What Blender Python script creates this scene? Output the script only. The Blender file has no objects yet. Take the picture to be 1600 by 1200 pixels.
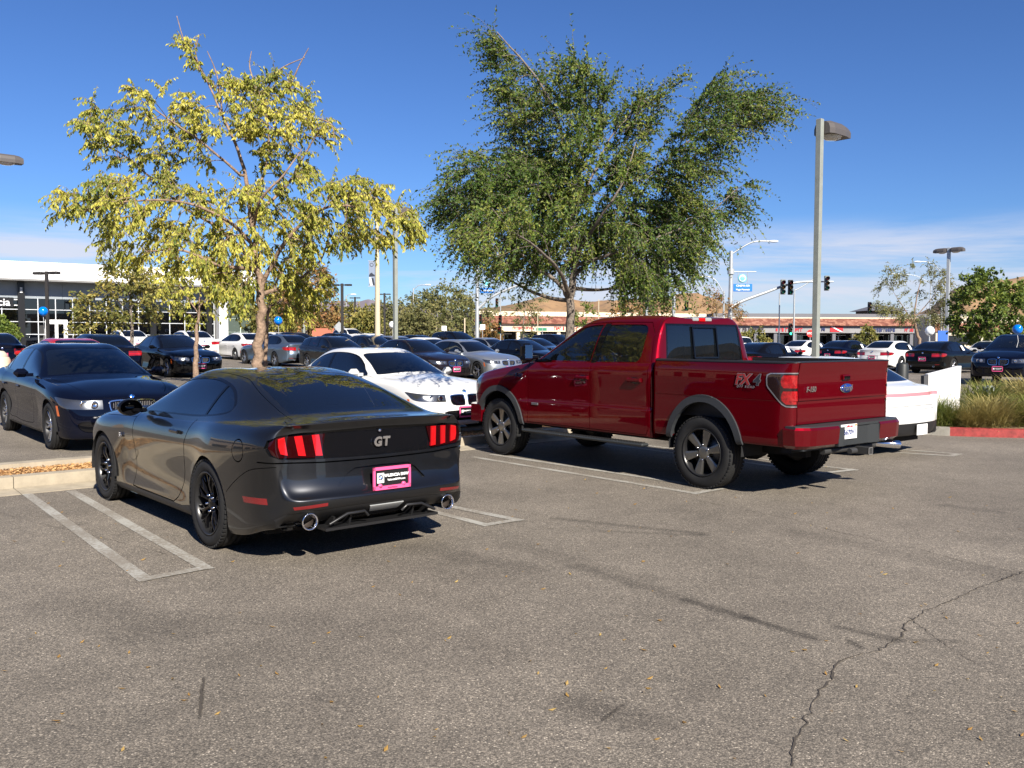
import bpy, bmesh, math, random
import numpy as np
from mathutils import Vector, Matrix
random.seed(7)
RNG = np.random.default_rng(7)
SC = bpy.context.scene
COL = SC.collection
R = math.radians

# ------------------------------------------------------------------ camera, world, sun, exposure
CAM_H = 1.65
PITCH, ROLL, FOCAL = 0.04983, 0.00308, 1389.8
cd = bpy.data.cameras.new('camera'); cam = bpy.data.objects.new('camera', cd); COL.objects.link(cam)
cd.sensor_width = 36.0; cd.lens = FOCAL / 1600 * 36; cd.clip_start = 0.05; cd.clip_end = 20000
cam.matrix_world = Matrix.Translation((0, 0, CAM_H)) @ Matrix.Rotation(math.pi/2 - PITCH, 4, 'X') @ Matrix.Rotation(ROLL, 4, 'Z')
SC.camera = cam
SUN_DIR = Vector((0.407, -0.914, 0)).normalized()          # horizontal direction towards the sun
SUN_EL = R(35)
w = bpy.data.worlds.new('World'); SC.world = w; w.use_nodes = True
nt = w.node_tree; nt.nodes.clear()
N = nt.nodes.new; L = nt.links.new
sky = N('ShaderNodeTexSky'); sky.sky_type = 'NISHITA'; sky.sun_disc = False
sky.sun_elevation = SUN_EL; sky.sun_rotation = math.atan2(SUN_DIR.x, SUN_DIR.y)
sky.altitude = 350; sky.air_density = 1.0; sky.dust_density = 0.1; sky.ozone_density = 2.0
# thin wisps of cloud low in the sky, by direction
tc = N('ShaderNodeTexCoord'); mp = N('ShaderNodeMapping'); mp.inputs['Scale'].default_value = (1.0, 1.0, 9.0); mp.inputs['Location'].default_value = (2.1, .7, .4)
nz = N('ShaderNodeTexNoise'); nz.inputs['Scale'].default_value = 1.5; nz.inputs['Detail'].default_value = 7; nz.inputs['Roughness'].default_value = .62
nz.inputs['Distortion'].default_value = .5
L(tc.outputs['Generated'], mp.inputs['Vector']); L(mp.outputs[0], nz.inputs['Vector'])
cr = N('ShaderNodeValToRGB'); cr.color_ramp.elements[0].position = .45; cr.color_ramp.elements[1].position = .61; cr.color_ramp.elements[1].color = (.85, .85, .85, 1)
L(nz.outputs['Fac'], cr.inputs[0])
sx = N('ShaderNodeSeparateXYZ'); L(tc.outputs['Generated'], sx.inputs[0])
mr = N('ShaderNodeMapRange'); mr.inputs[1].default_value = .135; mr.inputs[2].default_value = .09; mr.interpolation_type = 'SMOOTHSTEP'
L(sx.outputs['Z'], mr.inputs[0])
mu = N('ShaderNodeMath'); mu.operation = 'MULTIPLY'; L(cr.outputs[0], mu.inputs[0]); L(mr.outputs[0], mu.inputs[1])
hs = N('ShaderNodeHueSaturation'); hs.inputs['Saturation'].default_value = 1.0; hs.inputs['Value'].default_value = 1.0
gm = N('ShaderNodeGamma'); gm.inputs[1].default_value = 1.12; tn = N('ShaderNodeMixRGB'); tn.blend_type = 'MULTIPLY'; tn.inputs[0].default_value = 1; tn.inputs[2].default_value = (.435, .625, .96, 1)
L(sky.outputs[0], gm.inputs[0]); L(gm.outputs[0], tn.inputs[1]); L(tn.outputs[0], hs.inputs['Color'])
mx = N('ShaderNodeMixRGB'); mx.inputs[2].default_value = (7.6, 7.8, 8.9, 1)
L(mu.outputs[0], mx.inputs[0]); L(hs.outputs[0], mx.inputs[1])
bg = N('ShaderNodeBackground'); bg.inputs[1].default_value = 0.05
L(mx.outputs[0], bg.inputs[0]); wo = N('ShaderNodeOutputWorld'); L(bg.outputs[0], wo.inputs[0])
sd = bpy.data.lights.new('sun', 'SUN'); sd.energy = 5.0; sd.angle = R(.53); sd.color = (1, .93, .82)
so = bpy.data.objects.new('sun', sd); COL.objects.link(so)
so.rotation_euler = (-(SUN_DIR * math.cos(SUN_EL) + Vector((0, 0, math.sin(SUN_EL))))).to_track_quat('-Z', 'Y').to_euler()
vs = SC.view_settings; SC.display_settings.display_device = 'sRGB'
vs.view_transform = 'Standard'; vs.look = 'None'; vs.exposure = 1.0; vs.gamma = 1; vs.use_curve_mapping = False
SC.cycles.max_bounces = 7; SC.cycles.transparent_max_bounces = 12; SC.cycles.caustics_reflective = False

# ------------------------------------------------------------------ helpers
def nodes(name):
    m = bpy.data.materials.new(name); m.use_nodes = True
    t = m.node_tree; b = t.nodes['Principled BSDF']
    return m, t, b
_M = {}
def mat(name, col=(.5, .5, .5), rough=.5, metal=0, coat=0, emit=None, spec=.5, trans=0, ior=1.45, noise=None, bump=None, flake=0):
    if name in _M: return _M[name]
    m, t, b = nodes(name)
    b.inputs['Base Color'].default_value = (*col, 1); b.inputs['Roughness'].default_value = rough
    b.inputs['Metallic'].default_value = metal; b.inputs['Coat Weight'].default_value = coat
    b.inputs['Coat Roughness'].default_value = .02; b.inputs['Specular IOR Level'].default_value = spec
    b.inputs['IOR'].default_value = ior
    if trans: b.inputs['Transmission Weight'].default_value = trans
    if emit: b.inputs['Emission Color'].default_value = (*emit[0], 1); b.inputs['Emission Strength'].default_value = emit[1]
    nd, ln = t.nodes.new, t.links.new
    if noise or bump or flake:
        tcn = nd('ShaderNodeTexCoord')
    if noise:                                      # (scale, amount, detail)
        n = nd('ShaderNodeTexNoise'); n.inputs['Scale'].default_value = noise[0]; n.inputs['Detail'].default_value = 8
        n.inputs['Roughness'].default_value = .65; ln(tcn.outputs['Object'], n.inputs['Vector'])
        r = nd('ShaderNodeMapRange'); r.inputs[1].default_value = .3; r.inputs[2].default_value = .7
        r.inputs[3].default_value = 1 - noise[1]; r.inputs[4].default_value = 1 + noise[1]; ln(n.outputs['Fac'], r.inputs[0])
        mm = nd('ShaderNodeVectorMath'); mm.operation = 'SCALE'; mm.inputs[0].default_value = col; ln(r.outputs[0], mm.inputs['Scale'])
        ln(mm.outputs[0], b.inputs['Base Color'])
    if bump:                                       # (scale, strength, distance)
        n = nd('ShaderNodeTexNoise'); n.inputs['Scale'].default_value = bump[0]; n.inputs['Detail'].default_value = 5
        ln(tcn.outputs['Object'], n.inputs['Vector'])
        bp = nd('ShaderNodeBump'); bp.inputs['Strength'].default_value = bump[1]; bp.inputs['Distance'].default_value = bump[2]
        ln(n.outputs['Fac'], bp.inputs['Height']); ln(bp.outputs[0], b.inputs['Normal'])
    _M[name] = m; return m
def paint(name, col, metal=.0, rough=.32, coat_ior=1.42):
    """clear-coated car paint with a trace of dust on the coat"""
    if name in _M: return _M[name]
    m, t, b = nodes(name); nd, ln = t.nodes.new, t.links.new
    b.inputs['Metallic'].default_value = metal; b.inputs['Roughness'].default_value = rough
    b.inputs['Specular IOR Level'].default_value = .0; b.inputs['Coat Weight'].default_value = .9; b.inputs['Coat IOR'].default_value = coat_ior
    tcn = nd('ShaderNodeTexCoord'); n = nd('ShaderNodeTexNoise'); n.inputs['Scale'].default_value = 5; n.inputs['Detail'].default_value = 9
    ln(tcn.outputs['Object'], n.inputs['Vector'])
    r = nd('ShaderNodeMapRange'); r.inputs[1].default_value = .35; r.inputs[2].default_value = .75; r.inputs[3].default_value = .005; r.inputs[4].default_value = .03
    ln(n.outputs['Fac'], r.inputs[0]); ln(r.outputs[0], b.inputs['Coat Roughness'])
    sxz = nd('ShaderNodeSeparateXYZ'); ln(tcn.outputs['Object'], sxz.inputs[0])
    dr = nd('ShaderNodeMapRange'); dr.inputs[1].default_value = .75; dr.inputs[2].default_value = .2; dr.inputs[3].default_value = .0; dr.inputs[4].default_value = .05 if sum(col) > .6 else .006
    ln(sxz.outputs['Z'], dr.inputs[0]); dm = nd('ShaderNodeMath'); dm.operation = 'MULTIPLY'; ln(dr.outputs[0], dm.inputs[0]); ln(n.outputs['Fac'], dm.inputs[1])
    mxx = nd('ShaderNodeMixRGB'); mxx.inputs[1].default_value = (*col, 1); mxx.inputs[2].default_value = (.30, .26, .21, 1); ln(dm.outputs[0], mxx.inputs[0])
    ln(mxx.outputs[0], b.inputs['Base Color'])
    wv = nd('ShaderNodeTexNoise'); wv.inputs['Scale'].default_value = 3.0; wv.inputs['Detail'].default_value = 1; ln(tcn.outputs['Object'], wv.inputs['Vector'])
    bp = nd('ShaderNodeBump'); bp.inputs['Strength'].default_value = .02; bp.inputs['Distance'].default_value = .006
    ln(wv.outputs['Fac'], bp.inputs['Height']); ln(bp.outputs[0], b.inputs['Coat Normal'])
    _M[name] = m; return m
def glassmat(name, tint=(.02, .025, .03), through=.25):
    """tinted car or shop glass: mirror by Fresnel over a dark body that lets a share of light through"""
    if name in _M: return _M[name]
    m, t, b = nodes(name); nd, ln = t.nodes.new, t.links.new
    out = t.nodes['Material Output']; t.nodes.remove(b)
    tr = nd('ShaderNodeBsdfTransparent'); tr.inputs[0].default_value = (through, through * 1.02, through * .98, 1)
    df = nd('ShaderNodeBsdfDiffuse'); df.inputs[0].default_value = (*tint, 1)
    gl = nd('ShaderNodeBsdfGlossy'); gl.inputs['Roughness'].default_value = .015; gl.inputs[0].default_value = (.95, .97, 1, 1)
    m1 = nd('ShaderNodeMixShader'); m1.inputs[0].default_value = .18; ln(tr.outputs[0], m1.inputs[1]); ln(df.outputs[0], m1.inputs[2])
    fr = nd('ShaderNodeFresnel'); fr.inputs[0].default_value = 1.52
    ad = nd('ShaderNodeMath'); ad.operation = 'MULTIPLY_ADD'; ad.inputs[1].default_value = 1.1; ad.inputs[2].default_value = .035; ln(fr.outputs[0], ad.inputs[0])
    m2 = nd('ShaderNodeMixShader'); ln(ad.outputs[0], m2.inputs[0]); ln(m1.outputs[0], m2.inputs[1]); ln(gl.outputs[0], m2.inputs[2])
    ln(m2.outputs[0], out.inputs[0]); _M[name] = m; return m

def tag(o, label=None, cat=None, group=None, kind=None):
    if label: o['label'] = label
    if cat: o['category'] = cat
    if group: o['group'] = group
    if kind: o['kind'] = kind
    return o
def empty(name, loc=(0, 0, 0), rz=0, label=None, cat=None, group=None):
    o = bpy.data.objects.new(name, None); COL.objects.link(o); o.location = loc; o.rotation_euler = (0, 0, rz); o.empty_display_size = .2
    return tag(o, label, cat, group)
def obj(name, me, m=None, parent=None, loc=None, rot=None):
    o = bpy.data.objects.new(name, me); COL.objects.link(o)
    if m is not None:
        if not me.materials: me.materials.append(m)
        elif me.materials[0] != m: o.material_slots[0].link = 'OBJECT'; o.material_slots[0].material = m
    if parent: o.parent = parent
    if loc is not None: o.location = loc
    if rot is not None: o.rotation_euler = rot
    return o

class MB:
    """collects simple solids into one mesh"""
    def __init__(s): s.v = []; s.f = []; s.sm = []
    def add(s, v, f, smooth=False):
        n = len(s.v); s.v += [tuple(p) for p in v]; s.f += [tuple(i + n for i in q) for q in f]; s.sm += [smooth] * len(f); return s
    def box(s, c, d, M=None, taper=1.0, bev=0.0):
        hx, hy, hz = d[0] / 2, d[1] / 2, d[2] / 2
        if bev > 0:
            b = min(bev, hx * .9, hy * .9, hz * .9); v = []; 
            idx = {}
            for sx_ in (-1, 1):
                for sy_ in (-1, 1):
                    for sz_ in (-1, 1):
                        for ax in range(3):
                            p = [sx_ * (hx - b), sy_ * (hy - b), sz_ * (hz - b)]; p[ax] += (sx_, sy_, sz_)[ax] * b
                            k = taper if sz_ > 0 else 1
                            idx[(sx_, sy_, sz_, ax)] = len(v); v.append((p[0] * k, p[1] * k, p[2]))
            f = []
            for ax in range(3):
                u, w_ = [a for a in range(3) if a != ax]
                for sg in (-1, 1):
                    q = []
                    for a, bb in ((-1, -1), (1, -1), (1, 1), (-1, 1)):
                        t = [0, 0, 0]; t[ax] = sg; t[u] = a; t[w_] = bb; q.append(idx[(*t, ax)])
                    f.append(q)
                    
            for ax in range(3):       # edges along ax
                u, w_ = [a for a in range(3) if a != ax]
                for a in (-1, 1):
                    for bb in (-1, 1):
                        t0 = [0, 0, 0]; t1 = [0, 0, 0]; t0[ax] = -1; t1[ax] = 1; t0[u] = t1[u] = a; t0[w_] = t1[w_] = bb
                        f.append([idx[(*t0, u)], idx[(*t1, u)], idx[(*t1, w_)], idx[(*t0, w_)]])
            for sx_ in (-1, 1):
                for sy_ in (-1, 1):
                    for sz_ in (-1, 1): f.append([idx[(sx_, sy_, sz_, a)] for a in range(3)])
        else:
            v = [(x * (taper if z > 0 else 1), y * (taper if z > 0 else 1), z) for x in (-hx, hx) for y in (-hy, hy) for z in (-hz, hz)]
            f = [(0, 1, 3, 2), (4, 6, 7, 5), (0, 4, 5, 1), (2, 3, 7, 6), (0, 2, 6, 4), (1, 5, 7, 3)]
        c = Vector(c)
        v = [(M @ Vector(p) if M is not None else Vector(p)) + c for p in v]
        return s.add(v, f)
    def tube(s, pts, rad, seg=8, smooth=True, cap=True):
        pts = [Vector(p) for p in pts]; n = len(pts)
        if not hasattr(rad, '__len__'): rad = [rad] * n
        V = []; F = []; up = None
        for i, p in enumerate(pts):
            d = (pts[min(i + 1, n - 1)] - pts[max(i - 1, 0)])
            d = d.normalized() if d.length > 1e-9 else Vector((0, 0, 1))
            if up is None:
                up = d.orthogonal().normalized()
            up = (up - d * up.dot(d)); up = up.normalized() if up.length > 1e-6 else d.orthogonal().normalized()
            q = d.cross(up)
            for k in range(seg):
                a = 2 * math.pi * (k + .5) / seg; V.append(p + (up * math.cos(a) + q * math.sin(a)) * rad[i])
        for i in range(n - 1):
            for k in range(seg): F.append((i * seg + k, i * seg + (k + 1) % seg, (i + 1) * seg + (k + 1) % seg, (i + 1) * seg + k))
        s.add(V, F, smooth)
        if cap: s.add(V[:seg], [tuple(range(seg))[::-1]]); s.add(V[-seg:], [tuple(range(seg))])
        return s
    def lathe(s, prof, seg=32, axis='Z', c=(0, 0, 0), smooth=True, M=None):
        """prof: (r, h) pairs spun about an axis"""
        V = []; F = []; n = len(prof); c = Vector(c)
        for k in range(seg):
            a = 2 * math.pi * k / seg; ca, sa = math.cos(a), math.sin(a)
            for r, h_ in prof:
                p = Vector((r * ca, r * sa, h_)) if axis == 'Z' else (Vector((r * ca, h_, r * sa)) if axis == 'Y' else Vector((h_, r * ca, r * sa)))
                if M is not None: p = M @ p
                V.append(p + c)
        for k in range(seg):
            k2 = (k + 1) % seg
            for i in range(n - 1): F.append((k * n + i, k2 * n + i, k2 * n + i + 1, k * n + i + 1))
        return s.add(V, F, smooth)
    def prism(s, poly, a, b, plane='XZ', M=None):
        """extrude a polygon given in a plane between two offsets on the third axis"""
        def P(u, v_, t): return {'XZ': (u, t, v_), 'XY': (u, v_, t), 'YZ': (t, u, v_)}[plane]
        n = len(poly); V = [P(u, v_, a) for u, v_ in poly] + [P(u, v_, b) for u, v_ in poly]
        if M is not None: V = [M @ Vector(p) for p in V]
        F = [tuple(range(n)), tuple(range(n, 2 * n))[::-1]] + [(i, (i + 1) % n, n + (i + 1) % n, n + i) for i in range(n)]
        return s.add(V, F)
    def mesh(s, name, fix=True):
        me = bpy.data.meshes.new(name); me.from_pydata(s.v, [], s.f)
        me.polygons.foreach_set('use_smooth', s.sm)
        if fix and len(s.f) < 60000:
            bm = bmesh.new(); bm.from_mesh(me); bmesh.ops.recalc_face_normals(bm, faces=bm.faces); bm.to_mesh(me); bm.free()
        me.update(); return me
    def build(s, name, m, parent=None, loc=None, rot=None): return obj(name, s.mesh(name), m, parent, loc, rot)

def npmesh(name, V, F, smooth=False, mats=None):
    """fast mesh from numpy arrays, all faces the same size"""
    me = bpy.data.meshes.new(name); V = np.asarray(V, np.float32); F = np.asarray(F, np.int32)
    k = F.shape[1]; me.vertices.add(len(V)); me.vertices.foreach_set('co', V.ravel())
    me.loops.add(F.size); me.loops.foreach_set('vertex_index', F.ravel())
    me.polygons.add(len(F)); me.polygons.foreach_set('loop_start', np.arange(0, F.size, k, dtype=np.int32))
    me.polygons.foreach_set('loop_total', np.full(len(F), k, np.int32))
    me.polygons.foreach_set('use_smooth', np.full(len(F), smooth)); me.update(calc_edges=True); me.validate()
    return me
_FONT = {}
def text_mesh(txt, size=.1, depth=.004, bold=0.0, shear=0, space=1, align='CENTER'):
    key = (txt, size, depth, bold, shear, space, align)
    if key in _FONT: return _FONT[key]
    cu = bpy.data.curves.new('lettering', 'FONT'); cu.body = txt; cu.size = size; cu.extrude = depth; cu.offset = bold
    cu.align_x = align; cu.align_y = 'CENTER'; cu.shear = shear; cu.space_character = space; cu.resolution_u = 3
    o = bpy.data.objects.new('lettering', cu); COL.objects.link(o)
    dg = bpy.context.evaluated_depsgraph_get(); me = bpy.data.meshes.new_from_object(o.evaluated_get(dg))
    bpy.data.objects.remove(o); bpy.data.curves.remove(cu); _FONT[key] = me
    return me
def text(txt, m, parent, loc, rot, size=.1, name='lettering', **k):
    me = text_mesh(txt, size, **k).copy(); me.materials.clear()
    return obj(name, me, m, parent, loc, rot)

# ------------------------------------------------------------------ terrain: the lot beyond the planter sits a little higher
AX = R(130.77); UX, UY = math.cos(AX), math.sin(AX)        # stall direction
O0 = (-1.693, 7.571)
def sfwd(x, y): return UX * (x - O0[0]) + UY * (y - O0[1])
def slat(x, y): return -UY * (x - O0[0]) + UX * (y - O0[1])
def SS(t): t = min(1, max(0, t)); return t * t * (3 - 2 * t)
def gz(x, y):
    d = math.hypot(x, y)
    return .09 * SS((sfwd(x, y) - 4.0) / 1.0) + max(0, min(d, 75) - 14) * (.0055 + .006 * max(-.5, min(1.4, -x / 12)))
def PX(px, py):
    a, b = px - 800, py - 600; c, s = math.cos(ROLL), math.sin(ROLL)
    X, Y = (c * a + s * b) / FOCAL, (s * a - c * b) / FOCAL
    return Vector((X, math.cos(PITCH) + Y * math.sin(PITCH), -math.sin(PITCH) + Y * math.cos(PITCH)))
def gp(px, py, z=0):
    """point of the ground seen in the photograph at px, py"""
    d = PX(px, py); g = 0
    for _ in range(12):
        t = (z + g - CAM_H) / d.z; g = gz(d.x * t, d.y * t)
    return Vector((d.x * t, d.y * t, z + g))
def at(px, dist, z=None):
    """point at forward distance dist in the column px (z: on the ground)"""
    d = PX(px, 530); x = d.x / d.y * dist
    return Vector((x, dist, gz(x, dist) if z is None else z))
def zat(px, py, dist):
    d = PX(px, py); return CAM_H + d.z / d.y * dist
def S2W(s, l, z=None):
    """stall coordinates (forward, left) to world"""
    x = O0[0] + UX * s - UY * l; y = O0[1] + UY * s + UX * l
    return Vector((x, y, gz(x, y) if z is None else z))
# ------------------------------------------------------------------ vehicle body kit
def build_cage(P):
    """quad control cage -> subdivided closed-top shell, as a bmesh.
    P: side = list of stations front to rear; front / rear = columns from the centreline outwards"""
    V = []; F = []; cre = []
    K = len(P['side'][0]['rows']); idx = {}
    def add(k, p): 
        idx[k] = len(V); V.append(tuple(p))
    ns = len(P['side'])
    for sgn in (1, -1):
        def key(*a): return (sgn,) + a
        cols = []
        for j, c in enumerate(P['front']):
            cols.append(('f', j, c))
        for i, s in enumerate(P['side']): cols.append(('s', i, s['rows']))
        for j in range(len(P['rear']) - 1, -1, -1): cols.append(('r', j, P['rear'][j]))
        for t, j, c in cols:
            for k, p in enumerate(c):
                if t != 's' and j == 0: 
                    if (0, t, k) not in idx: add((0, t, k), (p[0], 0, p[2]))
                    idx[key(t, j, k)] = idx[(0, t, k)]
                else: add(key(t, j, k), (p[0], sgn * p[1], p[2]))
        def q(*ks):
            f = [idx[k] for k in ks]
            if len(set(f)) >= 3: F.append(f if sgn > 0 else f[::-1])
        for a in range(len(cols) - 1):
            for k in range(K - 1):
                A, B = cols[a], cols[a + 1]
                q(key(A[0], A[1], k), key(B[0], B[1], k), key(B[0], B[1], k + 1), key(A[0], A[1], k + 1))
        if P.get('deck', True):
            nw = len(P['front'])
            grid = [[key('f', j, K - 1) for j in range(nw)] + [key('s', 0, K - 1)]]
            for i in range(1, ns - 1):
                s = P['side'][i]; row = []
                for j, nm in enumerate(('C', 'M', 'R', 'B')[:nw]):
                    p = s[nm]
                    if nm == 'C':
                        if (0, 'd', i) not in idx: add((0, 'd', i), (p[0], 0, p[2]))
                        idx[key('d', i, j)] = idx[(0, 'd', i)]
                    else: add(key('d', i, j), (p[0], sgn * p[1], p[2]))
                    row.append(key('d', i, j))
                grid.append(row + [key('s', i, K - 1)])
            grid.append([key('r', j, K - 1) for j in range(nw)] + [key('s', ns - 1, K - 1)])
            for a in range(len(grid) - 1):
                for b in range(nw):
                    q(grid[a][b], grid[a][b + 1], grid[a + 1][b + 1], grid[a + 1][b])
                    
        for (ka, kb, val) in P.get('creases', lambda key, cols, K, ns: [])(key, cols, K, ns):
            if ka in idx and kb in idx: cre.append((idx[ka], idx[kb], val))
    me = bpy.data.meshes.new('cage'); me.from_pydata(V, [], [tuple(f) for f in F]); me.update()
    bm = bmesh.new(); bm.from_mesh(me)
    bmesh.ops.recalc_face_normals(bm, faces=bm.faces)
    cl = bm.edges.layers.float.new('crease_edge'); bm.verts.ensure_lookup_table()
    for a, b, v in cre:
        e = bm.edges.get((bm.verts[a], bm.verts[b]))
        if e: e[cl] = v
    # normals outwards
    ym = max(abs(v.co.y) for v in bm.verts)
    if sum(f.normal.y * (1 if f.calc_center_median().y > 0 else -1) * f.calc_area() for f in bm.faces if abs(f.calc_center_median().y) > .96 * ym) < 0: bmesh.ops.reverse_faces(bm, faces=bm.faces)
    bm.to_mesh(me); bm.free()
    o = bpy.data.objects.new('cage', me); COL.objects.link(o)
    md = o.modifiers.new('s', 'SUBSURF'); md.levels = P.get('sub', 3); md.render_levels = md.levels
    # move the cage so that the smooth surface passes through the given points
    n0 = len(me.vertices); tgt = np.array([v.co for v in me.vertices]); cur = tgt.copy(); lv = md.levels; md.levels = 2
    for _ in range(3):
        dg = bpy.context.evaluated_depsgraph_get(); ev = o.evaluated_get(dg); got = np.array([ev.data.vertices[i].co for i in range(n0)])
        cur += (tgt - got) * P.get('fit', .85); me.vertices.foreach_set('co', cur.astype(np.float32).ravel()); me.update(); o.update_tag(); bpy.context.view_layer.update()
    md.levels = lv; o.update_tag(); bpy.context.view_layer.update()
    dg = bpy.context.evaluated_depsgraph_get(); me2 = bpy.data.meshes.new_from_object(o.evaluated_get(dg))
    bpy.data.objects.remove(o); bpy.data.meshes.remove(me)
    return Shell(me2)

class Shell:
    """polygon soup with interpolated normals that can be knifed quickly"""
    def __init__(s, me):
        n = len(me.vertices); co = np.empty(n * 3, np.float32); me.vertices.foreach_get('co', co)
        s.co = [tuple(float(c) for c in v) for v in co.reshape(-1, 3)]
        s.nr = [tuple(v.normal) for v in me.vertices]
        s.f = [tuple(p.vertices) for p in me.polygons]; s.lab = [0] * len(s.f)
        s.info = [s._info(f) for f in s.f]; s.arr = None; s.ec = {}
        bpy.data.meshes.remove(me)
    def _info(s, f):
        P = [s.co[i] for i in f]; k = len(P)
        x = [p[0] for p in P]; y = [p[1] for p in P]; z = [p[2] for p in P]
        n = s.nr[f[0]]; n2 = s.nr[f[k // 2]]
        return (min(x), max(x), min(y), max(y), min(z), max(z), sum(x) / k, sum(y) / k, sum(z) / k, (n[0] + n2[0]) / 2, (n[1] + n2[1]) / 2, (n[2] + n2[2]) / 2)
    def split(s, i, j, t):
        k = (i, j) if i < j else (j, i)
        if i > j: t = 1 - t
        q = (k, round(t, 5))
        if q not in s.ec:
            a, b, na, nb = s.co[k[0]], s.co[k[1]], s.nr[k[0]], s.nr[k[1]]
            s.co.append(tuple(a[c] + (b[c] - a[c]) * t for c in range(3))); s.nr.append(tuple(na[c] + (nb[c] - na[c]) * t for c in range(3)))
            s.ec[q] = len(s.co) - 1
        return s.ec[q]
    def cand(s, a, b, u0, u1, v0, v1, pred):
        if s.arr is None or len(s.arr) != len(s.f): s.arr = np.array(s.info)
        A = s.arr
        w_ = np.nonzero((A[:, 2 * a] <= u1) & (A[:, 2 * a + 1] >= u0) & (A[:, 2 * b] <= v1) & (A[:, 2 * b + 1] >= v0))[0]
        out = []
        for i in w_:
            q = s.info[i]
            if s.f[i] is not None and pred(Vector(q[6:9]), Vector(q[9:12])): out.append(int(i))
        return out

def inside(poly, u, v):
    c = False; n = len(poly); j = n - 1
    for i in range(n):
        (a, b), (p, q_) = poly[i], poly[j]
        if (b > v) != (q_ > v) and u < (p - a) * (v - b) / (q_ - b) + a: c = not c
        j = i
    return c
PROJ = {'S': (0, 2, 1), 'T': (0, 1, 2), 'E': (1, 2, 0)}      # side (x,z), top (x,y), end (y,z)
def _bounds(pts): return min(p[0] for p in pts) - .01, max(p[0] for p in pts) + .01, min(p[1] for p in pts) - .01, max(p[1] for p in pts) + .01
def cut(sh, poly, proj, pred, label, only=None, cand=None):
    """knife the outline of poly (2-D, in a projection) into the shell and label what lies inside"""
    a, b, c = PROJ[proj]
    if cand is None: cand = sh.cand(a, b, *_bounds(poly), pred)
    n = len(poly); co = sh.co
    for i in range(n):
        p, q = poly[i], poly[(i + 1) % n]
        du, dv = q[0] - p[0], q[1] - p[1]; Ln = math.hypot(du, dv)
        if Ln < 1e-6: continue
        du /= Ln; dv /= Ln; new = []
        lo0, hi0, lo1, hi1 = min(p[0], q[0]) - 1e-4, max(p[0], q[0]) + 1e-4, min(p[1], q[1]) - 1e-4, max(p[1], q[1]) + 1e-4
        for ci, fi in enumerate(cand):
            I = sh.info[fi]
            if I[2 * a] > hi0 or I[2 * a + 1] < lo0 or I[2 * b] > hi1 or I[2 * b + 1] < lo1: continue
            f = sh.f[fi]; ds = []; ts = []
            for v in f:
                x, y = co[v][a] - p[0], co[v][b] - p[1]
                d = -x * dv + y * du; ds.append(0.0 if abs(d) < 1e-6 else d); ts.append(x * du + y * dv)
            if max(ds) <= 0 or min(ds) >= 0: continue
            m_ = len(f); cs = []
            for k in range(m_):
                k2 = (k + 1) % m_
                if ds[k] * ds[k2] < 0: w_ = ds[k] / (ds[k] - ds[k2]); cs.append(ts[k] + w_ * (ts[k2] - ts[k]))
                elif ds[k] == 0: cs.append(ts[k])
            if not cs or max(cs) < 1e-5 or min(cs) > Ln - 1e-5: continue
            A = []; B = []
            for k in range(m_):
                k2 = (k + 1) % m_
                if ds[k] >= 0: A.append(f[k])
                if ds[k] <= 0: B.append(f[k])
                if ds[k] * ds[k2] < 0:
                    v = sh.split(f[k], f[k2], ds[k] / (ds[k] - ds[k2])); A.append(v); B.append(v)
            if len(A) < 3 or len(B) < 3: continue
            sh.f[fi] = tuple(A); sh.info[fi] = sh._info(A)
            sh.f.append(tuple(B)); sh.info.append(sh._info(B)); sh.lab.append(sh.lab[fi]); new.append(len(sh.f) - 1)
            sh.arr = None
        cand += new
    for fi in cand:
        I = sh.info[fi]
        if (only is None or sh.lab[fi] in only) and inside(poly, I[6 + a], I[6 + b]): sh.lab[fi] = label
    return cand
def groove(sh, line, proj, pred, wd=.005, only=None):
    a, b, c = PROJ[proj]; cand = sh.cand(a, b, *_bounds(line), pred)
    for i in range(len(line) - 1):
        p, q = line[i], line[i + 1]; du, dv = q[0] - p[0], q[1] - p[1]; Ln = math.hypot(du, dv)
        if Ln < 1e-6: continue
        du /= Ln; dv /= Ln; h_ = wd / 2; e = h_ * .8
        poly = [(p[0] - dv * h_ - du * e, p[1] + du * h_ - dv * e), (q[0] - dv * h_ + du * e, q[1] + du * h_ + dv * e),
                (q[0] + dv * h_ + du * e, q[1] - du * h_ + dv * e), (p[0] + dv * h_ - du * e, p[1] - du * h_ - dv * e)]
        u0, u1, v0, v1 = _bounds(poly)
        loc = [k for k in cand if sh.info[k][2 * a] <= u1 and sh.info[k][2 * a + 1] >= u0 and sh.info[k][2 * b] <= v1 and sh.info[k][2 * b + 1] >= v0]
        n0 = len(loc); r = cut(sh, poly, proj, pred, -1, only, loc); cand += r[n0:]
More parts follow.
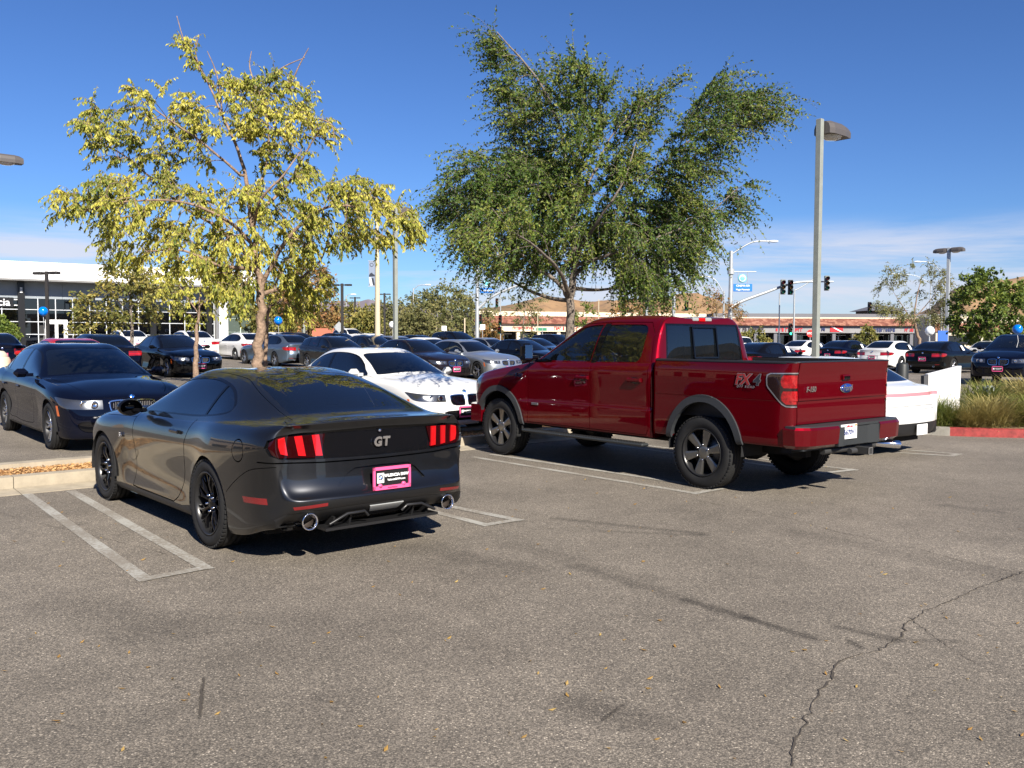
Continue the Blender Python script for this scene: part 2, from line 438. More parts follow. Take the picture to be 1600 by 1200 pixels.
def parts_of(sh, spec):
    """split a labelled shell: spec {label: (name, mat, offset along normal, skirt depth)} -> {label: mesh}"""
    by = {}
    for i, f in enumerate(sh.f):
        if sh.lab[i] >= 0: by.setdefault(sh.lab[i] if sh.lab[i] in spec else 0, []).append(f)
    out = {}
    for lb, fs in by.items():
        name, mt, off, skirt = spec[lb][:4]; par = {}
        def find(a):
            while par.setdefault(a, a) != a: par[a] = par[par[a]]; a = par[a]
            return a
        if lb:
            for f in fs:
                r0 = find(f[0])
                for v in f[1:]: par[find(v)] = r0
                r0 = find(f[0])
        isl = {}
        for f in fs: isl.setdefault(find(f[0]) if lb else 0, []).append(f)
        isl = [q for q in isl.values() if len(q) > 2 or lb == 0]
        for half, fs in enumerate(isl):
            vm = {}; V = []; Nn = []; F = []; ec = {}
            for f in fs:
                q = []
                for v in f:
                    if v not in vm:
                        n = Vector(sh.nr[v]).normalized(); vm[v] = len(V); V.append(Vector(sh.co[v]) + n * off); Nn.append(n)
                    q.append(vm[v])
                F.append(q)
                for i in range(len(q)):
                    a, b = q[i], q[(i + 1) % len(q)]; k = (min(a, b), max(a, b)); ec.setdefault(k, []).append((a, b))
            if not F: continue
            ln = [Nn[i] for f in F for i in f]
            if skirt:
                for k, e in ec.items():
                    if len(e) == 1:
                        a, b = e[0]; n0 = len(V); pa, pb = V[a], V[b]; d = (pb - pa)
                        if d.length < 1e-6: continue
                        V += [pa.copy(), pb.copy(), pb - Nn[b] * skirt, pa - Nn[a] * skirt]; F.append([n0 + 1, n0, n0 + 3, n0 + 2])
                        ln += [d.normalized().cross(Nn[a])] * 4
            me = bpy.data.meshes.new(name); me.from_pydata([tuple(v) for v in V], [], F)
            me.polygons.foreach_set('use_smooth', [True] * len(F)); me.update()
            if len(ln) == len(me.loops): me.normals_split_custom_set([tuple(x) for x in ln])
            out[(lb, half)] = me
    return out

SIDE = lambda m, n: abs(m.y) > .30 and abs(n.y) > .18
def sides(sg): return lambda m, n: m.y * sg > .30 and n.y * sg > .15
def circle(cx, cz, r, a0=0, a1=360, n=28): return [(cx + r * math.cos(R(a0 + (a1 - a0) * i / n)), cz + r * math.sin(R(a0 + (a1 - a0) * i / n))) for i in range(n + (0 if abs(a1 - a0) == 360 else 1))]
def arch(cx, cz, r, zb, n=26, squash=1.0):
    """wheel opening: arc closed well below the sill"""
    pts = [(cx + r * math.cos(R(a)), cz + r * squash * math.sin(R(a))) for a in np.linspace(-12, 192, n)]
    return [(pts[0][0], zb - .3)] + pts + [(pts[-1][0], zb - .3)]

# ---- wheels --------------------------------------------------------------------
def wheel_meshes(kind, Rt, W, Rr, seg=40):
    """outer face towards +y; returns {name: (mesh, mat key)}"""
    hw = W / 2; o = {}
    t = MB(); sh = Rt - Rr
    prof = [(Rr * .97, hw - .022), (Rr + sh * .12, hw - .010), (Rr + sh * .35, hw), (Rr + sh * .62, hw - .001), (Rt - .022, hw - .012), (Rt - .007, hw - .026), (Rt, hw - .045)]
    for g in (.55, .18, -.18, -.55):
        c = g * hw; prof += [(Rt, c + .009), (Rt - .008, c + .006), (Rt - .008, c - .006), (Rt, c - .009)]
    prof += [(Rt, -hw + .045), (Rt - .022, -hw + .012), (Rr + sh * .4, -hw), (Rr * .97, -hw + .02)]
    t.lathe(prof, seg, 'Y')
    # shoulder tread blocks
    nb = 56 if kind in ('truck', 'pony') else 0
    for k in range(nb):
        a = 2 * math.pi * k / nb; ca, sa = math.cos(a), math.sin(a); M = Matrix(((-sa, 0, ca), (0, 1, 0), (ca, 0, sa)))
        for sy in (1, -1):
            t.box(M @ Vector((0, sy * (hw - .026), Rt - .008)), (2 * math.pi * Rt / nb * .55, .030, .016), M)
    o['tyre'] = (t.mesh('tyre'), 'tyre')
    r = MB(); r.lathe([(Rr * .985, hw - .018), (Rr * 1.02, hw - .012), (Rr * .99, hw - .006), (Rr * .955, hw - .012), (Rr * .93, hw - .04), (Rr * .90, hw - .10), (Rr * .90, -hw + .03), (Rr, -hw + .02)], seg, 'Y')
    r.lathe([(0.001, hw - .16), (Rr * .90, hw - .17)], seg, 'Y')
    o['rim'] = (r.mesh('rim'), 'rim')
    s = MB()
    def spoke(a, r0, r1, w0, w1, y0, y1, th=.022, skew=0, rise=0):
        """tapered bar from hub to rim; skew turns its outer end"""
        A = []
        nseg = 4
        for i in range(nseg + 1):
            u = i / nseg; rr = r0 + (r1 - r0) * u; an = R(a + skew * u); ww = w0 + (w1 - w0) * u; yy = y0 + (y1 - y0) * u - rise * math.sin(u * math.pi)
            ex = Vector((math.cos(an), 0, math.sin(an))); tx = Vector((-math.sin(an), 0, math.cos(an))); c = ex * rr
            A.append([c - tx * ww / 2 + Vector((0, yy - .006, 0)), c - tx * ww * .28 + Vector((0, yy, 0)), c + tx * ww * .28 + Vector((0, yy, 0)), c + tx * ww / 2 + Vector((0, yy - .006, 0)),
                      c + tx * ww * .45 + Vector((0, yy - th, 0)), c - tx * ww * .45 + Vector((0, yy - th, 0))])
        V = [p for q in A for p in q]; F = []
        for i in range(nseg):
            for k in range(6): F.append((i * 6 + k, i * 6 + (k + 1) % 6, (i + 1) * 6 + (k + 1) % 6, (i + 1) * 6 + k))
        F += [tuple(range(6)), tuple(range(nseg * 6, nseg * 6 + 6))[::-1]]
        s.add(V, F)
    yo = hw - .022
    if kind == 'pony':                             # five pairs, every bar forking towards the rim
        for k in range(10):
            a = 36 * k + (5 if k % 2 else -5)
            spoke(a, .05, Rr * .60, .030, .020, yo - .035, yo - .008, .03)
            spoke(a, Rr * .56, Rr * .95, .017, .014, yo - .010, yo - .012, .03, 10)
            spoke(a, Rr * .56, Rr * .95, .017, .014, yo - .010, yo - .012, .03, -10)
            spoke(a + 18, Rr * .74, Rr * .95, .010, .022, yo - .02, yo - .012, .02)
        hub, nl = .055, 5
    elif kind == 'truck':
        for k in range(6):
            spoke(60 * k + 30, .055, Rr * .95, .055, .112, yo - .02, yo - .006, .04)
        hub, nl = .075, 6
    elif kind == 'twin':
        for k in range(5):
            for d in (-9, 9): spoke(72 * k + 90 + d * .9, .05, Rr * .95, .034, .026, yo - .03, yo - .004, .03, d * .45)
        hub, nl = .06, 5
    else:
        for k in range(7): spoke(360 / 7 * k + 90, .05, Rr * .95, .04, .05, yo - .03, yo - .006, .03)
        hub, nl = .06, 5
    s.lathe([(.001, yo - .012), (hub * .55, yo - .014), (hub, yo - .02), (hub * 1.15, yo - .045), (hub * 1.1, yo - .09)], 24, 'Y')
    o['spokes'] = (s.mesh('spokes'), 'spoke')
    n = MB()
    for k in range(nl):
        a = 2 * math.pi * k / nl + .3; rr = hub * .98 + .012
        n.lathe([(.001, yo - .004), (.008, yo - .006), (.010, yo - .03)], 6, 'Y', c=(rr * math.cos(a), 0, rr * math.sin(a)))
    o['lug_nuts'] = (n.mesh('lug_nuts'), 'chrome')
    d = MB(); d.lathe([(.001, hw - .115), (Rr * .74, hw - .115), (Rr * .74, hw - .14), (.001, hw - .14)], 32, 'Y')
    o['brake_disc'] = (d.mesh('brake_disc'), 'disc')
    return o
# ------------------------------------------------------------------ body shapes
HL = [0, 0, .07, .33, .57, .77, .92, 1.0]
DI = [.20, .05, .004, .036, .020, .0, .026]
FI = [.20, .06, .032, .010, .004, .0, .034]
def st(x, ym, zb, zE, yE, fl, B=None, Rl=None, M=None, C=None, dz=0, hl=None, di=None):
    hl = hl or HL; rows = []
    for k, h_ in enumerate(hl):
        z = zb + (zE - zb) * h_
        if k == 7: y = yE
        else: y = ym - ((di or DI)[k] * (1 - fl) + FI[k] * fl)
        rows.append((x, y, z))
    d = {'rows': rows}
    if B: d['B'] = (B[2] if len(B) > 2 else x, B[0], B[1]); d['R'] = (Rl[2] if len(Rl) > 2 else x, Rl[0], Rl[1])
    if M: d['M'] = (M[2] if len(M) > 2 else x, M[0], M[1]); d['C'] = (C[1] if len(C) > 1 else x, 0, C[0])
    return d
def endcols(rows, ys, setb, zs=None, sgn=1):
    """end face columns: rows = [(x, z)] at the centre, ys = y of each column, setb = how far each column is set back per row scale"""
    cols = []
    for j, y in enumerate(ys):
        cols.append([(x - sgn * setb[j] * (1.0 if not zs else zs[k]), y, z) for k, (x, z) in enumerate(rows)])
    return cols
def crease_rows(ks, val, a=None, b=None):
    def f(key, cols, K, ns):
        out = []
        for k in ks:
            for i in range(len(cols) - 1):
                if a is not None and not (a <= i < b): continue
                out.append((key(cols[i][0], cols[i][1], k), key(cols[i + 1][0], cols[i + 1][1], k), val))
        return out
    return f

def pony_cage():
    S = [st(3.42, .80, .17, .73, .69, 1),
         st(3.20, .885, .17, .80, .79, 1, (.70, .835), (.50, .86), (.28, .865), (.87,)),
         st(2.98, .93, .17, .875, .80, 1, (.69, .905), (.50, .925), (.28, .93), (.935,)),
         st(2.70, .940, .17, .910, .80, 1, (.69, .93), (.51, .95), (.28, .955), (.96,)),
         st(2.36, .93, .17, .925, .80, .8, (.70, .945), (.53, .97), (.28, .975), (.98,)),
         st(2.12, .918, .17, .935, .81, .1, (.74, .95), (.62, .975), (.3, .985, 2.19), (.99, 2.22)),
         st(1.97, .915, .17, .94, .82, 0, (.80, .95), (.735, .965, 1.95), (.32, .995, 2.08), (1.0, 2.11)),
         st(1.66, .915, .17, .945, .83, 0, (.815, .965), (.685, 1.13, 1.58), (.32, 1.165, 1.68), (1.175, 1.71)),
         st(1.30, .915, .17, .955, .84, 0, (.825, .98), (.625, 1.275, 1.18), (.31, 1.318, 1.22), (1.33, 1.24)),
         st(.95, .915, .17, .96, .84, 0, (.825, .985), (.60, 1.328), (.30, 1.378), (1.392,)),
         st(.60, .918, .17, .968, .84, 0, (.825, .992), (.59, 1.334), (.30, 1.385), (1.40,)),
         st(.28, .93, .17, .985, .85, .3, (.83, 1.008), (.585, 1.31), (.30, 1.365), (1.382,)),
         st(-.02, .962, .17, 1.0, .865, 1, (.835, 1.022), (.595, 1.256), (.31, 1.312), (1.328,)),
         st(-.34, .960, .17, 1.012, .855, 1, (.81, 1.033), (.605, 1.175), (.33, 1.215), (1.226,)),
         st(-.62, .945, .20, 1.018, .835, .8, (.765, 1.035), (.615, 1.09), (.34, 1.118), (1.126,)),
         st(-.82, .915, .26, 1.022, .80, .5, (.72, 1.036), (.60, 1.046), (.34, 1.062), (1.066,)),
         st(-.955, .855, .29, 1.022, .755, .3)]
    # rear fascia, bottom to spoiler lip
    rr = [(-.80, .30), (-1.02, .31), (-1.09, .35), (-1.155, .43), (-1.165, .495), (-1.10, .745), (-1.03, .80), (-1.075, 1.05)]
    def rc(y, sb, zt, zm=0): return [(x + sb * (1 if k < 7 else .8), y, z + (zt if k == 7 else zm * 0)) for k, (x, z) in enumerate(rr)]
    rr2 = rr[:6] + [(-1.055, .98)] + rr[7:]
    rr2[5] = (-1.078, .765)
    rr2[4] = (-1.103, .575); rr2[3] = (-1.168, .500); rr2[2] = (-1.15, .41)
    rr = rr2
    rear = [rc(0, 0, 0), rc(.34, .012, -.003), rc(.58, .045, -.012), rc(.74, .095, -.022)]
    fr = [(3.35, .15), (3.62, .16), (3.66, .22), (3.685, .36), (3.69, .50), (3.68, .60), (3.665, .68), (3.63, .725)]
    def fc(y, sb): return [(x - sb, y, z) for x, z in fr]
    front = [fc(0, 0), fc(.30, .02), fc(.54, .07), fc(.70, .14)]
    def cre(key, cols, K, ns):
        out = []
        nf = 4; nc = len(cols)
        for i in range(nc - 1):                                  # shoulder line of rear haunch and lip of the boot
            if i >= nc - 6: out.append((key(cols[i][0], cols[i][1], 7), key(cols[i + 1][0], cols[i + 1][1], 7), .75))
            out.append((key(cols[i][0], cols[i][1], 1), key(cols[i + 1][0], cols[i + 1][1], 1), .6))
            if 4 < i < nc - 4: out.append((key(cols[i][0], cols[i][1], 5), key(cols[i + 1][0], cols[i + 1][1], 5), .45)); out.append((key(cols[i][0], cols[i][1], 2), key(cols[i + 1][0], cols[i + 1][1], 2), .4))
            if i >= nc - 5: out.append((key(cols[i][0], cols[i][1], 3), key(cols[i + 1][0], cols[i + 1][1], 3), .5))
        for i in range(nc - 4, nc - 1):
            out.append((key(cols[i][0], cols[i][1], 6), key(cols[i + 1][0], cols[i + 1][1], 6), .5))
            out.append((key(cols[i][0], cols[i][1], 5), key(cols[i + 1][0], cols[i + 1][1], 5), .5))
        for j in range(4):
            nm = [('d', 6, j), ('d', 6, j + 1)] if j < 3 else None
            if nm: out.append((key(*nm[0]), key(*nm[1]), .6))
        return out
    return {'side': S, 'front': front, 'rear': rear, 'creases': cre, 'sub': 3}

def loft_poly(pts, n=6):
    """round a closed 2-D outline with Catmull-Rom"""
    out = []; m = len(pts)
    for i in range(m):
        p0, p1, p2, p3 = [Vector(pts[(i + k - 1) % m]) for k in range(4)]
        for k in range(n):
            t = k / n
            out.append(tuple(.5 * ((2 * p1) + (-p0 + p2) * t + (2 * p0 - 5 * p1 + 4 * p2 - p3) * t * t + (-p0 + 3 * p1 - 3 * p2 + p3) * t ** 3)))
    return out
def open_curve(pts, n=5):
    out = []; m = len(pts)
    for i in range(m - 1):
        p0 = Vector(pts[max(i - 1, 0)]); p1 = Vector(pts[i]); p2 = Vector(pts[i + 1]); p3 = Vector(pts[min(i + 2, m - 1)])
        for k in range(n):
            t = k / n; out.append(tuple(.5 * ((2 * p1) + (-p0 + p2) * t + (2 * p0 - 5 * p1 + 4 * p2 - p3) * t * t + (-p0 + 3 * p1 - 3 * p2 + p3) * t ** 3)))
    return out + [tuple(pts[-1])]

def finish_kind(bm, spec, extra):
    """-> list of (name, mesh, matkey, parent index or None, loc)"""
    ms = parts_of(bm, spec); out = []
    for (lb, hf), me in ms.items(): out.append([spec[lb][0], me, spec[lb][1], None])
    return out + extra
def wheels(kind, Rt, W, Rr, pos, track, seg=40):
    """pos: [(x, radius)] -> entries with nested parts"""
    ms = wheel_meshes(kind, Rt, W, Rr, seg); out = []
    for x in pos:
        for sg in (1, -1):
            out.append(('WHEEL', ms, (x, sg * (track / 2), Rt), sg))
    return out

def pony_kind():
    bm = build_cage(pony_cage())
    gl = lambda m, n: m.z > .93
    for sg in (1, -1):
        P = sides(sg); PA = lambda m, n: m.y * sg > .3
        win = loft_poly([(1.83, .985), (1.58, 1.125), (1.22, 1.262), (.86, 1.302), (.50, 1.297), (.16, 1.235), (-.06, 1.135), (-.085, 1.085), (.10, 1.05), (.5, 1.018), (1.0, 1.003), (1.5, .992)], 4)
        ring = [(x + (x - .87) * .018, z + (.016 if z > 1.1 else -.016)) for x, z in win]
        cut(bm, ring, 'S', lambda m, n: m.y * sg > .4 and m.z > .9, 7)
        cut(bm, win, 'S', lambda m, n: m.y * sg > .4 and m.z > .9, 2)
        trim = [(.335, 1.0), (.30, 1.31), (.262, 1.31), (.297, 1.0)]
        cut(bm, trim, 'S', lambda m, n: m.y * sg > .4 and m.z > .9, 7, only=(2,))
        cut(bm, arch(0, .345, .388, .17), 'S', PA, -1)
        cut(bm, arch(2.72, .338, .378, .17), 'S', PA, -1)
        cut(bm, [(2.34, .16), (2.34, .235), (2.2, .25), (.6, .25), (.40, .28), (.34, .16)], 'S', P, 8, only=(0,))
        door = open_curve([(1.86, .965), (1.835, .80), (1.825, .45), (1.86, .262)], 5) + [(1.7, .255), (.80, .255)] + open_curve([(.72, .30), (.62, .45), (.545, .72), (.43, .98)], 5)
        groove(bm, door, 'S', P, .011, only=(0,))
        groove(bm, [(2.70, .88), (2.3, .895), (1.86, .912)], 'S', P, .004, only=(0,))
        groove(bm, circle(-.60, .83, .082, 0, 360, 24) + [(-.518, .83)], 'S', P, .009, only=(0,))
        groove(bm, open_curve([(-.40, .50), (-.55, .60), (-.75, .70), (-.97, .735)], 4), 'S', P, .005, only=(0,))
        cut(bm, [(-.66, .455), (-.91, .46), (-.90, .505), (-.64, .498)], 'S', P, 9, only=(0,))
        cut(bm, loft_poly([(3.66, .60), (3.2, .69), (3.17, .75), (3.5, .705), (3.68, .67)], 3), 'S', lambda m, n: m.x > 3 and m.y * sg > .4, 11, only=(0,))
        cut(bm, [(3.25, .40), (3.45, .40), (3.45, .44), (3.25, .44)], 'S', P, 9, only=(0,))
    # windscreen, rear screen, roof joints
    cut(bm, loft_poly([(2.04, .0), (2.0, .35), (1.93, .64), (1.86, .68), (1.60, .625), (1.30, .57), (1.24, .3), (1.27, 0), (1.24, -.3), (1.30, -.57), (1.60, -.625), (1.86, -.68), (1.93, -.64), (2.0, -.35)], 3), 'T', gl, 3)
    bl = [(.18, 0), (.165, .25), (.10, .46), (.02, .50), (-.30, .535), (-.60, .555), (-.69, .53), (-.72, .3), (-.74, 0)]
    bl = open_curve(bl, 3); bl = bl + [(x, -y) for x, y in bl[::-1]][1:-1]
    cut(bm, bl, 'T', gl, 3)
    for sg in (1, -1):
        groove(bm, open_curve([(2.05, .71 * sg), (2.6, .70 * sg), (3.1, .66 * sg), (3.45, .60 * sg)], 4), 'T', lambda m, n: m.z > .6 and m.x > 2, .005, only=(0,))
        groove(bm, open_curve([(1.28, .575 * sg), (.9, .545 * sg), (.4, .53 * sg), (.12, .515 * sg)], 4), 'T', lambda m, n: m.z > 1.25, .006, only=(0,))
        groove(bm, [(-.80, .60 * sg), (-.80, .665 * sg), (-.90, .695 * sg), (-.99, .70 * sg)], 'T', lambda m, n: m.z > 1.0 and m.x < -.4 and n.z > .5, .006, only=(0,))
        groove(bm, open_curve([(.12, .515 * sg), (-.2, .575 * sg), (-.55, .60 * sg), (-.80, .60 * sg)], 4), 'T', gl, .004, only=(0,))
    # rear end
    RE = lambda m, n: m.x < -.75 and n.x < -.12
    pan = [(.0, .99), (.60, .975), (.80, .955), (.865, .925), (.885, .87), (.86, .815), (.80, .79), (.70, .778), (0, .772)]
    pan = pan + [(-y, z) for y, z in pan[::-1]][1:-1]
    cut(bm, pan, 'E', RE, 4)
    for sg in (1, -1):
        lens = [(.455, .958), (.80, .945), (.86, .915), (.872, .87), (.85, .82), (.79, .797), (.50, .790)]
        cut(bm, [(sg * y, z) for y, z in lens], 'E', RE, 12, only=(4,))
        for k in range(3):
            y0 = .530 + .122 * k
            bar = [(y0 - .026, .955 - .004 * k), (y0 + .028, .953 - .006 * k), (y0 + .008, .803 + .006 * k), (y0 - .044, .80 + .004 * k)]
            if k == 2: bar = [(y0 - .028, .944), (y0 + .022, .934), (y0 + .022, .875), (y0 + .008, .826), (y0 - .044, .812)]
            cut(bm, [(sg * y, z) for y, z in bar], 'E', RE, 5, only=(12, 4))
    low = [(0, .435), (.35, .43), (.60, .415), (.78, .40), (.84, .36), (.80, .24), (0, .24)]
    low = low + [(-y, z) for y, z in low[::-1]][1:-1]
    cut(bm, low, 'E', RE, 8, only=(0,))
    rec = [(0, .70), (.235, .695), (.30, .66), (.385, .575), (.385, .565), (0, .560)]
    rec = rec + [(-y, z) for y, z in rec[::-1]][1:-1]
    cut(bm, rec, 'E', RE, 10, only=(0,))
    for sg in (1, -1):
        cut(bm, [(sg * .50, .445), (sg * .73, .43), (sg * .74, .452), (sg * .50, .468)], 'E', RE, 13, only=(0, 8))
    cut(bm, [(.15, .405), (-.15, .405), (-.125, .355), (.125, .355)], 'E', RE, 14, only=(8,))
    groove(bm, [(.90, .765), (.5, .752), (0, .748), (-.5, .752), (-.90, .765)], 'E', RE, .010, only=(0,))
    cut(bm, loft_poly([(.55, .56), (.62, .40), (.5, .30), (0, .28), (-.5, .30), (-.62, .40), (-.55, .56), (0, .60)], 3), 'E', lambda m, n: m.x > 3.3, 4, only=(0,))
    spec = {0: ('body', 'paint', 0, .034), 2: ('side_window', 'glass', -.006, .0), 3: ('window_glass', 'glass', -.002, 0), 4: ('tail_panel', 'gloss', -.030, .0),
            5: ('light_bar', 'redlit', -.008, .016), 7: ('window_pillar', 'gloss', -.002, 0), 8: ('lower_trim', 'plastic', -.004, .01), 9: ('side_marker', 'reddark', .001, .004),
            10: ('plate_recess', 'paint', -.018, 0), 11: ('headlight', 'headlamp', 0, .01), 12: ('taillight', 'lens', -.018, .006), 13: ('reflector', 'reddark', .003, .006), 14: ('reversing_light', 'frost', .004, .01)}
    X = finish_kind(bm, spec, [])
    # dark lining and floor
    m = MB(); m.box((1.32, 0, .30), (3.9, 1.46, .24)); m.box((1.36, 0, .55), (1.7, 1.62, .5)); m.box((-.55, 0, .55), (.7, 1.30, .45)); m.box((2.9, 0, .5), (1.2, 1.1, .5))
    X.append(['underbody', m.mesh('underbody'), 'black', None])
    m = MB()
    for x, rr in ((0, .392), (2.72, .382)):
        for sg in (1, -1):
            liner(m, x, .342, rr, .93 * sg, .58 * sg)
    X.append(['wheel_liner', m.mesh('wheel_liner', fix=False), 'black', None])
    # mirrors, handles, badge, exhaust, diffuser fins, plate
    for sg in (1, -1):
        m = MB(); m.lathe([(.001, -.10), (.05, -.095), (.078, -.05), (.085, 0), (.082, .03), (.074, .045)], 20, 'X', M=Matrix.Diagonal((1, 1.30, .92)))
        X.append(['door_mirror', m.mesh('door_mirror'), 'gloss', None, (1.62, sg * 1.0, 1.02), (0, 0, math.pi)])
        m = MB(); m.box((1.70, sg * .895, .985), (.10, .13, .04), bev=.012)
        X.append(['mirror_stalk', m.mesh('mirror_stalk'), 'gloss', None])
        m = MB(); m.box((0, 0, 0), (.20, .022, .034), bev=.01); m.box((.075, -.012 * sg, 0), (.03, .03, .025)); m.box((-.075, -.012 * sg, 0), (.03, .03, .025))
        X.append(['door_handle', m.mesh('door_handle'), 'paint', None, (.74, sg * .922, .865)])
    for sg in (1, -1):
        m = MB(); m.lathe([(.058, .14), (.060, .0), (.064, -.008), (.060, -.016), (.052, -.008), (.048, .03)], 28, 'X'); mi = MB(); mi.lathe([(.0485, .03), (.046, .12), (.001, .12)], 24, 'X'); X.append(['exhaust_inside', mi.mesh('exhaust_inside', fix=False), 'soot', None, (-1.075, sg * .615, .335)])
        X.append(['exhaust_tip', m.mesh('exhaust_tip'), 'chrome', None, (-1.075, sg * .615, .335)])
    m = MB()
    for y in (-.42, -.28, .28, .42): m.prism([(-.85, .24), (-1.06, .27), (-1.09, .345), (-.85, .37)], y - .008, y + .008, 'XZ')
    m.box((-1.0, 0, .262), (.22, 1.0, .02))
    for sg in (1, -1): m.tube([(-1.105, sg * .47, .30), (-1.12, sg * .33, .365), (-1.13, sg * .19, .37), (-1.115, sg * .15, .33)], .012, 6)
    X.append(['diffuser', m.mesh('diffuser'), 'satin', None])
    # rear-view interior
    X += interior(.15, 1.75, .62, .98, 2)
    X.append(['plate', plate_mesh(), 'platebk', None, (-1.144, -.04, .603), (0, 0, 0)])
    X += wheels('pony', .345, .262, .248, (2.72,), 1.845 - .262, 44) + wheels('pony', .352, .275, .250, (0,), 1.90 - .275, 44)
    return X

def interior(x0, x1, z0, z1, rows=2, w=.36, hz=1.16):
    """seats with headrests, dash and steering wheel, seen through the glass"""
    out = []
    for i, xx in enumerate([x0 + (x1 - x0) * (.45 if rows == 2 else .5), x0 + .05][:rows]):
        for y in (-w, w):
            m = MB(); m.box((xx + .1, y, z0 - .16), (.50, .48, .16), bev=.05)
            m.box((xx - .14, y, (z0 + hz - .26) / 2 + .0), (.14, .46, hz - .26 - z0 + .2), M=Matrix.Rotation(R(-12), 4, 'Y'), bev=.05)
            m.box((xx - .20, y, hz - .10), (.09, .24, .17), bev=.035)
            out.append(['seat', m.mesh('seat'), 'cloth', None])
    m = MB(); m.box((x1 - .05, 0, z1 - .12), (.45, 1.32, .20), bev=.06)
    out.append(['dashboard', m.mesh('dashboard'), 'cloth', None])
    m = MB(); m.tube([(x1 - .42 + .06 * math.sin(a), w + .18 * math.cos(a), z1 - .10 + .17 * math.sin(a)) for a in np.linspace(0, 2 * math.pi, 20)], .014, 6, cap=False)
    out.append(['steering_wheel', m.mesh('steering_wheel', fix=False), 'cloth', None])
    return out
def plate_mesh():
    m = MB(); m.box((0, 0, 0), (.004, .305, .152)); return m.mesh('plate')

def liner(m, x, z, r, y0, y1):
    """upper half of a wheel housing"""
    n = 18; V = []; F = []
    for i in range(n + 1):
        a = R(-8 + 196 * i / n); ca, sa = math.cos(a), math.sin(a)
        V += [(x + r * ca, y0, z + r * sa), (x + r * ca, y1, z + r * sa)]
    for i in range(n): F.append((2 * i, 2 * i + 2, 2 * i + 3, 2 * i + 1))
    F.append(tuple(2 * i + 1 for i in range(n + 1))); m.add(V, F)
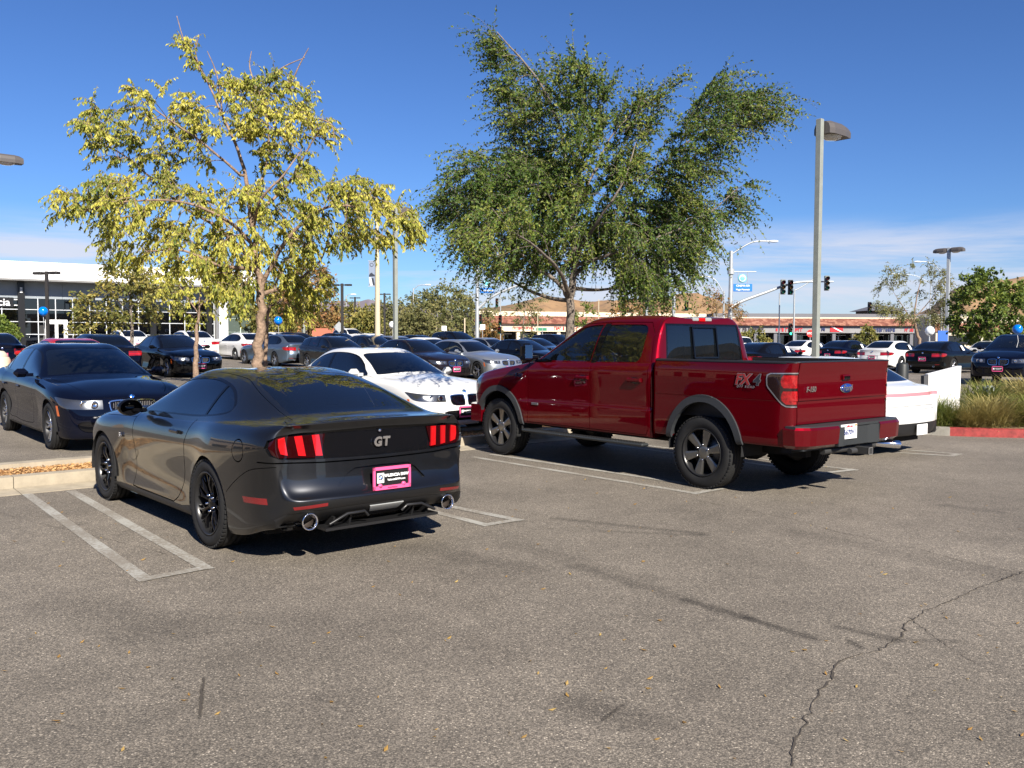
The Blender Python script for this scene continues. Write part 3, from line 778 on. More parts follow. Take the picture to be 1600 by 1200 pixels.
# ------------------------------------------------------------------ pickup
def rbox(m, x0, x1, y0, y1, z0, z1, bev=0): m.box(((x0 + x1) / 2, (y0 + y1) / 2, (z0 + z1) / 2), (abs(x1 - x0), abs(y1 - y0), abs(z1 - z0)), bev=bev); return m
def pickup_kind():
    hl = [0, 0, .06, .36, .42, .80, .93, 1.0]; di = [.14, .03, .006, .0, .012, .0, .014]
    def s(*a, **k): return st(*a, hl=hl, di=di, **k)
    zb = .50
    S = [s(4.30, .93, .52, 1.10, .86, 1),
         s(4.10, .985, zb, 1.16, .92, 1, (.84, 1.19), (.62, 1.21), (.32, 1.22), (1.225,)),
         s(3.67, .998, zb, 1.24, .93, 1, (.84, 1.265), (.64, 1.285), (.32, 1.295), (1.30,)),
         s(3.32, .995, zb, 1.29, .93, .6, (.85, 1.305), (.68, 1.315), (.32, 1.325), (1.33,)),
         s(3.10, .985, zb, 1.325, .93, 0, (.87, 1.335), (.78, 1.338), (.34, 1.34, 3.24), (1.345, 3.28)),
         s(2.99, .982, zb, 1.335, .93, 0, (.90, 1.35), (.83, 1.36, 2.98), (.35, 1.36, 3.14), (1.36, 3.18)),
         s(2.62, .98, zb, 1.35, .93, 0, (.905, 1.37), (.79, 1.62, 2.56), (.35, 1.64, 2.72), (1.645, 2.75)),
         s(2.26, .98, zb, 1.36, .93, 0, (.905, 1.38), (.735, 1.835, 2.16), (.35, 1.865, 2.28), (1.87, 2.31)),
         s(1.85, .98, zb, 1.365, .93, 0, (.905, 1.385), (.725, 1.885), (.35, 1.925), (1.93,)),
         s(1.35, .98, zb, 1.37, .93, 0, (.905, 1.39), (.72, 1.895), (.35, 1.935), (1.94,)),
         s(.98, .98, zb, 1.375, .93, 0, (.905, 1.395), (.715, 1.885), (.35, 1.925), (1.93,)),
         s(.84, .98, zb, 1.38, .93, 0, (.90, 1.40), (.71, 1.868, .86), (.35, 1.905, .86), (1.91, .86)),
         s(.79, .975, zb, 1.385, .925, 0, (.885, 1.405), (.70, 1.82, .80), (.35, 1.85, .80), (1.855, .80)),
         s(.755, .95, zb, 1.39, .90, 0)]
    rr = [(.745, z) for z in (.5, .5, .55, .76, 1.0, 1.2, 1.33, 1.39)]
    rear = [[(x, y, z) for x, z in rr] for y in (0, .34, .70, .84)]
    fr = [(4.2, .52), (4.46, .53), (4.50, .60), (4.52, .72), (4.52, .84), (4.51, .98), (4.49, 1.08), (4.44, 1.14)]
    front = [[(x - sb, y, z) for x, z in fr] for y, sb in ((0, 0), (.34, .015), (.64, .06), (.80, .12))]
    def cre(key, cols, K, ns):
        out = []; nc = len(cols)
        for i in range(nc - 1):
            out.append((key(cols[i][0], cols[i][1], 1), key(cols[i + 1][0], cols[i + 1][1], 1), .7))
            out.append((key(cols[i][0], cols[i][1], 7), key(cols[i + 1][0], cols[i + 1][1], 7), .35))
        for j in range(3): out.append((key('d', 11, j), key('d', 11, j + 1), .5))
        return out
    sh = build_cage({'side': S, 'front': front, 'rear': rear, 'creases': cre, 'sub': 3})
    for sg in (1, -1):
        P = sides(sg); PA = lambda m, n: m.y * sg > .3; Pw = lambda m, n: m.y * sg > .4 and m.z > 1.2
        fw = [(2.90, 1.375), (2.55, 1.60), (2.24, 1.775)] + open_curve([(2.24, 1.775), (2.12, 1.82), (1.90, 1.842), (1.78, 1.842)], 3) + [(1.86, 1.375)]
        rw = [(1.76, 1.375)] + open_curve([(1.66, 1.842), (1.2, 1.842), (1.04, 1.825), (.99, 1.76)], 3) + open_curve([(.99, 1.76), (1.0, 1.46), (1.07, 1.385)], 3)
        cut(sh, fw, 'S', Pw, 2); cut(sh, rw, 'S', Pw, 2)
        cut(sh, [(1.86, 1.36), (1.76, 1.36), (1.655, 1.86), (1.765, 1.86)], 'S', Pw, 7, only=(0, 2))
        cut(sh, [(2.99, 1.345), (2.90, 1.365), (2.52, 1.61), (2.50, 1.585), (2.70, 1.36)], 'S', Pw, 7, only=(0, 2)) if False else None
        cut(sh, arch(3.67, .40, .475, zb, squash=1.10), 'S', PA, -1)
        fl = circle(3.67, .42, .548, -14, 194, 30); fl = [(x, .42 + (z - .42) * 1.06) for x, z in fl]
        cut(sh, [(fl[0][0], .3)] + fl + [(fl[-1][0], .3)], 'S', P, 6, only=(0,))
        d1 = [(3.03, 1.345), (3.03, .62), (3.05, .525), (1.80, .525), (1.80, 1.36), (1.70, 1.875)]
        groove(sh, d1, 'S', P, .008, only=(0,)); groove(sh, [(1.79, .525), (.84, .525), (.80, .60), (.82, 1.38), (.88, 1.74), (.98, 1.865), (1.70, 1.875), (2.2, 1.855), (2.45, 1.72), (2.96, 1.40)], 'S', P, .008, only=(0,))
        groove(sh, [(4.38, .86), (4.1, .86), (3.95, .88)], 'S', P, .006, only=(0,))
        cut(sh, [(4.08, 1.13), (4.5, 1.06), (4.5, .86), (4.22, .86), (4.12, .98)], 'S', lambda m, n: m.x > 4 and m.y * sg > .3, 11, only=(0,))
    gl = lambda m, n: m.z > 1.3
    wsx = [(3.20, 0), (3.16, .35), (3.03, .76), (2.95, .775), (2.6, .735), (2.30, .685), (2.25, .62), (2.33, .3), (2.345, 0)]
    wsx = open_curve(wsx, 3); cut(sh, wsx + [(x, -y) for x, y in wsx[::-1]][1:-1], 'T', gl, 3)
    RW = lambda m, n: m.x < .95 and n.x < -.25
    for y0, y1, lb in ((.70, .235, 3), (.225, -.225, 3), (-.235, -.70, 3)):
        t0 = .66 if y0 > .5 else y0; t1 = -.66 if y1 < -.5 else y1
        cut(sh, [(y0, 1.415), (t0, 1.83), (t1, 1.83), (y1, 1.415)], 'E', RW, lb)
    cut(sh, [(.73, 1.39), (.685, 1.85), (-.685, 1.85), (-.73, 1.39)], 'E', RW, 4, only=(0,))
    cut(sh, [(.62, 1.08), (.62, .80), (-.62, .80), (-.62, 1.08)], 'E', lambda m, n: m.x > 4.2, 4, only=(0,))
    cut(sh, [(.95, .74), (-.95, .74), (-.95, .4), (.95, .4)], 'E', lambda m, n: m.x > 4.32, 8, only=(0,))
    for sg in (1, -1): groove(sh, [(3.22, .80 * sg), (3.7, .80 * sg), (4.3, .74 * sg)], 'T', lambda m, n: m.z > 1.1, .006, only=(0,))
    spec = {0: ('cab', 'paint', 0, .015), 2: ('side_window', 'glassc', -.012, 0), 3: ('window_glass', 'glass', -.008, 0), 4: ('window_frame', 'gloss', -.004, .01), 6: ('fender_flare', 'flare', .022, .05),
            7: ('door_pillar', 'gloss', -.004, .01), 8: ('valance', 'plastic', -.01, .01), 11: ('headlight', 'headlamp', 0, .01)}
    X = finish_kind(sh, spec, [])
    # ---- cargo bed
    def bedrow(x, yo, o=0): return [(x, yo - .10, .56), (x, yo - .02, .56), (x, yo - .002, .61), (x, yo, .80), (x, yo - .004, 1.02), (x, yo - .002, 1.04), (x, yo, 1.24), (x, yo - .008, 1.36), (x, yo - .022, 1.42), (x, yo - .035, 1.43), (x, yo - .09, 1.43), (x, yo - .10, 1.42), (x, yo - .10, .86)]
    S = [{'rows': bedrow(x, y)} for x, y in ((.70, .975), (.68, .985), (.45, .99), (.2, 1.002), (-.03, 1.005), (-.3, 1.002), (-.55, .992), (-.85, .985), (-1.0, .972))]
    S.append({'rows': [(x_, y_, z) for (x_, y_, z), (x0, y0, _) in zip([(-1.10 + (.012 if k > 9 else 0) + (.09 if k > 10 else 0), (.925 if k < 9 else .90) - (.05 if k > 10 else 0), bedrow(0, .985)[k][2]) for k in range(13)], bedrow(0, 1))]})
    rx = [-1.02, -1.10, -1.115, -1.13, -1.125, -1.138, -1.13, -1.145, -1.155, -1.15, -1.09, -1.075, -1.07]
    S2 = [(rx[k], z) for k, (_, _, z) in enumerate(bedrow(0, 1))]
    rear = [[(x, y, z) for x, z in S2] for y in (0, .4, .74, .86)]
    def cre2(key, cols, K, ns):
        out = []
        for i in range(len(cols) - 1):
            for k, v in ((1, .7), (8, .6), (9, .6), (10, .8), (11, .8), (4, .5), (5, .5)): out.append((key(cols[i][0], cols[i][1], k), key(cols[i + 1][0], cols[i + 1][1], k), v))
        return out
    sh = build_cage({'side': S, 'front': [], 'rear': rear, 'deck': False, 'creases': cre2, 'sub': 3})
    EN = lambda m, n: m.x < -.95 and n.x < -.05
    for sg in (1, -1):
        P = lambda m, n: m.y * sg > .3 and n.y * sg > .15
        cut(sh, arch(-.03, .42, .475, .56, squash=1.16), 'S', lambda m, n: m.y * sg > .3, -1)
        fl = [(x, .44 + (z - .44) * 1.13) for x, z in circle(-.03, .44, .543, -16, 196, 30)]
        cut(sh, [(fl[0][0], .3)] + fl + [(fl[-1][0], .3)], 'S', P, 6, only=(0,))
        P2 = lambda m, n: m.y * sg > .86 and m.x < -.7
        tl = open_curve([(-.90, 1.305), (-.868, 1.29), (-.858, 1.26)], 3) + [(-.862, 1.19), (-.88, 1.165)] + open_curve([(-1.02, 1.01), (-1.06, .985), (-1.10, .98)], 3) + [(-1.2, .98), (-1.2, 1.315)]
        big = [(-1.2, 1.325), (-.895, 1.316), (-.852, 1.30), (-.846, 1.26), (-.85, 1.187), (-.868, 1.158), (-1.02, .995), (-1.06, .972), (-1.2, .967)]
        cut(sh, big, 'S', P2, 15, only=(0,)); cut(sh, tl, 'S', P2, 12, only=(0, 15))
        cut(sh, [(-1.035, 1.298), (-1.3, 1.298), (-1.3, 1.165), (-1.035, 1.165), (-1.015, 1.19), (-1.008, 1.23), (-1.015, 1.27)], 'S', P2, 5, only=(12,))
        cut(sh, [(-1.035, 1.135), (-1.3, 1.135), (-1.3, 1.0), (-1.06, 1.0), (-1.02, 1.035), (-1.012, 1.07), (-1.02, 1.11)], 'S', P2, 5, only=(12,))
    tg = [(.86, .785), (.86, 1.5), (-.86, 1.5), (-.86, .785)]
    cut(sh, [(.852, .79), (.852, 1.5), (-.852, 1.5), (-.852, .79)], 'E', lambda m, n: m.x < -1.075, 16, only=(0,))
    for y in (.857, -.857): groove(sh, [(y, .785), (y, 1.46)], 'E', lambda m, n: m.x < -1.0, .012)
    groove(sh, [(.87, .785), (-.87, .785)], 'E', lambda m, n: m.x < -1.0, .012)
    TP = lambda m, n: m.z > 1.40
    cut(sh, [(-2, -2), (2, -2), (2, 2), (-2, 2)], 'T', lambda m, n: m.z > 1.408 and n.z > .35, 8)
    cut(sh, [(-2, -2), (2, -2), (2, 2), (-2, 2)], 'T', lambda m, n: (abs(n.y) > .6 and n.y * m.y < 0) or (m.x < -1 and n.x > .6), 17)
    spec = {0: ('cargo_bed', 'paint', 0, .015), 5: ('brake_lamp', 'brake', .001, .01), 6: ('fender_flare', 'flare', .022, .05), 8: ('bed_rail_cap', 'plastic', .006, .02), 12: ('taillight', 'smoke', .004, .02), 15: ('taillight_edge', 'alu', .006, .02),
            16: ('tailgate', 'paint', .0, .02), 17: ('bed_liner', 'plastic', 0, 0)}
    X += finish_kind(sh, spec, [])
    m = MB(); rbox(m, -1.08, .68, -.88, .88, .80, .86); rbox(m, .665, .70, -.90, .90, .60, 1.39)
    X.append(['bed_floor', m.mesh('bed_floor'), 'plastic', None])
    m = MB()
    for sg in (1, -1): rbox(m, -1.02, 4.25, .42 * sg, .52 * sg, .42, .58)
    rbox(m, .78, 3.20, -.88, .88, .48, .80); rbox(m, 3.2, 4.4, -.60, .60, .45, 1.1); rbox(m, -1.05, .70, -.56, .56, .60, .80); rbox(m, -1.10, -.98, -.9, .9, .50, .74)
    X.append(['chassis', m.mesh('chassis'), 'black', None])
    m = MB(); m.tube([(0, -.72, .40), (0, .72, .40)], .045, 12); m.lathe([(.001, -.17), (.10, -.15), (.15, -.05), (.155, .05), (.11, .14), (.001, .17)], 20, 'X', c=(-.02, .06, .41))
    m.tube([(0, .06, .42), (1.8, .05, .52)], .05, 10)
    for sg in (1, -1): m.prism([(-.62, .56), (-.60, .60), (.62, .62), (.66, .58), (.0, .47)], sg * .50 - .03, sg * .50 + .03, 'XZ'); m.tube([(-.1, sg * .46, .42), (-.28, sg * .40, .78)], .035, 8)
    X.append(['rear_axle', m.mesh('rear_axle'), 'chassis', None])
    m = MB()
    for x in (-.03, 3.67):
        for sg in (1, -1): liner(m, x, .48, .51, .975 * sg, .60 * sg)
    X.append(['wheel_liner', m.mesh('wheel_liner', fix=False), 'black', None])
    # rear bumper
    def out(y): y = abs(y); return -1.335 + .03 * (y / .9) ** 2 + (.10 * max(0, (y - .82) / .16) ** 1.5 if y > .82 else 0)
    ysp = [.985, .96, .92, .86, .78, .66, .52, .395]
    for sg in (1, -1):
        m = MB(); sec = [(.012, .770), (-.006, .745), (.008, .585), (.06, .550)]; V = []; F = []
        pts = [(-1.06, .992)] + [(out(y), y) for y in ysp]
        for x, y in pts:
            for dx, z in sec: V.append((x + (dx if y < .98 else 0), sg * (y - (0 if y < .98 else dx)), z))
        for i in range(len(pts) - 1):
            for k in range(3): F.append((i * 4 + k, i * 4 + k + 1, (i + 1) * 4 + k + 1, (i + 1) * 4 + k))
        m.add(V, F, False); X.append(['bumper_corner', m.mesh('bumper_corner'), 'paint', None])
    m = MB(); pl = [(-1.08, .985), (-1.20, .985)] + [(out(y) + .014, y * .99) for y in ysp]; pl = pl + [(x, -y) for x, y in pl[::-1]]
    m.prism(pl, .756, .782, 'XY')
    c = [(-1.10, .40), (-1.325, .40), (-1.335, .34), (-1.30, .20), (-1.30, -.20), (-1.335, -.34), (-1.325, -.40), (-1.10, -.40)]
    m.prism(c, .555, .753, 'XY'); m.prism([(-1.08, .90), (-1.22, .88), (-1.22, -.88), (-1.08, -.90)], .53, .60, 'XY')
    X.append(['bumper_step_pad', m.mesh('bumper_step_pad'), 'bumper', None])
    m = MB(); m.box((-1.36, -.02, .49), (.16, .075, .075)); m.tube([(-1.2, .5, .50), (-1.2, -.5, .50)], .035, 8); m.tube([(-1.36, .14, .50), (-1.36, .25, .50)], .03, 10)
    X.append(['hitch_receiver', m.mesh('hitch_receiver'), 'chassis', None])
    m = MB()
    for dy, dz, sy, sz in ((0, .035, .08, .008), (0, -.035, .08, .008), (.036, 0, .008, .078), (-.036, 0, .008, .078)): m.box((-1.442, -.02 + dy, .49 + dz), (.006, sy, sz))
    X.append(['hitch_collar', m.mesh('hitch_collar'), 'alu', None])
    m = MB(); m.tube([(-.9, -.62, .50), (-1.1, -.66, .50), (-1.26, -.80, .49), (-1.30, -.87, .485)], [.034, .036, .042, .044], 14); 
    X.append(['exhaust_tip', m.mesh('exhaust_tip'), 'chrome', None])
    for sg in (1, -1):
        m = MB(); rbox(m, .84, 3.12, sg * .90, sg * 1.03, .385, .425, bev=.018)
        X.append(['running_board', m.mesh('running_board'), 'bumper', None])
        m = MB()
        for k in range(46): rbox(m, .90 + .048 * k, .92 + .048 * k, sg * .915, sg * 1.015, .424, .431)
        X.append(['step_tread', m.mesh('step_tread'), 'plastic', None])
        m = MB(); m.box((0, 0, 0), (.13, .16, .26), bev=.04); X.append(['door_mirror', m.mesh('door_mirror'), 'gloss', None, (2.86, sg * 1.15, 1.47), (0, 0, R(-8 * sg))])
        m = MB(); m.box((-.068, 0, .02), (.006, .12, .18), bev=.003); X.append(['mirror_glass', m.mesh('mirror_glass'), 'mirror', None, (2.86, sg * 1.15, 1.47), (0, 0, R(-8 * sg))])
        m = MB(); m.box((2.88, sg * 1.02, 1.41), (.09, .16, .05), bev=.015); X.append(['mirror_arm', m.mesh('mirror_arm'), 'gloss', None])
        for hx in (1.93, 1.02):
            m = MB(); m.box((0, 0, 0), (.23, .03, .045), bev=.012); m.box((.10, -.014 * sg, 0), (.035, .03, .055), bev=.008); m.box((-.10, -.014 * sg, 0), (.035, .03, .055), bev=.008)
            X.append(['door_handle', m.mesh('door_handle'), 'paint', None, (hx, sg * 1.0, 1.17)])
            m = MB(); m.lathe([(.001, .004), (.062, .003), (.062, 0)], 20, 'Y', M=Matrix.Diagonal((1.35, sg, .62))); X.append(['handle_cup', m.mesh('handle_cup'), 'gloss', None, (hx, sg * .979, 1.165)])
        m = MB(); m.prism([(2.62, 1.366), (2.96, 1.352), (2.90, 1.392), (2.58, 1.375)], sg * .915, sg * .93, 'XZ')
        X.append(['window_sill_strip', m.mesh('window_sill_strip'), 'gloss', None])
        m = MB(); m.prism([(2.735, 1.385), (2.76, 1.385), (2.585, 1.56), (2.575, 1.55)], sg * .905, sg * .93, 'XZ')
        X.append(['quarter_post', m.mesh('quarter_post'), 'alu', None]) if False else None
    m = MB(); m.box((.83, 0, 1.905), (.05, .36, .05), bev=.012); X.append(['high_brake_lamp', m.mesh('high_brake_lamp'), 'frost', None])
    m = MB(); m.box((.803, .02, 1.905), (.012, .12, .044)); X.append(['high_brake_lens', m.mesh('high_brake_lens'), 'redlit', None])
    for y0, y1, z0, z1 in ((.215, .235, 1.43, 1.815), (-.235, -.215, 1.43, 1.815), (-.22, .22, 1.425, 1.445), (-.22, .22, 1.80, 1.82)):
        m = MB(); V = []
        for y in (y0, y1):
            for z in (z0, z1):
                for dx in (0, .012): V.append((.722 + (z - 1.4) * .135 + dx, y, z))
        m.add(V, [(0, 1, 3, 2), (4, 6, 7, 5), (0, 4, 5, 1), (2, 3, 7, 6), (0, 2, 6, 4), (1, 5, 7, 3)]); X.append(['slider_frame', m.mesh('slider_frame'), 'gloss', None])
    # tailgate handle, oval badge, ridges
    m = MB(); m.box((0, 0, 0), (.02, .15, .06), bev=.01); X.append(['tailgate_handle', m.mesh('tailgate_handle'), 'paint', None, (-1.145, -.02, 1.255)])
    m = MB(); m.box((0, 0, 0), (.01, .11, .036)); X.append(['handle_cup', m.mesh('handle_cup'), 'gloss', None, (-1.151, -.02, 1.252)])
    m = MB(); m.lathe([(.001, 0), (.118, .0), (.122, .004), (.118, .008), (.001, .009)], 36, 'X', M=Matrix.Diagonal((-1, 1, .42))); X.append(['oval_badge_rim', m.mesh('oval_badge_rim'), 'chrome', None, (-1.138, -.03, 1.14)])
    m = MB(); m.lathe([(.001, .012), (.108, .011), (.108, .0)], 36, 'X', M=Matrix.Diagonal((-1, 1, .40))); X.append(['oval_badge', m.mesh('oval_badge'), 'ovalblue', None, (-1.138, -.03, 1.14)])
    # front bumper and grille bars
    m = MB(); m.prism([(4.10, .99), (4.35, .985), (4.55, .80), (4.64, .4), (4.64, -.4), (4.55, -.80), (4.35, -.985), (4.10, -.99)], .45, .70, 'XY'); X.append(['front_bumper', m.mesh('front_bumper'), 'paint', None])
    m = MB()
    for z in (.85, .94, 1.03): rbox(m, 4.44, 4.50, -.60, .60, z - .02, z + .02)
    X.append(['grille_bar', m.mesh('grille_bar'), 'plastic', None])
    X += interior(1.15, 2.75, .98, 1.34, 2, .40, 1.62)
    X.append(['plate', plate_mesh(), 'platewh', None, (-1.318, .20, .70), (0, 0, 0)])
    X += wheels('truck', .405, .275, .268, (0, 3.67), 1.975 - .275, 48)
    return X

# ------------------------------------------------------------------ saloon, coupe, wagon / SUV from one family
def saloon_kind(kx=1.0, ky=1.0, kz=1.0, doors=4, form='saloon', sub=3, wheel='twin', Rt=.335, lift=0, tail='l', fine=True, pink=True):
    zb = .19
    S = [st(3.55, .83, zb, .745, .74, 1),
         st(3.32, .895, zb, .825, .80, 1, (.69, .85), (.48, .86), (.27, .868), (.872,)),
         st(2.97, .925, zb, .885, .81, 1, (.68, .912), (.50, .925), (.28, .938), (.942,)),
         st(2.60, .918, zb, .915, .81, .7, (.70, .935), (.53, .955), (.29, .975), (.98,)),
         st(2.27, .91, zb, .935, .815, 0, (.74, .95), (.63, .978), (.31, 1.0, 2.36), (1.005, 2.39)),
         st(2.13, .91, zb, .94, .82, 0, (.80, .955), (.74, .972, 2.11), (.32, 1.012, 2.26), (1.018, 2.29)),
         st(1.75, .91, zb, .95, .83, 0, (.815, .97), (.68, 1.17, 1.68), (.32, 1.215, 1.80), (1.225, 1.83)),
         st(1.38, .91, zb, .96, .835, 0, (.825, .98), (.625, 1.335, 1.22), (.31, 1.39, 1.30), (1.40, 1.33)),
         st(.95, .91, zb, .968, .84, 0, (.825, .988), (.60, 1.392), (.30, 1.445), (1.458,)),
         st(.50, .91, zb, .973, .84, 0, (.825, .993), (.60, 1.398), (.30, 1.45), (1.464,)),
         st(.12, .915, zb, .98, .84, .3, (.825, 1.0), (.60, 1.375), (.30, 1.428), (1.44,))]
    if form == 'saloon':
        S += [st(-.16, .925, zb, .988, .84, 1, (.82, 1.01), (.605, 1.318), (.31, 1.37), (1.383,)),
              st(-.46, .922, zb, 1.0, .83, .9, (.79, 1.025), (.62, 1.185), (.33, 1.23), (1.24,)),
              st(-.70, .91, .22, 1.01, .815, .6, (.745, 1.035), (.61, 1.075), (.34, 1.10), (1.105,)),
              st(-.88, .885, .27, 1.012, .785, .4, (.70, 1.035), (.57, 1.052), (.34, 1.065), (1.07,)),
              st(-.99, .82, .30, .99, .72, .3)]
        rr = [(-.85, .30), (-1.06, .31), (-1.10, .37), (-1.125, .50), (-1.12, .62), (-1.085, .73), (-1.055, .90), (-1.06, 1.045)]
    elif form == 'wagon':
        S += [st(-.16, .925, zb, .988, .84, 1, (.82, 1.012), (.60, 1.365), (.31, 1.42), (1.432,)),
              st(-.46, .922, zb, 1.0, .835, .9, (.81, 1.025), (.605, 1.345), (.33, 1.405), (1.418,)),
              st(-.74, .91, .22, 1.01, .82, .6, (.79, 1.035), (.60, 1.305), (.34, 1.375, -.78), (1.39, -.80)),
              st(-.86, .885, .27, 1.012, .80, .4, (.76, 1.04), (.59, 1.23), (.34, 1.33, -.86), (1.345, -.88)),
              st(-.97, .83, .30, 1.0, .745, .3)]
        rr = [(-.85, .30), (-1.05, .31), (-1.08, .37), (-1.09, .50), (-1.08, .66), (-1.06, .78), (-1.05, .92), (-1.03, 1.02)]
    ys = (0, .32, .56, .70)
    rear = [[(x + sb, y, z - (.012 * j if k == 7 else 0)) for k, (x, z) in enumerate(rr)] for j, (y, sb) in enumerate(zip(ys, (0, .012, .05, .10)))]
    fr = [(3.4, .18), (3.75, .19), (3.79, .25), (3.805, .38), (3.80, .51), (3.775, .63), (3.74, .73), (3.665, .785)]
    front = [[(x - sb, y, z - (.02 * j / 3 if k > 5 else 0)) for k, (x, z) in enumerate(fr)] for j, (y, sb) in enumerate(zip(ys, (0, .02, .065, .125)))]
    def cre(key, cols, K, ns):
        out = []
        for i in range(len(cols) - 1):
            out.append((key(cols[i][0], cols[i][1], 1), key(cols[i + 1][0], cols[i + 1][1], 1), .6))
            out.append((key(cols[i][0], cols[i][1], 6), key(cols[i + 1][0], cols[i + 1][1], 6), .35))
            if i > len(cols) - 6: out.append((key(cols[i][0], cols[i][1], 7), key(cols[i + 1][0], cols[i + 1][1], 7), .6))
        for j in range(3): out.append((key('d', 5, j), key('d', 5, j + 1), .5))
        return out
    sh = build_cage({'side': S, 'front': front, 'rear': rear, 'creases': cre, 'sub': sub})
    for sg in (1, -1):
        P = sides(sg); Pw = lambda m, n: m.y * sg > .4 and m.z > .9
        if form == 'saloon':
            if doors == 4: w = [(1.95, .99), (1.66, 1.155), (1.32, 1.305), (1.0, 1.362), (.6, 1.375), (.25, 1.358), (-.02, 1.30), (-.22, 1.205), (-.30, 1.12), (-.22, 1.055), (0, 1.03), (.6, 1.012), (1.3, 1.0)]
            else: w = [(1.90, .99), (1.62, 1.155), (1.28, 1.305), (.96, 1.358), (.56, 1.370), (.2, 1.35), (-.08, 1.28), (-.33, 1.16), (-.36, 1.11), (-.2, 1.06), (.1, 1.035), (.7, 1.012), (1.3, 1.0)]
        else: w = [(1.95, .99), (1.66, 1.155), (1.32, 1.305), (1.0, 1.362), (.6, 1.375), (.1, 1.36), (-.3, 1.335), (-.60, 1.27), (-.73, 1.14), (-.68, 1.07), (-.3, 1.045), (.4, 1.015), (1.3, 1.0)]
        w = loft_poly(w, 3)
        big = [(x + (x - .85) * .022, z + (.014 if z > 1.1 else -.012)) for x, z in w]
        cut(sh, big, 'S', Pw, 7); cut(sh, w, 'S', Pw, 2, only=(7,))
        if doors == 4:
            cut(sh, [(.93, .9), (.87, 1.5), (.80, 1.5), (.84, .9)], 'S', Pw, 7, only=(2,)); 
            cut(sh, [(.0, .9), (-.06, 1.5), (-.10, 1.5), (-.05, .9)], 'S', Pw, 7, only=(2,))
            gr = [[(2.02, .955), (1.98, .7), (1.97, .40), (2.0, .30), (1.0, .29), (.89, .40), (.87, .97)], [(.88, .30), (.40, .31), (.34, .46), (.22, .62), (.02, .72), (-.08, .84), (-.06, 1.0)]]
        else:
            cut(sh, [(.50, .9), (.42, 1.5), (.35, 1.5), (.42, .9)], 'S', Pw, 7, only=(2,))
            gr = [[(2.02, .955), (1.98, .7), (1.97, .40), (2.0, .30), (.62, .29), (.46, .5), (.42, .97)]]
        for g in gr: groove(sh, open_curve(g, 3), 'S', P, .007, only=(0,))
        PA = lambda m, n: m.y * sg > .3; cut(sh, arch(0, Rt, Rt + .042, zb), 'S', PA, -1); cut(sh, arch(2.97, Rt, Rt + .042, zb), 'S', PA, -1)
        cut(sh, [(2.52, .16), (2.52, .235), (.45, .245), (.45, .16)], 'S', P, 8, only=(0,))
        cut(sh, [(3.38, .50), (3.44, .50), (3.40, .64), (3.35, .64)], 'S', P, 18, only=(0,))
        # lamps
        hl_ = loft_poly([(3.36, .70), (3.27, .755), (3.46, .742), (3.66, .72), (3.82, .70), (3.82, .605), (3.64, .600), (3.48, .63)], 3)
        cut(sh, hl_, 'S', lambda m, n: m.x > 3 and m.y * sg > .385, 11, only=(0,))
        tl = loft_poly([(-.80, .905), (-.72, .87), (-.80, .80), (-.95, .765), (-1.2, .755), (-1.2, .885), (-1.0, .915)], 3)
        ed = .40 if tail == 'l' else .52
        if tail == 'bar': tl = [(-.86, .945), (-1.4, .955), (-1.4, .895), (-.86, .90)]; ed = -.01
        cut(sh, tl, 'S', (lambda m, n: m.x < -.6 and m.y * sg > ed), 12, only=(0,))
        if tail != 'bar': cut(sh, [(-.9, .835), (-1.3, .84), (-1.3, .80), (-.9, .80)], 'S', lambda m, n: m.x < -.6 and m.y * sg > ed, 5, only=(12,))
        groove(sh, [(-.74, .71 * sg), (-.9, .69 * sg), (-1.05, .66 * sg)], 'T', lambda m, n: m.z > .95 and m.x < -.4, .006, only=(0,))
        groove(sh, open_curve([(2.25, .70 * sg), (2.8, .68 * sg), (3.3, .60 * sg), (3.55, .50 * sg)], 3), 'T', lambda m, n: m.z > .6 and m.x > 2, .006, only=(0,))
    gl = lambda m, n: m.z > .93
    ws = open_curve([(2.24, 0), (2.20, .35), (2.09, .67), (2.0, .685), (1.7, .62), (1.36, .565), (1.31, .5), (1.35, .3), (1.365, 0)], 3)
    cut(sh, ws + [(x, -y) for x, y in ws[::-1]][1:-1], 'T', gl, 3)
    if form == 'saloon': bl = open_curve([(.06, 0), (.04, .3), (-.02, .50), (-.12, .535), (-.42, .56), (-.60, .56), (-.66, .5), (-.70, .25), (-.71, 0)], 3); cut(sh, bl + [(x, -y) for x, y in bl[::-1]][1:-1], 'T', gl, 3)
    else: cut(sh, loft_poly([(.60, 1.05), (.53, 1.30), (0, 1.355), (-.53, 1.30), (-.60, 1.05), (0, 1.04)], 3), 'E', lambda m, n: m.x < -.7 and m.z > .98, 3)
    RE = lambda m, n: m.x < -.75 and n.x < -.1
    cut(sh, [(.55, .44), (-.55, .44), (-.48, .26), (.48, .26)] if tail != 'bar' else [(1.2, .50), (-1.2, .50), (-1.2, .2), (1.2, .2)], 'E', RE if tail != 'bar' else (lambda m, n: m.x < -.55), 8, only=(0,))
    if tail == 'bar': groove(sh, [(.8, .70), (-.8, .70)], 'E', RE, .006, only=(0,))
    if tail != 'bar': cut(sh, [(.28, .74), (-.28, .74), (-.28, .585), (.28, .585)], 'E', RE, 10, only=(0,))
    groove(sh, [(.72, .745), (.3, .755), (-.3, .755), (-.72, .745)], 'E', RE, .007, only=(0,))
    for sg in (1, -1): cut(sh, [(sg * .52, .40), (sg * .72, .41), (sg * .72, .435), (sg * .52, .425)], 'E', RE, 9, only=(0,))
    FE = lambda m, n: m.x > 3.3
    cut(sh, loft_poly([(.36, .44), (.40, .36), (.36, .28), (-.36, .28), (-.40, .36), (-.36, .44)], 3), 'E', FE, 4, only=(0,))
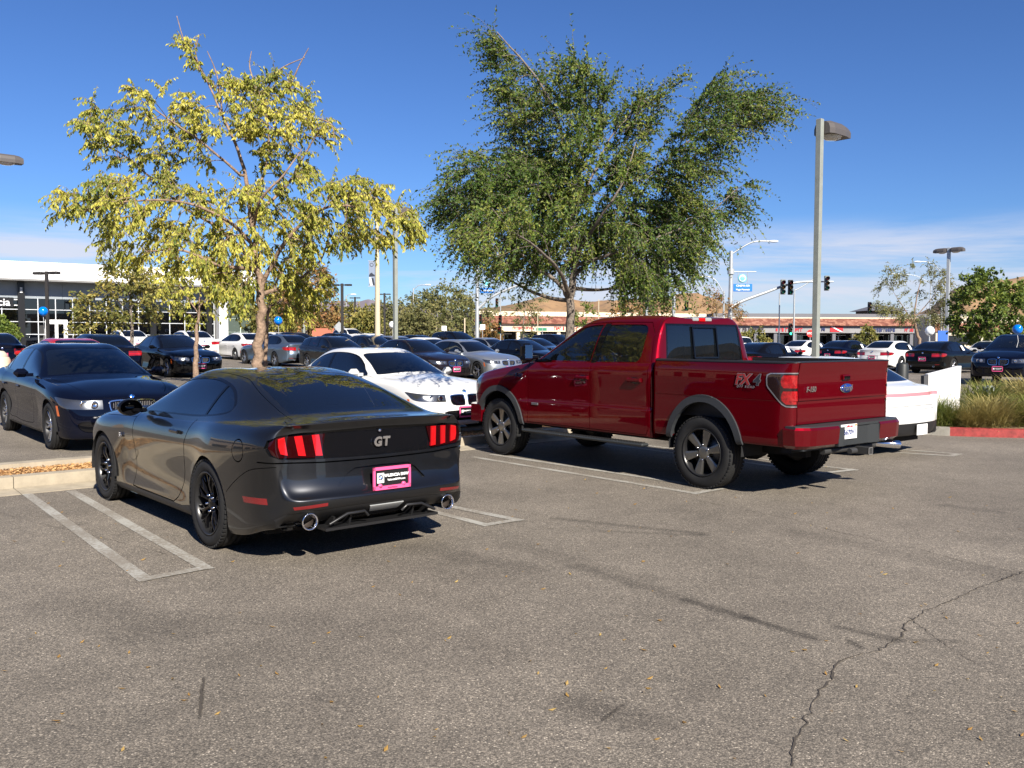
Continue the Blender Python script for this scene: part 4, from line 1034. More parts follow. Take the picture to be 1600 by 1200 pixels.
    for sg in (1, -1): cut(sh, loft_poly([(sg * .46, .40), (sg * .64, .43), (sg * .70, .37), (sg * .62, .29), (sg * .48, .29)], 3), 'E', FE, 4, only=(0,))
    for sg in (1, -1): cut(sh, loft_poly([(sg * .03, .66), (sg * .06, .715), (sg * .27, .71), (sg * .31, .665), (sg * .27, .545), (sg * .06, .53), (sg * .03, .56)], 3), 'E', FE, 19, only=(0,))
    for sg in (1, -1): cut(sh, loft_poly([(sg * .045, .655), (sg * .068, .700), (sg * .262, .695), (sg * .296, .66), (sg * .262, .558), (sg * .068, .544), (sg * .045, .568)], 3), 'E', FE, 4, only=(19,))
    spec = {0: ('body', 'paint', 0, .012), 2: ('side_window', 'glass', -.004, 0), 3: ('window_glass', 'glass', -.003, 0), 4: ('grille', 'gloss', -.02, 0), 5: ('light_bar', 'redlit', .003, .004), 7: ('window_trim', 'gloss', -.001, .004),
            8: ('lower_trim', 'plastic', -.002, .01), 9: ('reflector', 'reddark', .002, .004), 10: ('plate_recess', 'paint', -.02, 0), 11: ('headlight', 'headlamp', .001, .012), 12: ('taillight', 'lens2', .002, .008), 18: ('side_marker', 'orange', .002, .004), 19: ('kidney_surround', 'chrome', .006, .016)}
    X = finish_kind(sh, spec, [])
    m = MB(); rbox(m, -.75, 3.4, -.70, .70, .17, .42); rbox(m, .40, 2.50, -.82, .82, .25, .85); rbox(m, -.9, -.35, -.62, .62, .3, .78); rbox(m, 2.4, 3.5, -.55, .55, .25, .70)
    X.append(['underbody', m.mesh('underbody'), 'black', None])
    m = MB()
    for x in (0, 2.97):
        for sg in (1, -1): liner(m, x, Rt, Rt + .046, .895 * sg, .6 * sg)
    X.append(['wheel_liner', m.mesh('wheel_liner', fix=False), 'black', None])
    for sg in (1, -1):
        m = MB(); m.box((0, 0, 0), (.12, .20, .13), bev=.05); m.box((.0, -.11 * sg, -.03), (.08, .10, .05)); X.append(['door_mirror', m.mesh('door_mirror'), 'paint', None, (1.78, sg * 1.0, 1.03)])
        for hx in ((1.08, .10) if doors == 4 else (.62,)):
            m = MB(); m.box((0, 0, 0), (.19, .02, .03), bev=.008); X.append(['door_handle', m.mesh('door_handle'), 'paint', None, (hx, sg * (.915 if hx > .3 else .93), .80)])
        # lamp projectors
        m = MB()
        for y, r_ in ((.50, .046), (.62, .046)): m.lathe([(.001, .0), (r_ * .6, .002), (r_, .012), (r_ * 1.05, 0)], 16, 'X', c=(3.745 - (y - .5) * .62, sg * y, .665))
        X.append(['lamp_ring', m.mesh('lamp_ring'), 'chrome', None])
        if fine:
            for k in range(8):
                y = .07 + .026 * k; m = MB(); rbox(m, 3.775 - .06 * (y / .3) ** 2, 3.79 - .06 * (y / .3) ** 2, sg * (y - .004), sg * (y + .004), .555, .69 if k < 7 else .675)
                X.append(['grille_slat', m.mesh('grille_slat'), 'chrome', None])
        m = MB(); m.lathe([(.036, .05), (.04, 0), (.035, -.004), (.032, .05)], 14, 'X')
        if tail != 'bar': X.append(['exhaust_tip', m.mesh('exhaust_tip'), 'chrome', None, (-1.10, sg * .50, .335)])
    for x, z, s_ in (((3.722, .755, 1), (-1.075, .93, -1)) if pink else ()):
        m = MB(); m.lathe([(.001, .006), (.038, .004), (.040, 0)], 18, 'X', M=Matrix.Diagonal((s_, 1, 1))); X.append(['roundel_rim', m.mesh('roundel_rim'), 'chrome', None, (x, 0, z), (0, R(-28 if s_ > 0 else 0), 0)])
        m = MB()
        for q in range(4):
            a = np.linspace(q * 90, q * 90 + 90, 6); m.add([(.0085 * s_, 0, 0)] + [(.0085 * s_, .026 * math.cos(R(t)), .026 * math.sin(R(t))) for t in a], [tuple(range(7))]) if q % 2 else None
        X.append(['roundel_blue', m.mesh('roundel_blue', fix=False), 'roundblue', None, (x, 0, z), (0, R(-28 if s_ > 0 else 0), 0)])
    X += interior(.25, 1.95, .66, .99, 2, .36, 1.20)
    # plates in a pink dealer frame
    if not pink: X.append(['plate', plate_mesh(), 'platewh', None, (-1.15, -.05, .40), (0, 0, 0)])
    for x, z in (((3.822, .42), (-1.118, .66)) if pink else ()):
        X.append(['plate', plate_mesh(), 'platebk', None, (x, 0, z), (0, 0, 0)])
        m = MB(); sx_ = 1 if x > 0 else -1
        for y0, y1, z0, z1 in ((-.165, .165, .068, .090), (-.165, .165, -.09, -.066), (-.165, -.148, -.09, .09), (.148, .165, -.09, .09)): rbox(m, -.005, .005, y0, y1, z0, z1)
        X.append(['plate_frame', m.mesh('plate_frame'), 'pinkf', None, (x + .004 * sx_, 0, z), (0, 0, 0)])
        X.append(['plate_print', text_mesh('VALENCIA BMW', .030, .0006, bold=.0012).copy(), 'whitep', None, (x + .004 * sx_, .03 * sx_, z + .014), (math.pi / 2, 0, sx_ * math.pi / 2)]); X[-1][1].materials.clear()
        X.append(['plate_print', text_mesh('ValenciaBMW.com', .021, .0006, bold=.0006).copy(), 'whitep', None, (x + .004 * sx_, .03 * sx_, z - .02), (math.pi / 2, 0, sx_ * math.pi / 2)]); X[-1][1].materials.clear()
        m = MB(); rbox(m, -.003, .003, -.022, .022, -.025, .03); X.append(['plate_logo', m.mesh('plate_logo'), 'whitep', None, (x + .004 * sx_, .105 * -sx_, z), (0, 0, 0)])
    W = wheels(wheel, Rt, .235, Rt * .70, (0, 2.97), 1.83 * ky - .235, 32)
    # scale everything but the wheels
    Mx = Matrix.Diagonal((kx, ky, kz, 1))
    for e in X:
        if len(e) > 4: 
            e[4] = (e[4][0] * kx, e[4][1] * ky, e[4][2] * kz + lift) 
        else:
            e[1].transform(Matrix.Translation((0, 0, lift)) @ Mx)
    # wheels follow their arches
    W = [(a, b, (c[0] * kx, c[1], c[2]), d) for a, b, c, d in W]
    return X + W
# ------------------------------------------------------------------ materials of the vehicles
MATS = dict(
    tyre=mat('tyre_rubber', (.011, .011, .0115), .8, noise=(9, .35), bump=(140, .25, .002)), rim=mat('rim_barrel', (.03, .03, .032), .45, .6), disc=mat('brake_disc', (.13, .125, .12), .5, .9),
    chrome=mat('chrome', (.82, .82, .84), .08, 1), black=mat('underbody_black', (.008, .008, .009), .9), gloss=mat('gloss_black', (.004, .004, .005), .2, coat=.8, spec=0),
    plastic=mat('black_plastic', (.012, .012, .013), .5), satin=mat('satin_black', (.015, .015, .016), .3), cloth=mat('dark_cloth', (.018, .018, .019), .9), platebk=mat('plate_black', (.012, .012, .013), .35),
    reddark=mat('dark_red_reflector', (.16, .008, .01), .15, coat=1), lens=mat('dark_red_lens', (.018, .001, .0015), .2, coat=.8, spec=0), redlit=mat('red_light_bar', (.42, .006, .008), .12, coat=1), frost=mat('frosted_lens', (.30, .31, .31), .2, coat=1),
    headlamp=mat('headlamp', (.10, .105, .115), .18, .75, coat=1), brake=mat('brake_lens', (.27, .008, .010), .15, coat=1, noise=(26, .6)), glass=glassmat('car_glass', through=.16),
    flare=mat('grey_flare_plastic', (.035, .038, .042), .45), bumper=mat('dark_grey_bumper_plastic', (.026, .029, .031), .5), chassis=mat('chassis_grey', (.03, .03, .03), .6), smoke=mat('smoked_lens', (.020, .010, .010), .07, coat=1), alu=mat('satin_aluminium', (.6, .6, .6), .3, .9),
    mirror=mat('mirror_glass', (.8, .85, .86), .02, 1), ovalblue=mat('oval_badge_blue', (.01, .035, .20), .15, coat=1), platewh=mat('plate_white', (.75, .75, .74), .4), lens2=mat('red_lens', (.22, .008, .010), .12, coat=1), orange=mat('orange_lens', (.6, .12, .02), .2, coat=1),
    soot=mat('exhaust_soot', (.03, .022, .018), .7), roundblue=mat('roundel_blue', (.02, .12, .5), .2), pinkf=mat('pink_plate_frame', (.75, .10, .26), .4), whitep=mat('white_print', (.8, .8, .8), .5), glassc=glassmat('clear_car_glass', through=.62))
def place(X, loc, rz, mats, name, label, cat, group=None, z=0):
    root = empty(name, (loc[0], loc[1], z), rz, label, cat, group)
    for e in X:
        if e[0] == 'WHEEL':
            _, ms, l, sg = e[:4]
            rot = (0, random.uniform(0, 6.28), 0 if sg > 0 else math.pi)
            wr = obj('wheel', ms['rim'][0], mats.get('rim'), root, l, (0, rot[1], rot[2]))
            wr.rotation_mode = 'XYZ'
            for k, (me, mk) in ms.items():
                if k != 'rim': obj(k, me, mats[mk], wr)
            continue
        o = obj(e[0], e[1], mats[e[2]], root, e[4] if len(e) > 4 else None, e[5] if len(e) > 5 else None)
    return root
# ------------------------------------------------------------------ ground
def asphalt_material():
    m, t, b = nodes('asphalt'); nd, ln = t.nodes.new, t.links.new
    tcn = nd('ShaderNodeTexCoord'); P = tcn.outputs['Object']
    def noise(sc, det=4, ro=.6, src=P, w_=0):
        n = nd('ShaderNodeTexNoise'); n.inputs['Scale'].default_value = sc; n.inputs['Detail'].default_value = det; n.inputs['Roughness'].default_value = ro; ln(src, n.inputs['Vector']); return n.outputs['Fac']
    def rng(src, a, b_, c, d): 
        r = nd('ShaderNodeMapRange'); r.inputs[1].default_value = a; r.inputs[2].default_value = b_; r.inputs[3].default_value = c; r.inputs[4].default_value = d; ln(src, r.inputs[0]); return r.outputs[0]
    def mth(op, a, b_=None, c=None):
        n = nd('ShaderNodeMath'); n.operation = op
        for k, v in enumerate((a, b_, c)):
            if v is None: continue
            if hasattr(v, 'links'): ln(v, n.inputs[k])
            else: n.inputs[k].default_value = v
        return n.outputs[0]
    vo = nd('ShaderNodeTexVoronoi'); vo.inputs['Scale'].default_value = 135; ln(P, vo.inputs['Vector'])
    vs2 = nd('ShaderNodeSeparateColor'); ln(vo.outputs['Color'], vs2.inputs[0])
    stone = nd('ShaderNodeValToRGB'); e = stone.color_ramp.elements; e[0].position = 0; e[0].color = (.086, .076, .063, 1); e[1].position = 1; e[1].color = (.42, .365, .292, 1)
    for p_, c_ in ((.35, (.137, .119, .096, 1)), (.75, (.189, .163, .132, 1)), (.95, (.24, .205, .162, 1))): q = e.new(p_); q.color = c_
    ln(vs2.outputs[0], stone.inputs[0])
    gap = rng(vo.outputs['Distance'], .25, .8, 1.0, .52)
    big = rng(noise(.45, 7, .62), .30, .72, 1.0, 1.66); mid = rng(noise(3.2, 6, .7), .30, .72, .88, 1.12); bl = rng(noise(.17, 3, .5), .35, .68, .90, 1.10)
    f = mth('MULTIPLY', mth('MULTIPLY', mth('MULTIPLY', gap, big), mid), bl)
    oil = rng(noise(1.1, 3, .55), .66, .80, 1, .62); f = mth('MULTIPLY', f, oil)
    # tyre scuffs and drips: soft dark streaks where they lie on the lot
    sxy = nd('ShaderNodeSeparateXYZ'); ln(P, sxy.inputs[0]); X_, Y_ = sxy.outputs[0], sxy.outputs[1]
    wob = rng(noise(6, 4, .6), .2, .8, .35, 1.5)
    for (x0, y0, x1, y1, wd, st_) in SCUFFS:
        dx, dy = x1 - x0, y1 - y0; Lq = dx * dx + dy * dy
        ux = mth('SUBTRACT', X_, x0); uy = mth('SUBTRACT', Y_, y0)
        tt = mth('ADD', mth('MULTIPLY', ux, dx / Lq), mth('MULTIPLY', uy, dy / Lq)); cl = nd('ShaderNodeClamp'); ln(tt, cl.inputs[0]); tcl = cl.outputs[0]
        ex = mth('SUBTRACT', ux, mth('MULTIPLY', tcl, dx)); ey = mth('SUBTRACT', uy, mth('MULTIPLY', tcl, dy))
        dd = mth('SQRT', mth('ADD', mth('MULTIPLY', ex, ex), mth('MULTIPLY', ey, ey)))
        k = rng(mth('DIVIDE', dd, mth('MULTIPLY', wob, wd)), .25, 1.0, 1 - st_, 1.0); f = mth('MULTIPLY', f, k)
    sc = nd('ShaderNodeVectorMath'); sc.operation = 'SCALE'; ln(stone.outputs[0], sc.inputs[0]); ln(f, sc.inputs['Scale'])
    ln(sc.outputs[0], b.inputs['Base Color']); b.inputs['Roughness'].default_value = .86; b.inputs['Specular IOR Level'].default_value = .35
    hh = mth('ADD', mth('MULTIPLY', vo.outputs['Distance'], -.6), mth('MULTIPLY', noise(40, 4, .7), .5))
    bp = nd('ShaderNodeBump'); bp.inputs['Strength'].default_value = .55; bp.inputs['Distance'].default_value = .005; ln(hh, bp.inputs['Height']); ln(bp.outputs[0], b.inputs['Normal'])
    return m
def scuff(a, b_, w_, s): p, q = gp(*a), gp(*b_); return (p.x, p.y, q.x, q.y, w_, s)
SCUFFS = [scuff((1075, 938), (1165, 965), .085, .42), scuff((1165, 965), (1272, 998), .06, .5), scuff((900, 885), (1075, 938), .12, .28), scuff((800, 850), (1000, 905), .22, .18), scuff((1312, 980), (1400, 1000), .07, .4), scuff((1400, 1000), (1500, 1002), .05, .28),
          scuff((1325, 1000), (1345, 1012), .03, .5), scuff((318, 1062), (312, 1122), .012, .55), scuff((940, 830), (1100, 836), .06, .25), scuff((870, 810), (1095, 834), .10, .3), scuff((640, 855), (830, 890), .22, .22), scuff((1040, 690), (1300, 735), .3, .2),
          scuff((890, 1095), (1000, 1125), .20, .30), scuff((940, 1125), (975, 1100), .016, .4), scuff((1240, 830), (1600, 905), .25, .2), scuff((100, 940), (260, 985), .35, .22), scuff((1480, 790), (1560, 800), .15, .25)]
ASPH = asphalt_material()
xs = np.unique(np.concatenate([[-6000, -2000, -600, -200, -120], np.arange(-80, 81, 1.0), [120, 200, 600, 2000, 6000]]))
yy = np.unique(np.concatenate([[-400, -100, -40], np.arange(-20, 101, 1.0), [140, 200, 400, 1500, 7000]]))
GX, GY = np.meshgrid(xs, yy, indexing='ij')
GZ = np.vectorize(gz)(GX, GY)
idx = np.arange(GX.size).reshape(GX.shape)
F = np.stack([idx[:-1, :-1], idx[1:, :-1], idx[1:, 1:], idx[:-1, 1:]], -1).reshape(-1, 4)
gnd = obj('ground', npmesh('ground', np.stack([GX.ravel(), GY.ravel(), GZ.ravel()], 1), F, True), ASPH); tag(gnd, kind='structure')
def surf(p, up=.004): return (p[0], p[1], gz(p[0], p[1]) + up)
def strip_mesh(m, pts, wd, up=.004, rag=0):
    """flat band following the ground"""
    P = []
    for i in range(len(pts) - 1):
        a, b = Vector(pts[i][:2]), Vector(pts[i + 1][:2]); n = max(1, int((b - a).length / .5)); P += [a.lerp(b, k / n) for k in range(n)]
    P.append(Vector(pts[-1][:2])); V = []
    for i, p in enumerate(P):
        d = (P[min(i + 1, len(P) - 1)] - P[max(i - 1, 0)]).normalized(); nn = Vector((-d.y, d.x)); ww = (wd if not hasattr(wd, '__len__') else wd[min(i, len(wd) - 1)]) / 2
        for s in (1, -1):
            q = p + nn * s * (ww + random.uniform(-rag, rag)); V.append(surf(q, up))
    m.add(V, [(2 * i, 2 * i + 1, 2 * i + 3, 2 * i + 2) for i in range(len(P) - 1)])
def worn_paint():
    m, t, b = nodes('worn_line_paint'); nd, ln = t.nodes.new, t.links.new
    tcn = nd('ShaderNodeTexCoord'); n = nd('ShaderNodeTexNoise'); n.inputs['Scale'].default_value = 34; n.inputs['Detail'].default_value = 8; n.inputs['Roughness'].default_value = .75; ln(tcn.outputs['Object'], n.inputs['Vector'])
    n2 = nd('ShaderNodeTexNoise'); n2.inputs['Scale'].default_value = 2.2; n2.inputs['Detail'].default_value = 4; ln(tcn.outputs['Object'], n2.inputs['Vector'])
    ad = nd('ShaderNodeMath'); ad.operation = 'MULTIPLY_ADD'; ad.inputs[1].default_value = .55; ln(n2.outputs['Fac'], ad.inputs[0]); ln(n.outputs['Fac'], ad.inputs[2])
    r = nd('ShaderNodeMapRange'); r.inputs[1].default_value = .66; r.inputs[2].default_value = .86; ln(ad.outputs[0], r.inputs[0])
    mxx = nd('ShaderNodeMixRGB'); mxx.inputs[1].default_value = (.35, .34, .305, 1); mxx.inputs[2].default_value = (.21, .185, .15, 1); ln(r.outputs[0], mxx.inputs[0])
    ln(mxx.outputs[0], b.inputs['Base Color']); b.inputs['Roughness'].default_value = .8; return m
LP = worn_paint()
def hairpin(a0, a1, b0, b1, wd=.095, w2=None):
    """double stall line closed at its end: two long bands and the short one that joins them"""
    A0, A1, B0, B1 = [Vector(p[:2]) if not isinstance(p, tuple) else Vector(gp(*p)[:2]) for p in (a0, a1, b0, b1)]
    m = MB(); strip_mesh(m, [A0, A1], wd, .004, .003); strip_mesh(m, [B0, B1], wd, .004, .003); e = (A1 - A0).normalized() * wd * .5
    strip_mesh(m, [A1 - e, B1 - e], wd, .0065, .003)
    o = m.build('parking_line', LP); tag(o, kind='structure')
def ext(p, q, ln_):                                 # extend from q through p by a length
    P, Q = Vector(gp(*p)[:2]), Vector(gp(*q)[:2]); return Q + (P - Q).normalized() * ln_
hairpin((42, 772), (230, 908), (110, 767), (325, 890), .10)
hairpin(ext((690, 803), (765, 822), 4.4), (765, 822), ext((745, 800), (815, 814), 4.4), (815, 814))
hairpin((738, 714), (1092, 772), (767, 710), (1131, 765))
hairpin(ext((1165, 721), (1318, 740), 4.3), (1296, 740), ext((1290, 729), (1350, 736), 4.3), (1340, 735))
hairpin(ext((1415, 708), (1492, 713), 4.3), (1492, 713), ext((1425, 704), (1504, 710), 4.3), (1504, 710))
for l0 in (2.05, -1.55, -4.75, -7.9, -11.0):      # stalls on the far side of the planter
    hairpin(S2W(5.3, l0), S2W(9.8, l0), S2W(5.3, l0 - .45), S2W(9.8, l0 - .45))
for k in range(9):
    hairpin(S2W(22.3, 6 - 3.1 * k), S2W(27, 6 - 3.1 * k), S2W(22.3, 5.6 - 3.1 * k), S2W(27, 5.6 - 3.1 * k))
# cracks
CR = mat('crack_dirt', (.06, .05, .04), .95)
def crack(pts, wd, jit, name='asphalt_crack'):
    P = [Vector(gp(*p)[:2]) for p in pts]; Q = []
    for i in range(len(P) - 1):
        n = max(2, int((P[i + 1] - P[i]).length / .035)); d = (P[i + 1] - P[i]).normalized(); nn = Vector((-d.y, d.x))
        for k in range(n): Q.append(P[i].lerp(P[i + 1], k / n) + nn * random.gauss(0, jit))
    Q.append(P[-1]); V = []; F_ = []
    for i, p in enumerate(Q):
        d = (Q[min(i + 1, len(Q) - 1)] - Q[max(i - 1, 0)]).normalized(); nn = Vector((-d.y, d.x)); ww = wd * random.uniform(.25, 1.25) * (.6 + .8 * abs(math.sin(i * .13 + 1)))
        V += [surf(p + nn * ww / 2), surf(p - nn * ww / 2)]
    m = MB(); m.add(V, [(2 * i, 2 * i + 1, 2 * i + 3, 2 * i + 2) for i in range(len(Q) - 1)]); tag(m.build(name, CR), kind='structure')
crack([(1236, 1197), (1240, 1165), (1258, 1135), (1266, 1110), (1282, 1078), (1300, 1058), (1303, 1040), (1318, 1030), (1345, 1024), (1383, 1012), (1392, 1003), (1411, 992), (1414, 976), (1432, 966), (1445, 955), (1490, 938), (1530, 918), (1570, 905), (1600, 893)], .0085, .007)
crack([(1080, 780), (1160, 796), (1240, 812), (1310, 832), (1380, 846), (1450, 862), (1500, 876), (1545, 886), (1598, 897)], .005, .006)
crack([(1598, 897), (1640, 902), (1700, 915)], .007, .006)
crack([(1420, 965), (1480, 1010), (1530, 1040)], .004, .006)
crack([(0, 802), (60, 818), (150, 838), (260, 866)], .003, .005)
crack([(318, 1060), (314, 1085), (312, 1118)], .010, .004)
crack([(940, 1130), (972, 1100)], .004, .004)

# fallen leaves, one drift of litter
def litter(n, box, name, cols, smin=.009, smax=.022):
    V = []; F_ = []
    for _ in range(n):
        px, py = random.uniform(box[0], box[1]), box[2] + (box[3] - box[2]) * random.random() ** 1.4
        p = gp(px, py)
        if not (-30 < p.x < 30 and p.y < 32): continue
        a = random.uniform(0, 6.28); s = random.uniform(smin, smax); ca, sa = math.cos(a), math.sin(a); c = len(V); q = random.uniform(.15, .6)
        for u, v_, z in ((-1, 0, .004), (0, .42, .004 + s * q * .5), (1, 0, .006 + s * q), (0, -.42, .004)): V.append((p.x + s * (u * ca - v_ * sa), p.y + s * (u * sa + v_ * ca), gz(p.x, p.y) + z))
        F_.append((c, c + 1, c + 2, c + 3))
    o = obj(name, npmesh(name, V, F_), leafmat('fallen_leaf', cols, .2)); tag(o, 'small yellow and tan dead leaves scattered over the asphalt', 'leaf litter', kind='stuff')
def leafmat(name, cols, trans=.35, patch=1.2):
    """leaf colour by island plus drifts of tone through the crown"""
    if name in _M: return _M[name]
    m, t, b = nodes(name); nd, ln = t.nodes.new, t.links.new; out = t.nodes['Material Output']
    g = nd('ShaderNodeNewGeometry'); tcn = nd('ShaderNodeTexCoord'); n = nd('ShaderNodeTexNoise'); n.inputs['Scale'].default_value = patch; n.inputs['Detail'].default_value = 3; ln(tcn.outputs['Object'], n.inputs['Vector'])
    a1 = nd('ShaderNodeMath'); a1.operation = 'MULTIPLY_ADD'; a1.inputs[1].default_value = .55; ln(g.outputs['Random Per Island'], a1.inputs[0])
    r = nd('ShaderNodeMapRange'); r.inputs[1].default_value = .3; r.inputs[2].default_value = .7; r.inputs[3].default_value = 0; r.inputs[4].default_value = .45; ln(n.outputs['Fac'], r.inputs[0]); ln(r.outputs[0], a1.inputs[2])
    cr_ = nd('ShaderNodeValToRGB'); e = cr_.color_ramp.elements; e[0].color = (*cols[0], 1); e[1].color = (*cols[-1], 1)
    for k in range(1, len(cols) - 1): q = e.new(k / (len(cols) - 1)); q.color = (*cols[k], 1)
    ln(a1.outputs[0], cr_.inputs[0]); ln(cr_.outputs[0], b.inputs['Base Color']); b.inputs['Roughness'].default_value = .55; b.inputs['Specular IOR Level'].default_value = .35
    tr = nd('ShaderNodeBsdfTranslucent'); ln(cr_.outputs[0], tr.inputs[0]); mxs = nd('ShaderNodeMixShader'); mxs.inputs[0].default_value = trans
    ln(b.outputs[0], mxs.inputs[1]); ln(tr.outputs[0], mxs.inputs[2]); ln(mxs.outputs[0], out.inputs[0]); return m
litter(210, (0, 1600, 720, 1200), 'fallen_leaves', [(.42, .28, .08), (.30, .17, .05), (.50, .38, .14)])

# ------------------------------------------------------------------ planter in front of the stalls
CONC = mat('kerb_concrete', (.33, .285, .215), .85, noise=(4.5, .22), bump=(60, .3, .003))
CONC2 = mat('grey_kerb_concrete', (.26, .245, .21), .85, noise=(5, .25), bump=(60, .3, .003)); REDK = mat('red_kerb_paint', (.27, .035, .032), .7, noise=(9, .45))
MULCH = mat('mulch_bed', (.36, .19, .075), .95, noise=(28, .55), bump=(35, 1, .03))
S0, S1_, S2_, S3_ = 3.60, 3.95, 4.62, 4.80        # gutter, kerb, mulch, far kerb
def bandmesh(m, s0, s1, l0, l1, z0, z1, step=1.0):
    n = int((l1 - l0) / step); V = []; F_ = []
    for i in range(n + 1):
        l = l0 + (l1 - l0) * i / n
        a, b = S2W(s0, l), S2W(s1, l); V += [(a.x, a.y, a.z - .12), (a.x, a.y, a.z + z0), (b.x, b.y, a.z + z1), (b.x, b.y, a.z - .12)]
    for i in range(n):
        for k in range(3): F_.append((4 * i + k, 4 * i + k + 1, 4 * i + k + 5, 4 * i + k + 4))
    F_ += [(0, 1, 2, 3), (4 * n + 3, 4 * n + 2, 4 * n + 1, 4 * n)]; m.add(V, F_)
LW = [(-14.5, 9.0)]
for k in range(12):                                # kerb cast in lengths with open joints
    a = -14.5 + 2 * k; b_ = a + 1.992
    m = MB(); bandmesh(m, S1_, S1_ + .15, a, b_, .145, .15, .99); tag(m.build('kerb_stone', CONC), kind='structure')
    m = MB(); bandmesh(m, S2_ + .05, S3_ + .07, a, b_, .13, .13, .99); tag(m.build('kerb_stone', CONC), kind='structure')
    m = MB(); bandmesh(m, S0, S1_ - .004, a, b_, .006, .022, .99); tag(m.build('gutter', CONC), kind='structure')
m = MB(); bandmesh(m, S1_ + .148, S2_ + .052, -14.5, 9.4, .135, .13, .5); tag(m.build('mulch_bed', MULCH), kind='structure')
V = []; F_ = []
for _ in range(9000):
    l = random.uniform(-6, 8); s = random.uniform(S1_ + .15, S2_ + .06); p = S2W(s, l); a = random.uniform(0, 6.28); L_ = random.uniform(.02, .05); ww = L_ * .35; c = len(V); tl = random.uniform(-.4, .4)
    for u, v_ in ((-1, -1), (1, -1), (1, 1), (-1, 1)):
        dx = u * L_ / 2; dy = v_ * ww / 2; V.append((p.x + dx * math.cos(a) - dy * math.sin(a), p.y + dx * math.sin(a) + dy * math.cos(a), p.z - gz(p.x, p.y) + gz(*S2W(S1_, l)[:2]) + .142 + random.uniform(0, .012) + dx * tl + dy * tl))
    F_.append((c, c + 1, c + 2, c + 3))
tag(obj('mulch_chips', npmesh('mulch_chips', V, F_), leafmat('mulch_chip', [(.20, .09, .03), (.44, .24, .09), (.55, .34, .15), (.36, .17, .06)], .0)), 'orange brown bark chips covering the planter strip', 'mulch', kind='stuff')

# ------------------------------------------------------------------ trees
def bend(pts, n=5):
    out = []
    for i in range(len(pts) - 1):
        p0, p1, p2, p3 = pts[max(i - 1, 0)], pts[i], pts[i + 1], pts[min(i + 2, len(pts) - 1)]
        for k in range(n):
            t = k / n; out.append(.5 * ((2 * p1) + (p2 - p0) * t + (2 * p0 - 5 * p1 + 4 * p2 - p3) * t * t + (-p0 + 3 * p1 - 3 * p2 + p3) * t ** 3))
    return out + [pts[-1]]
def inpoly(poly, n, seed):
    rg = random.Random(seed); x0 = min(p[0] for p in poly); x1 = max(p[0] for p in poly); y0 = min(p[1] for p in poly); y1 = max(p[1] for p in poly); out = []
    while len(out) < n:
        p = (rg.uniform(x0, x1), rg.uniform(y0, y1))
        if inside(poly, *p): out.append(p)
    return out
def edge_dist(poly, p):
    d = 1e9
    for i in range(len(poly)):
        a, b = Vector(poly[i]), Vector(poly[(i + 1) % len(poly)]); ab = b - a; t = max(0, min(1, (Vector(p) - a).dot(ab) / max(1e-9, ab.length_squared))); d = min(d, (Vector(p) - (a + ab * t)).length)
    return d
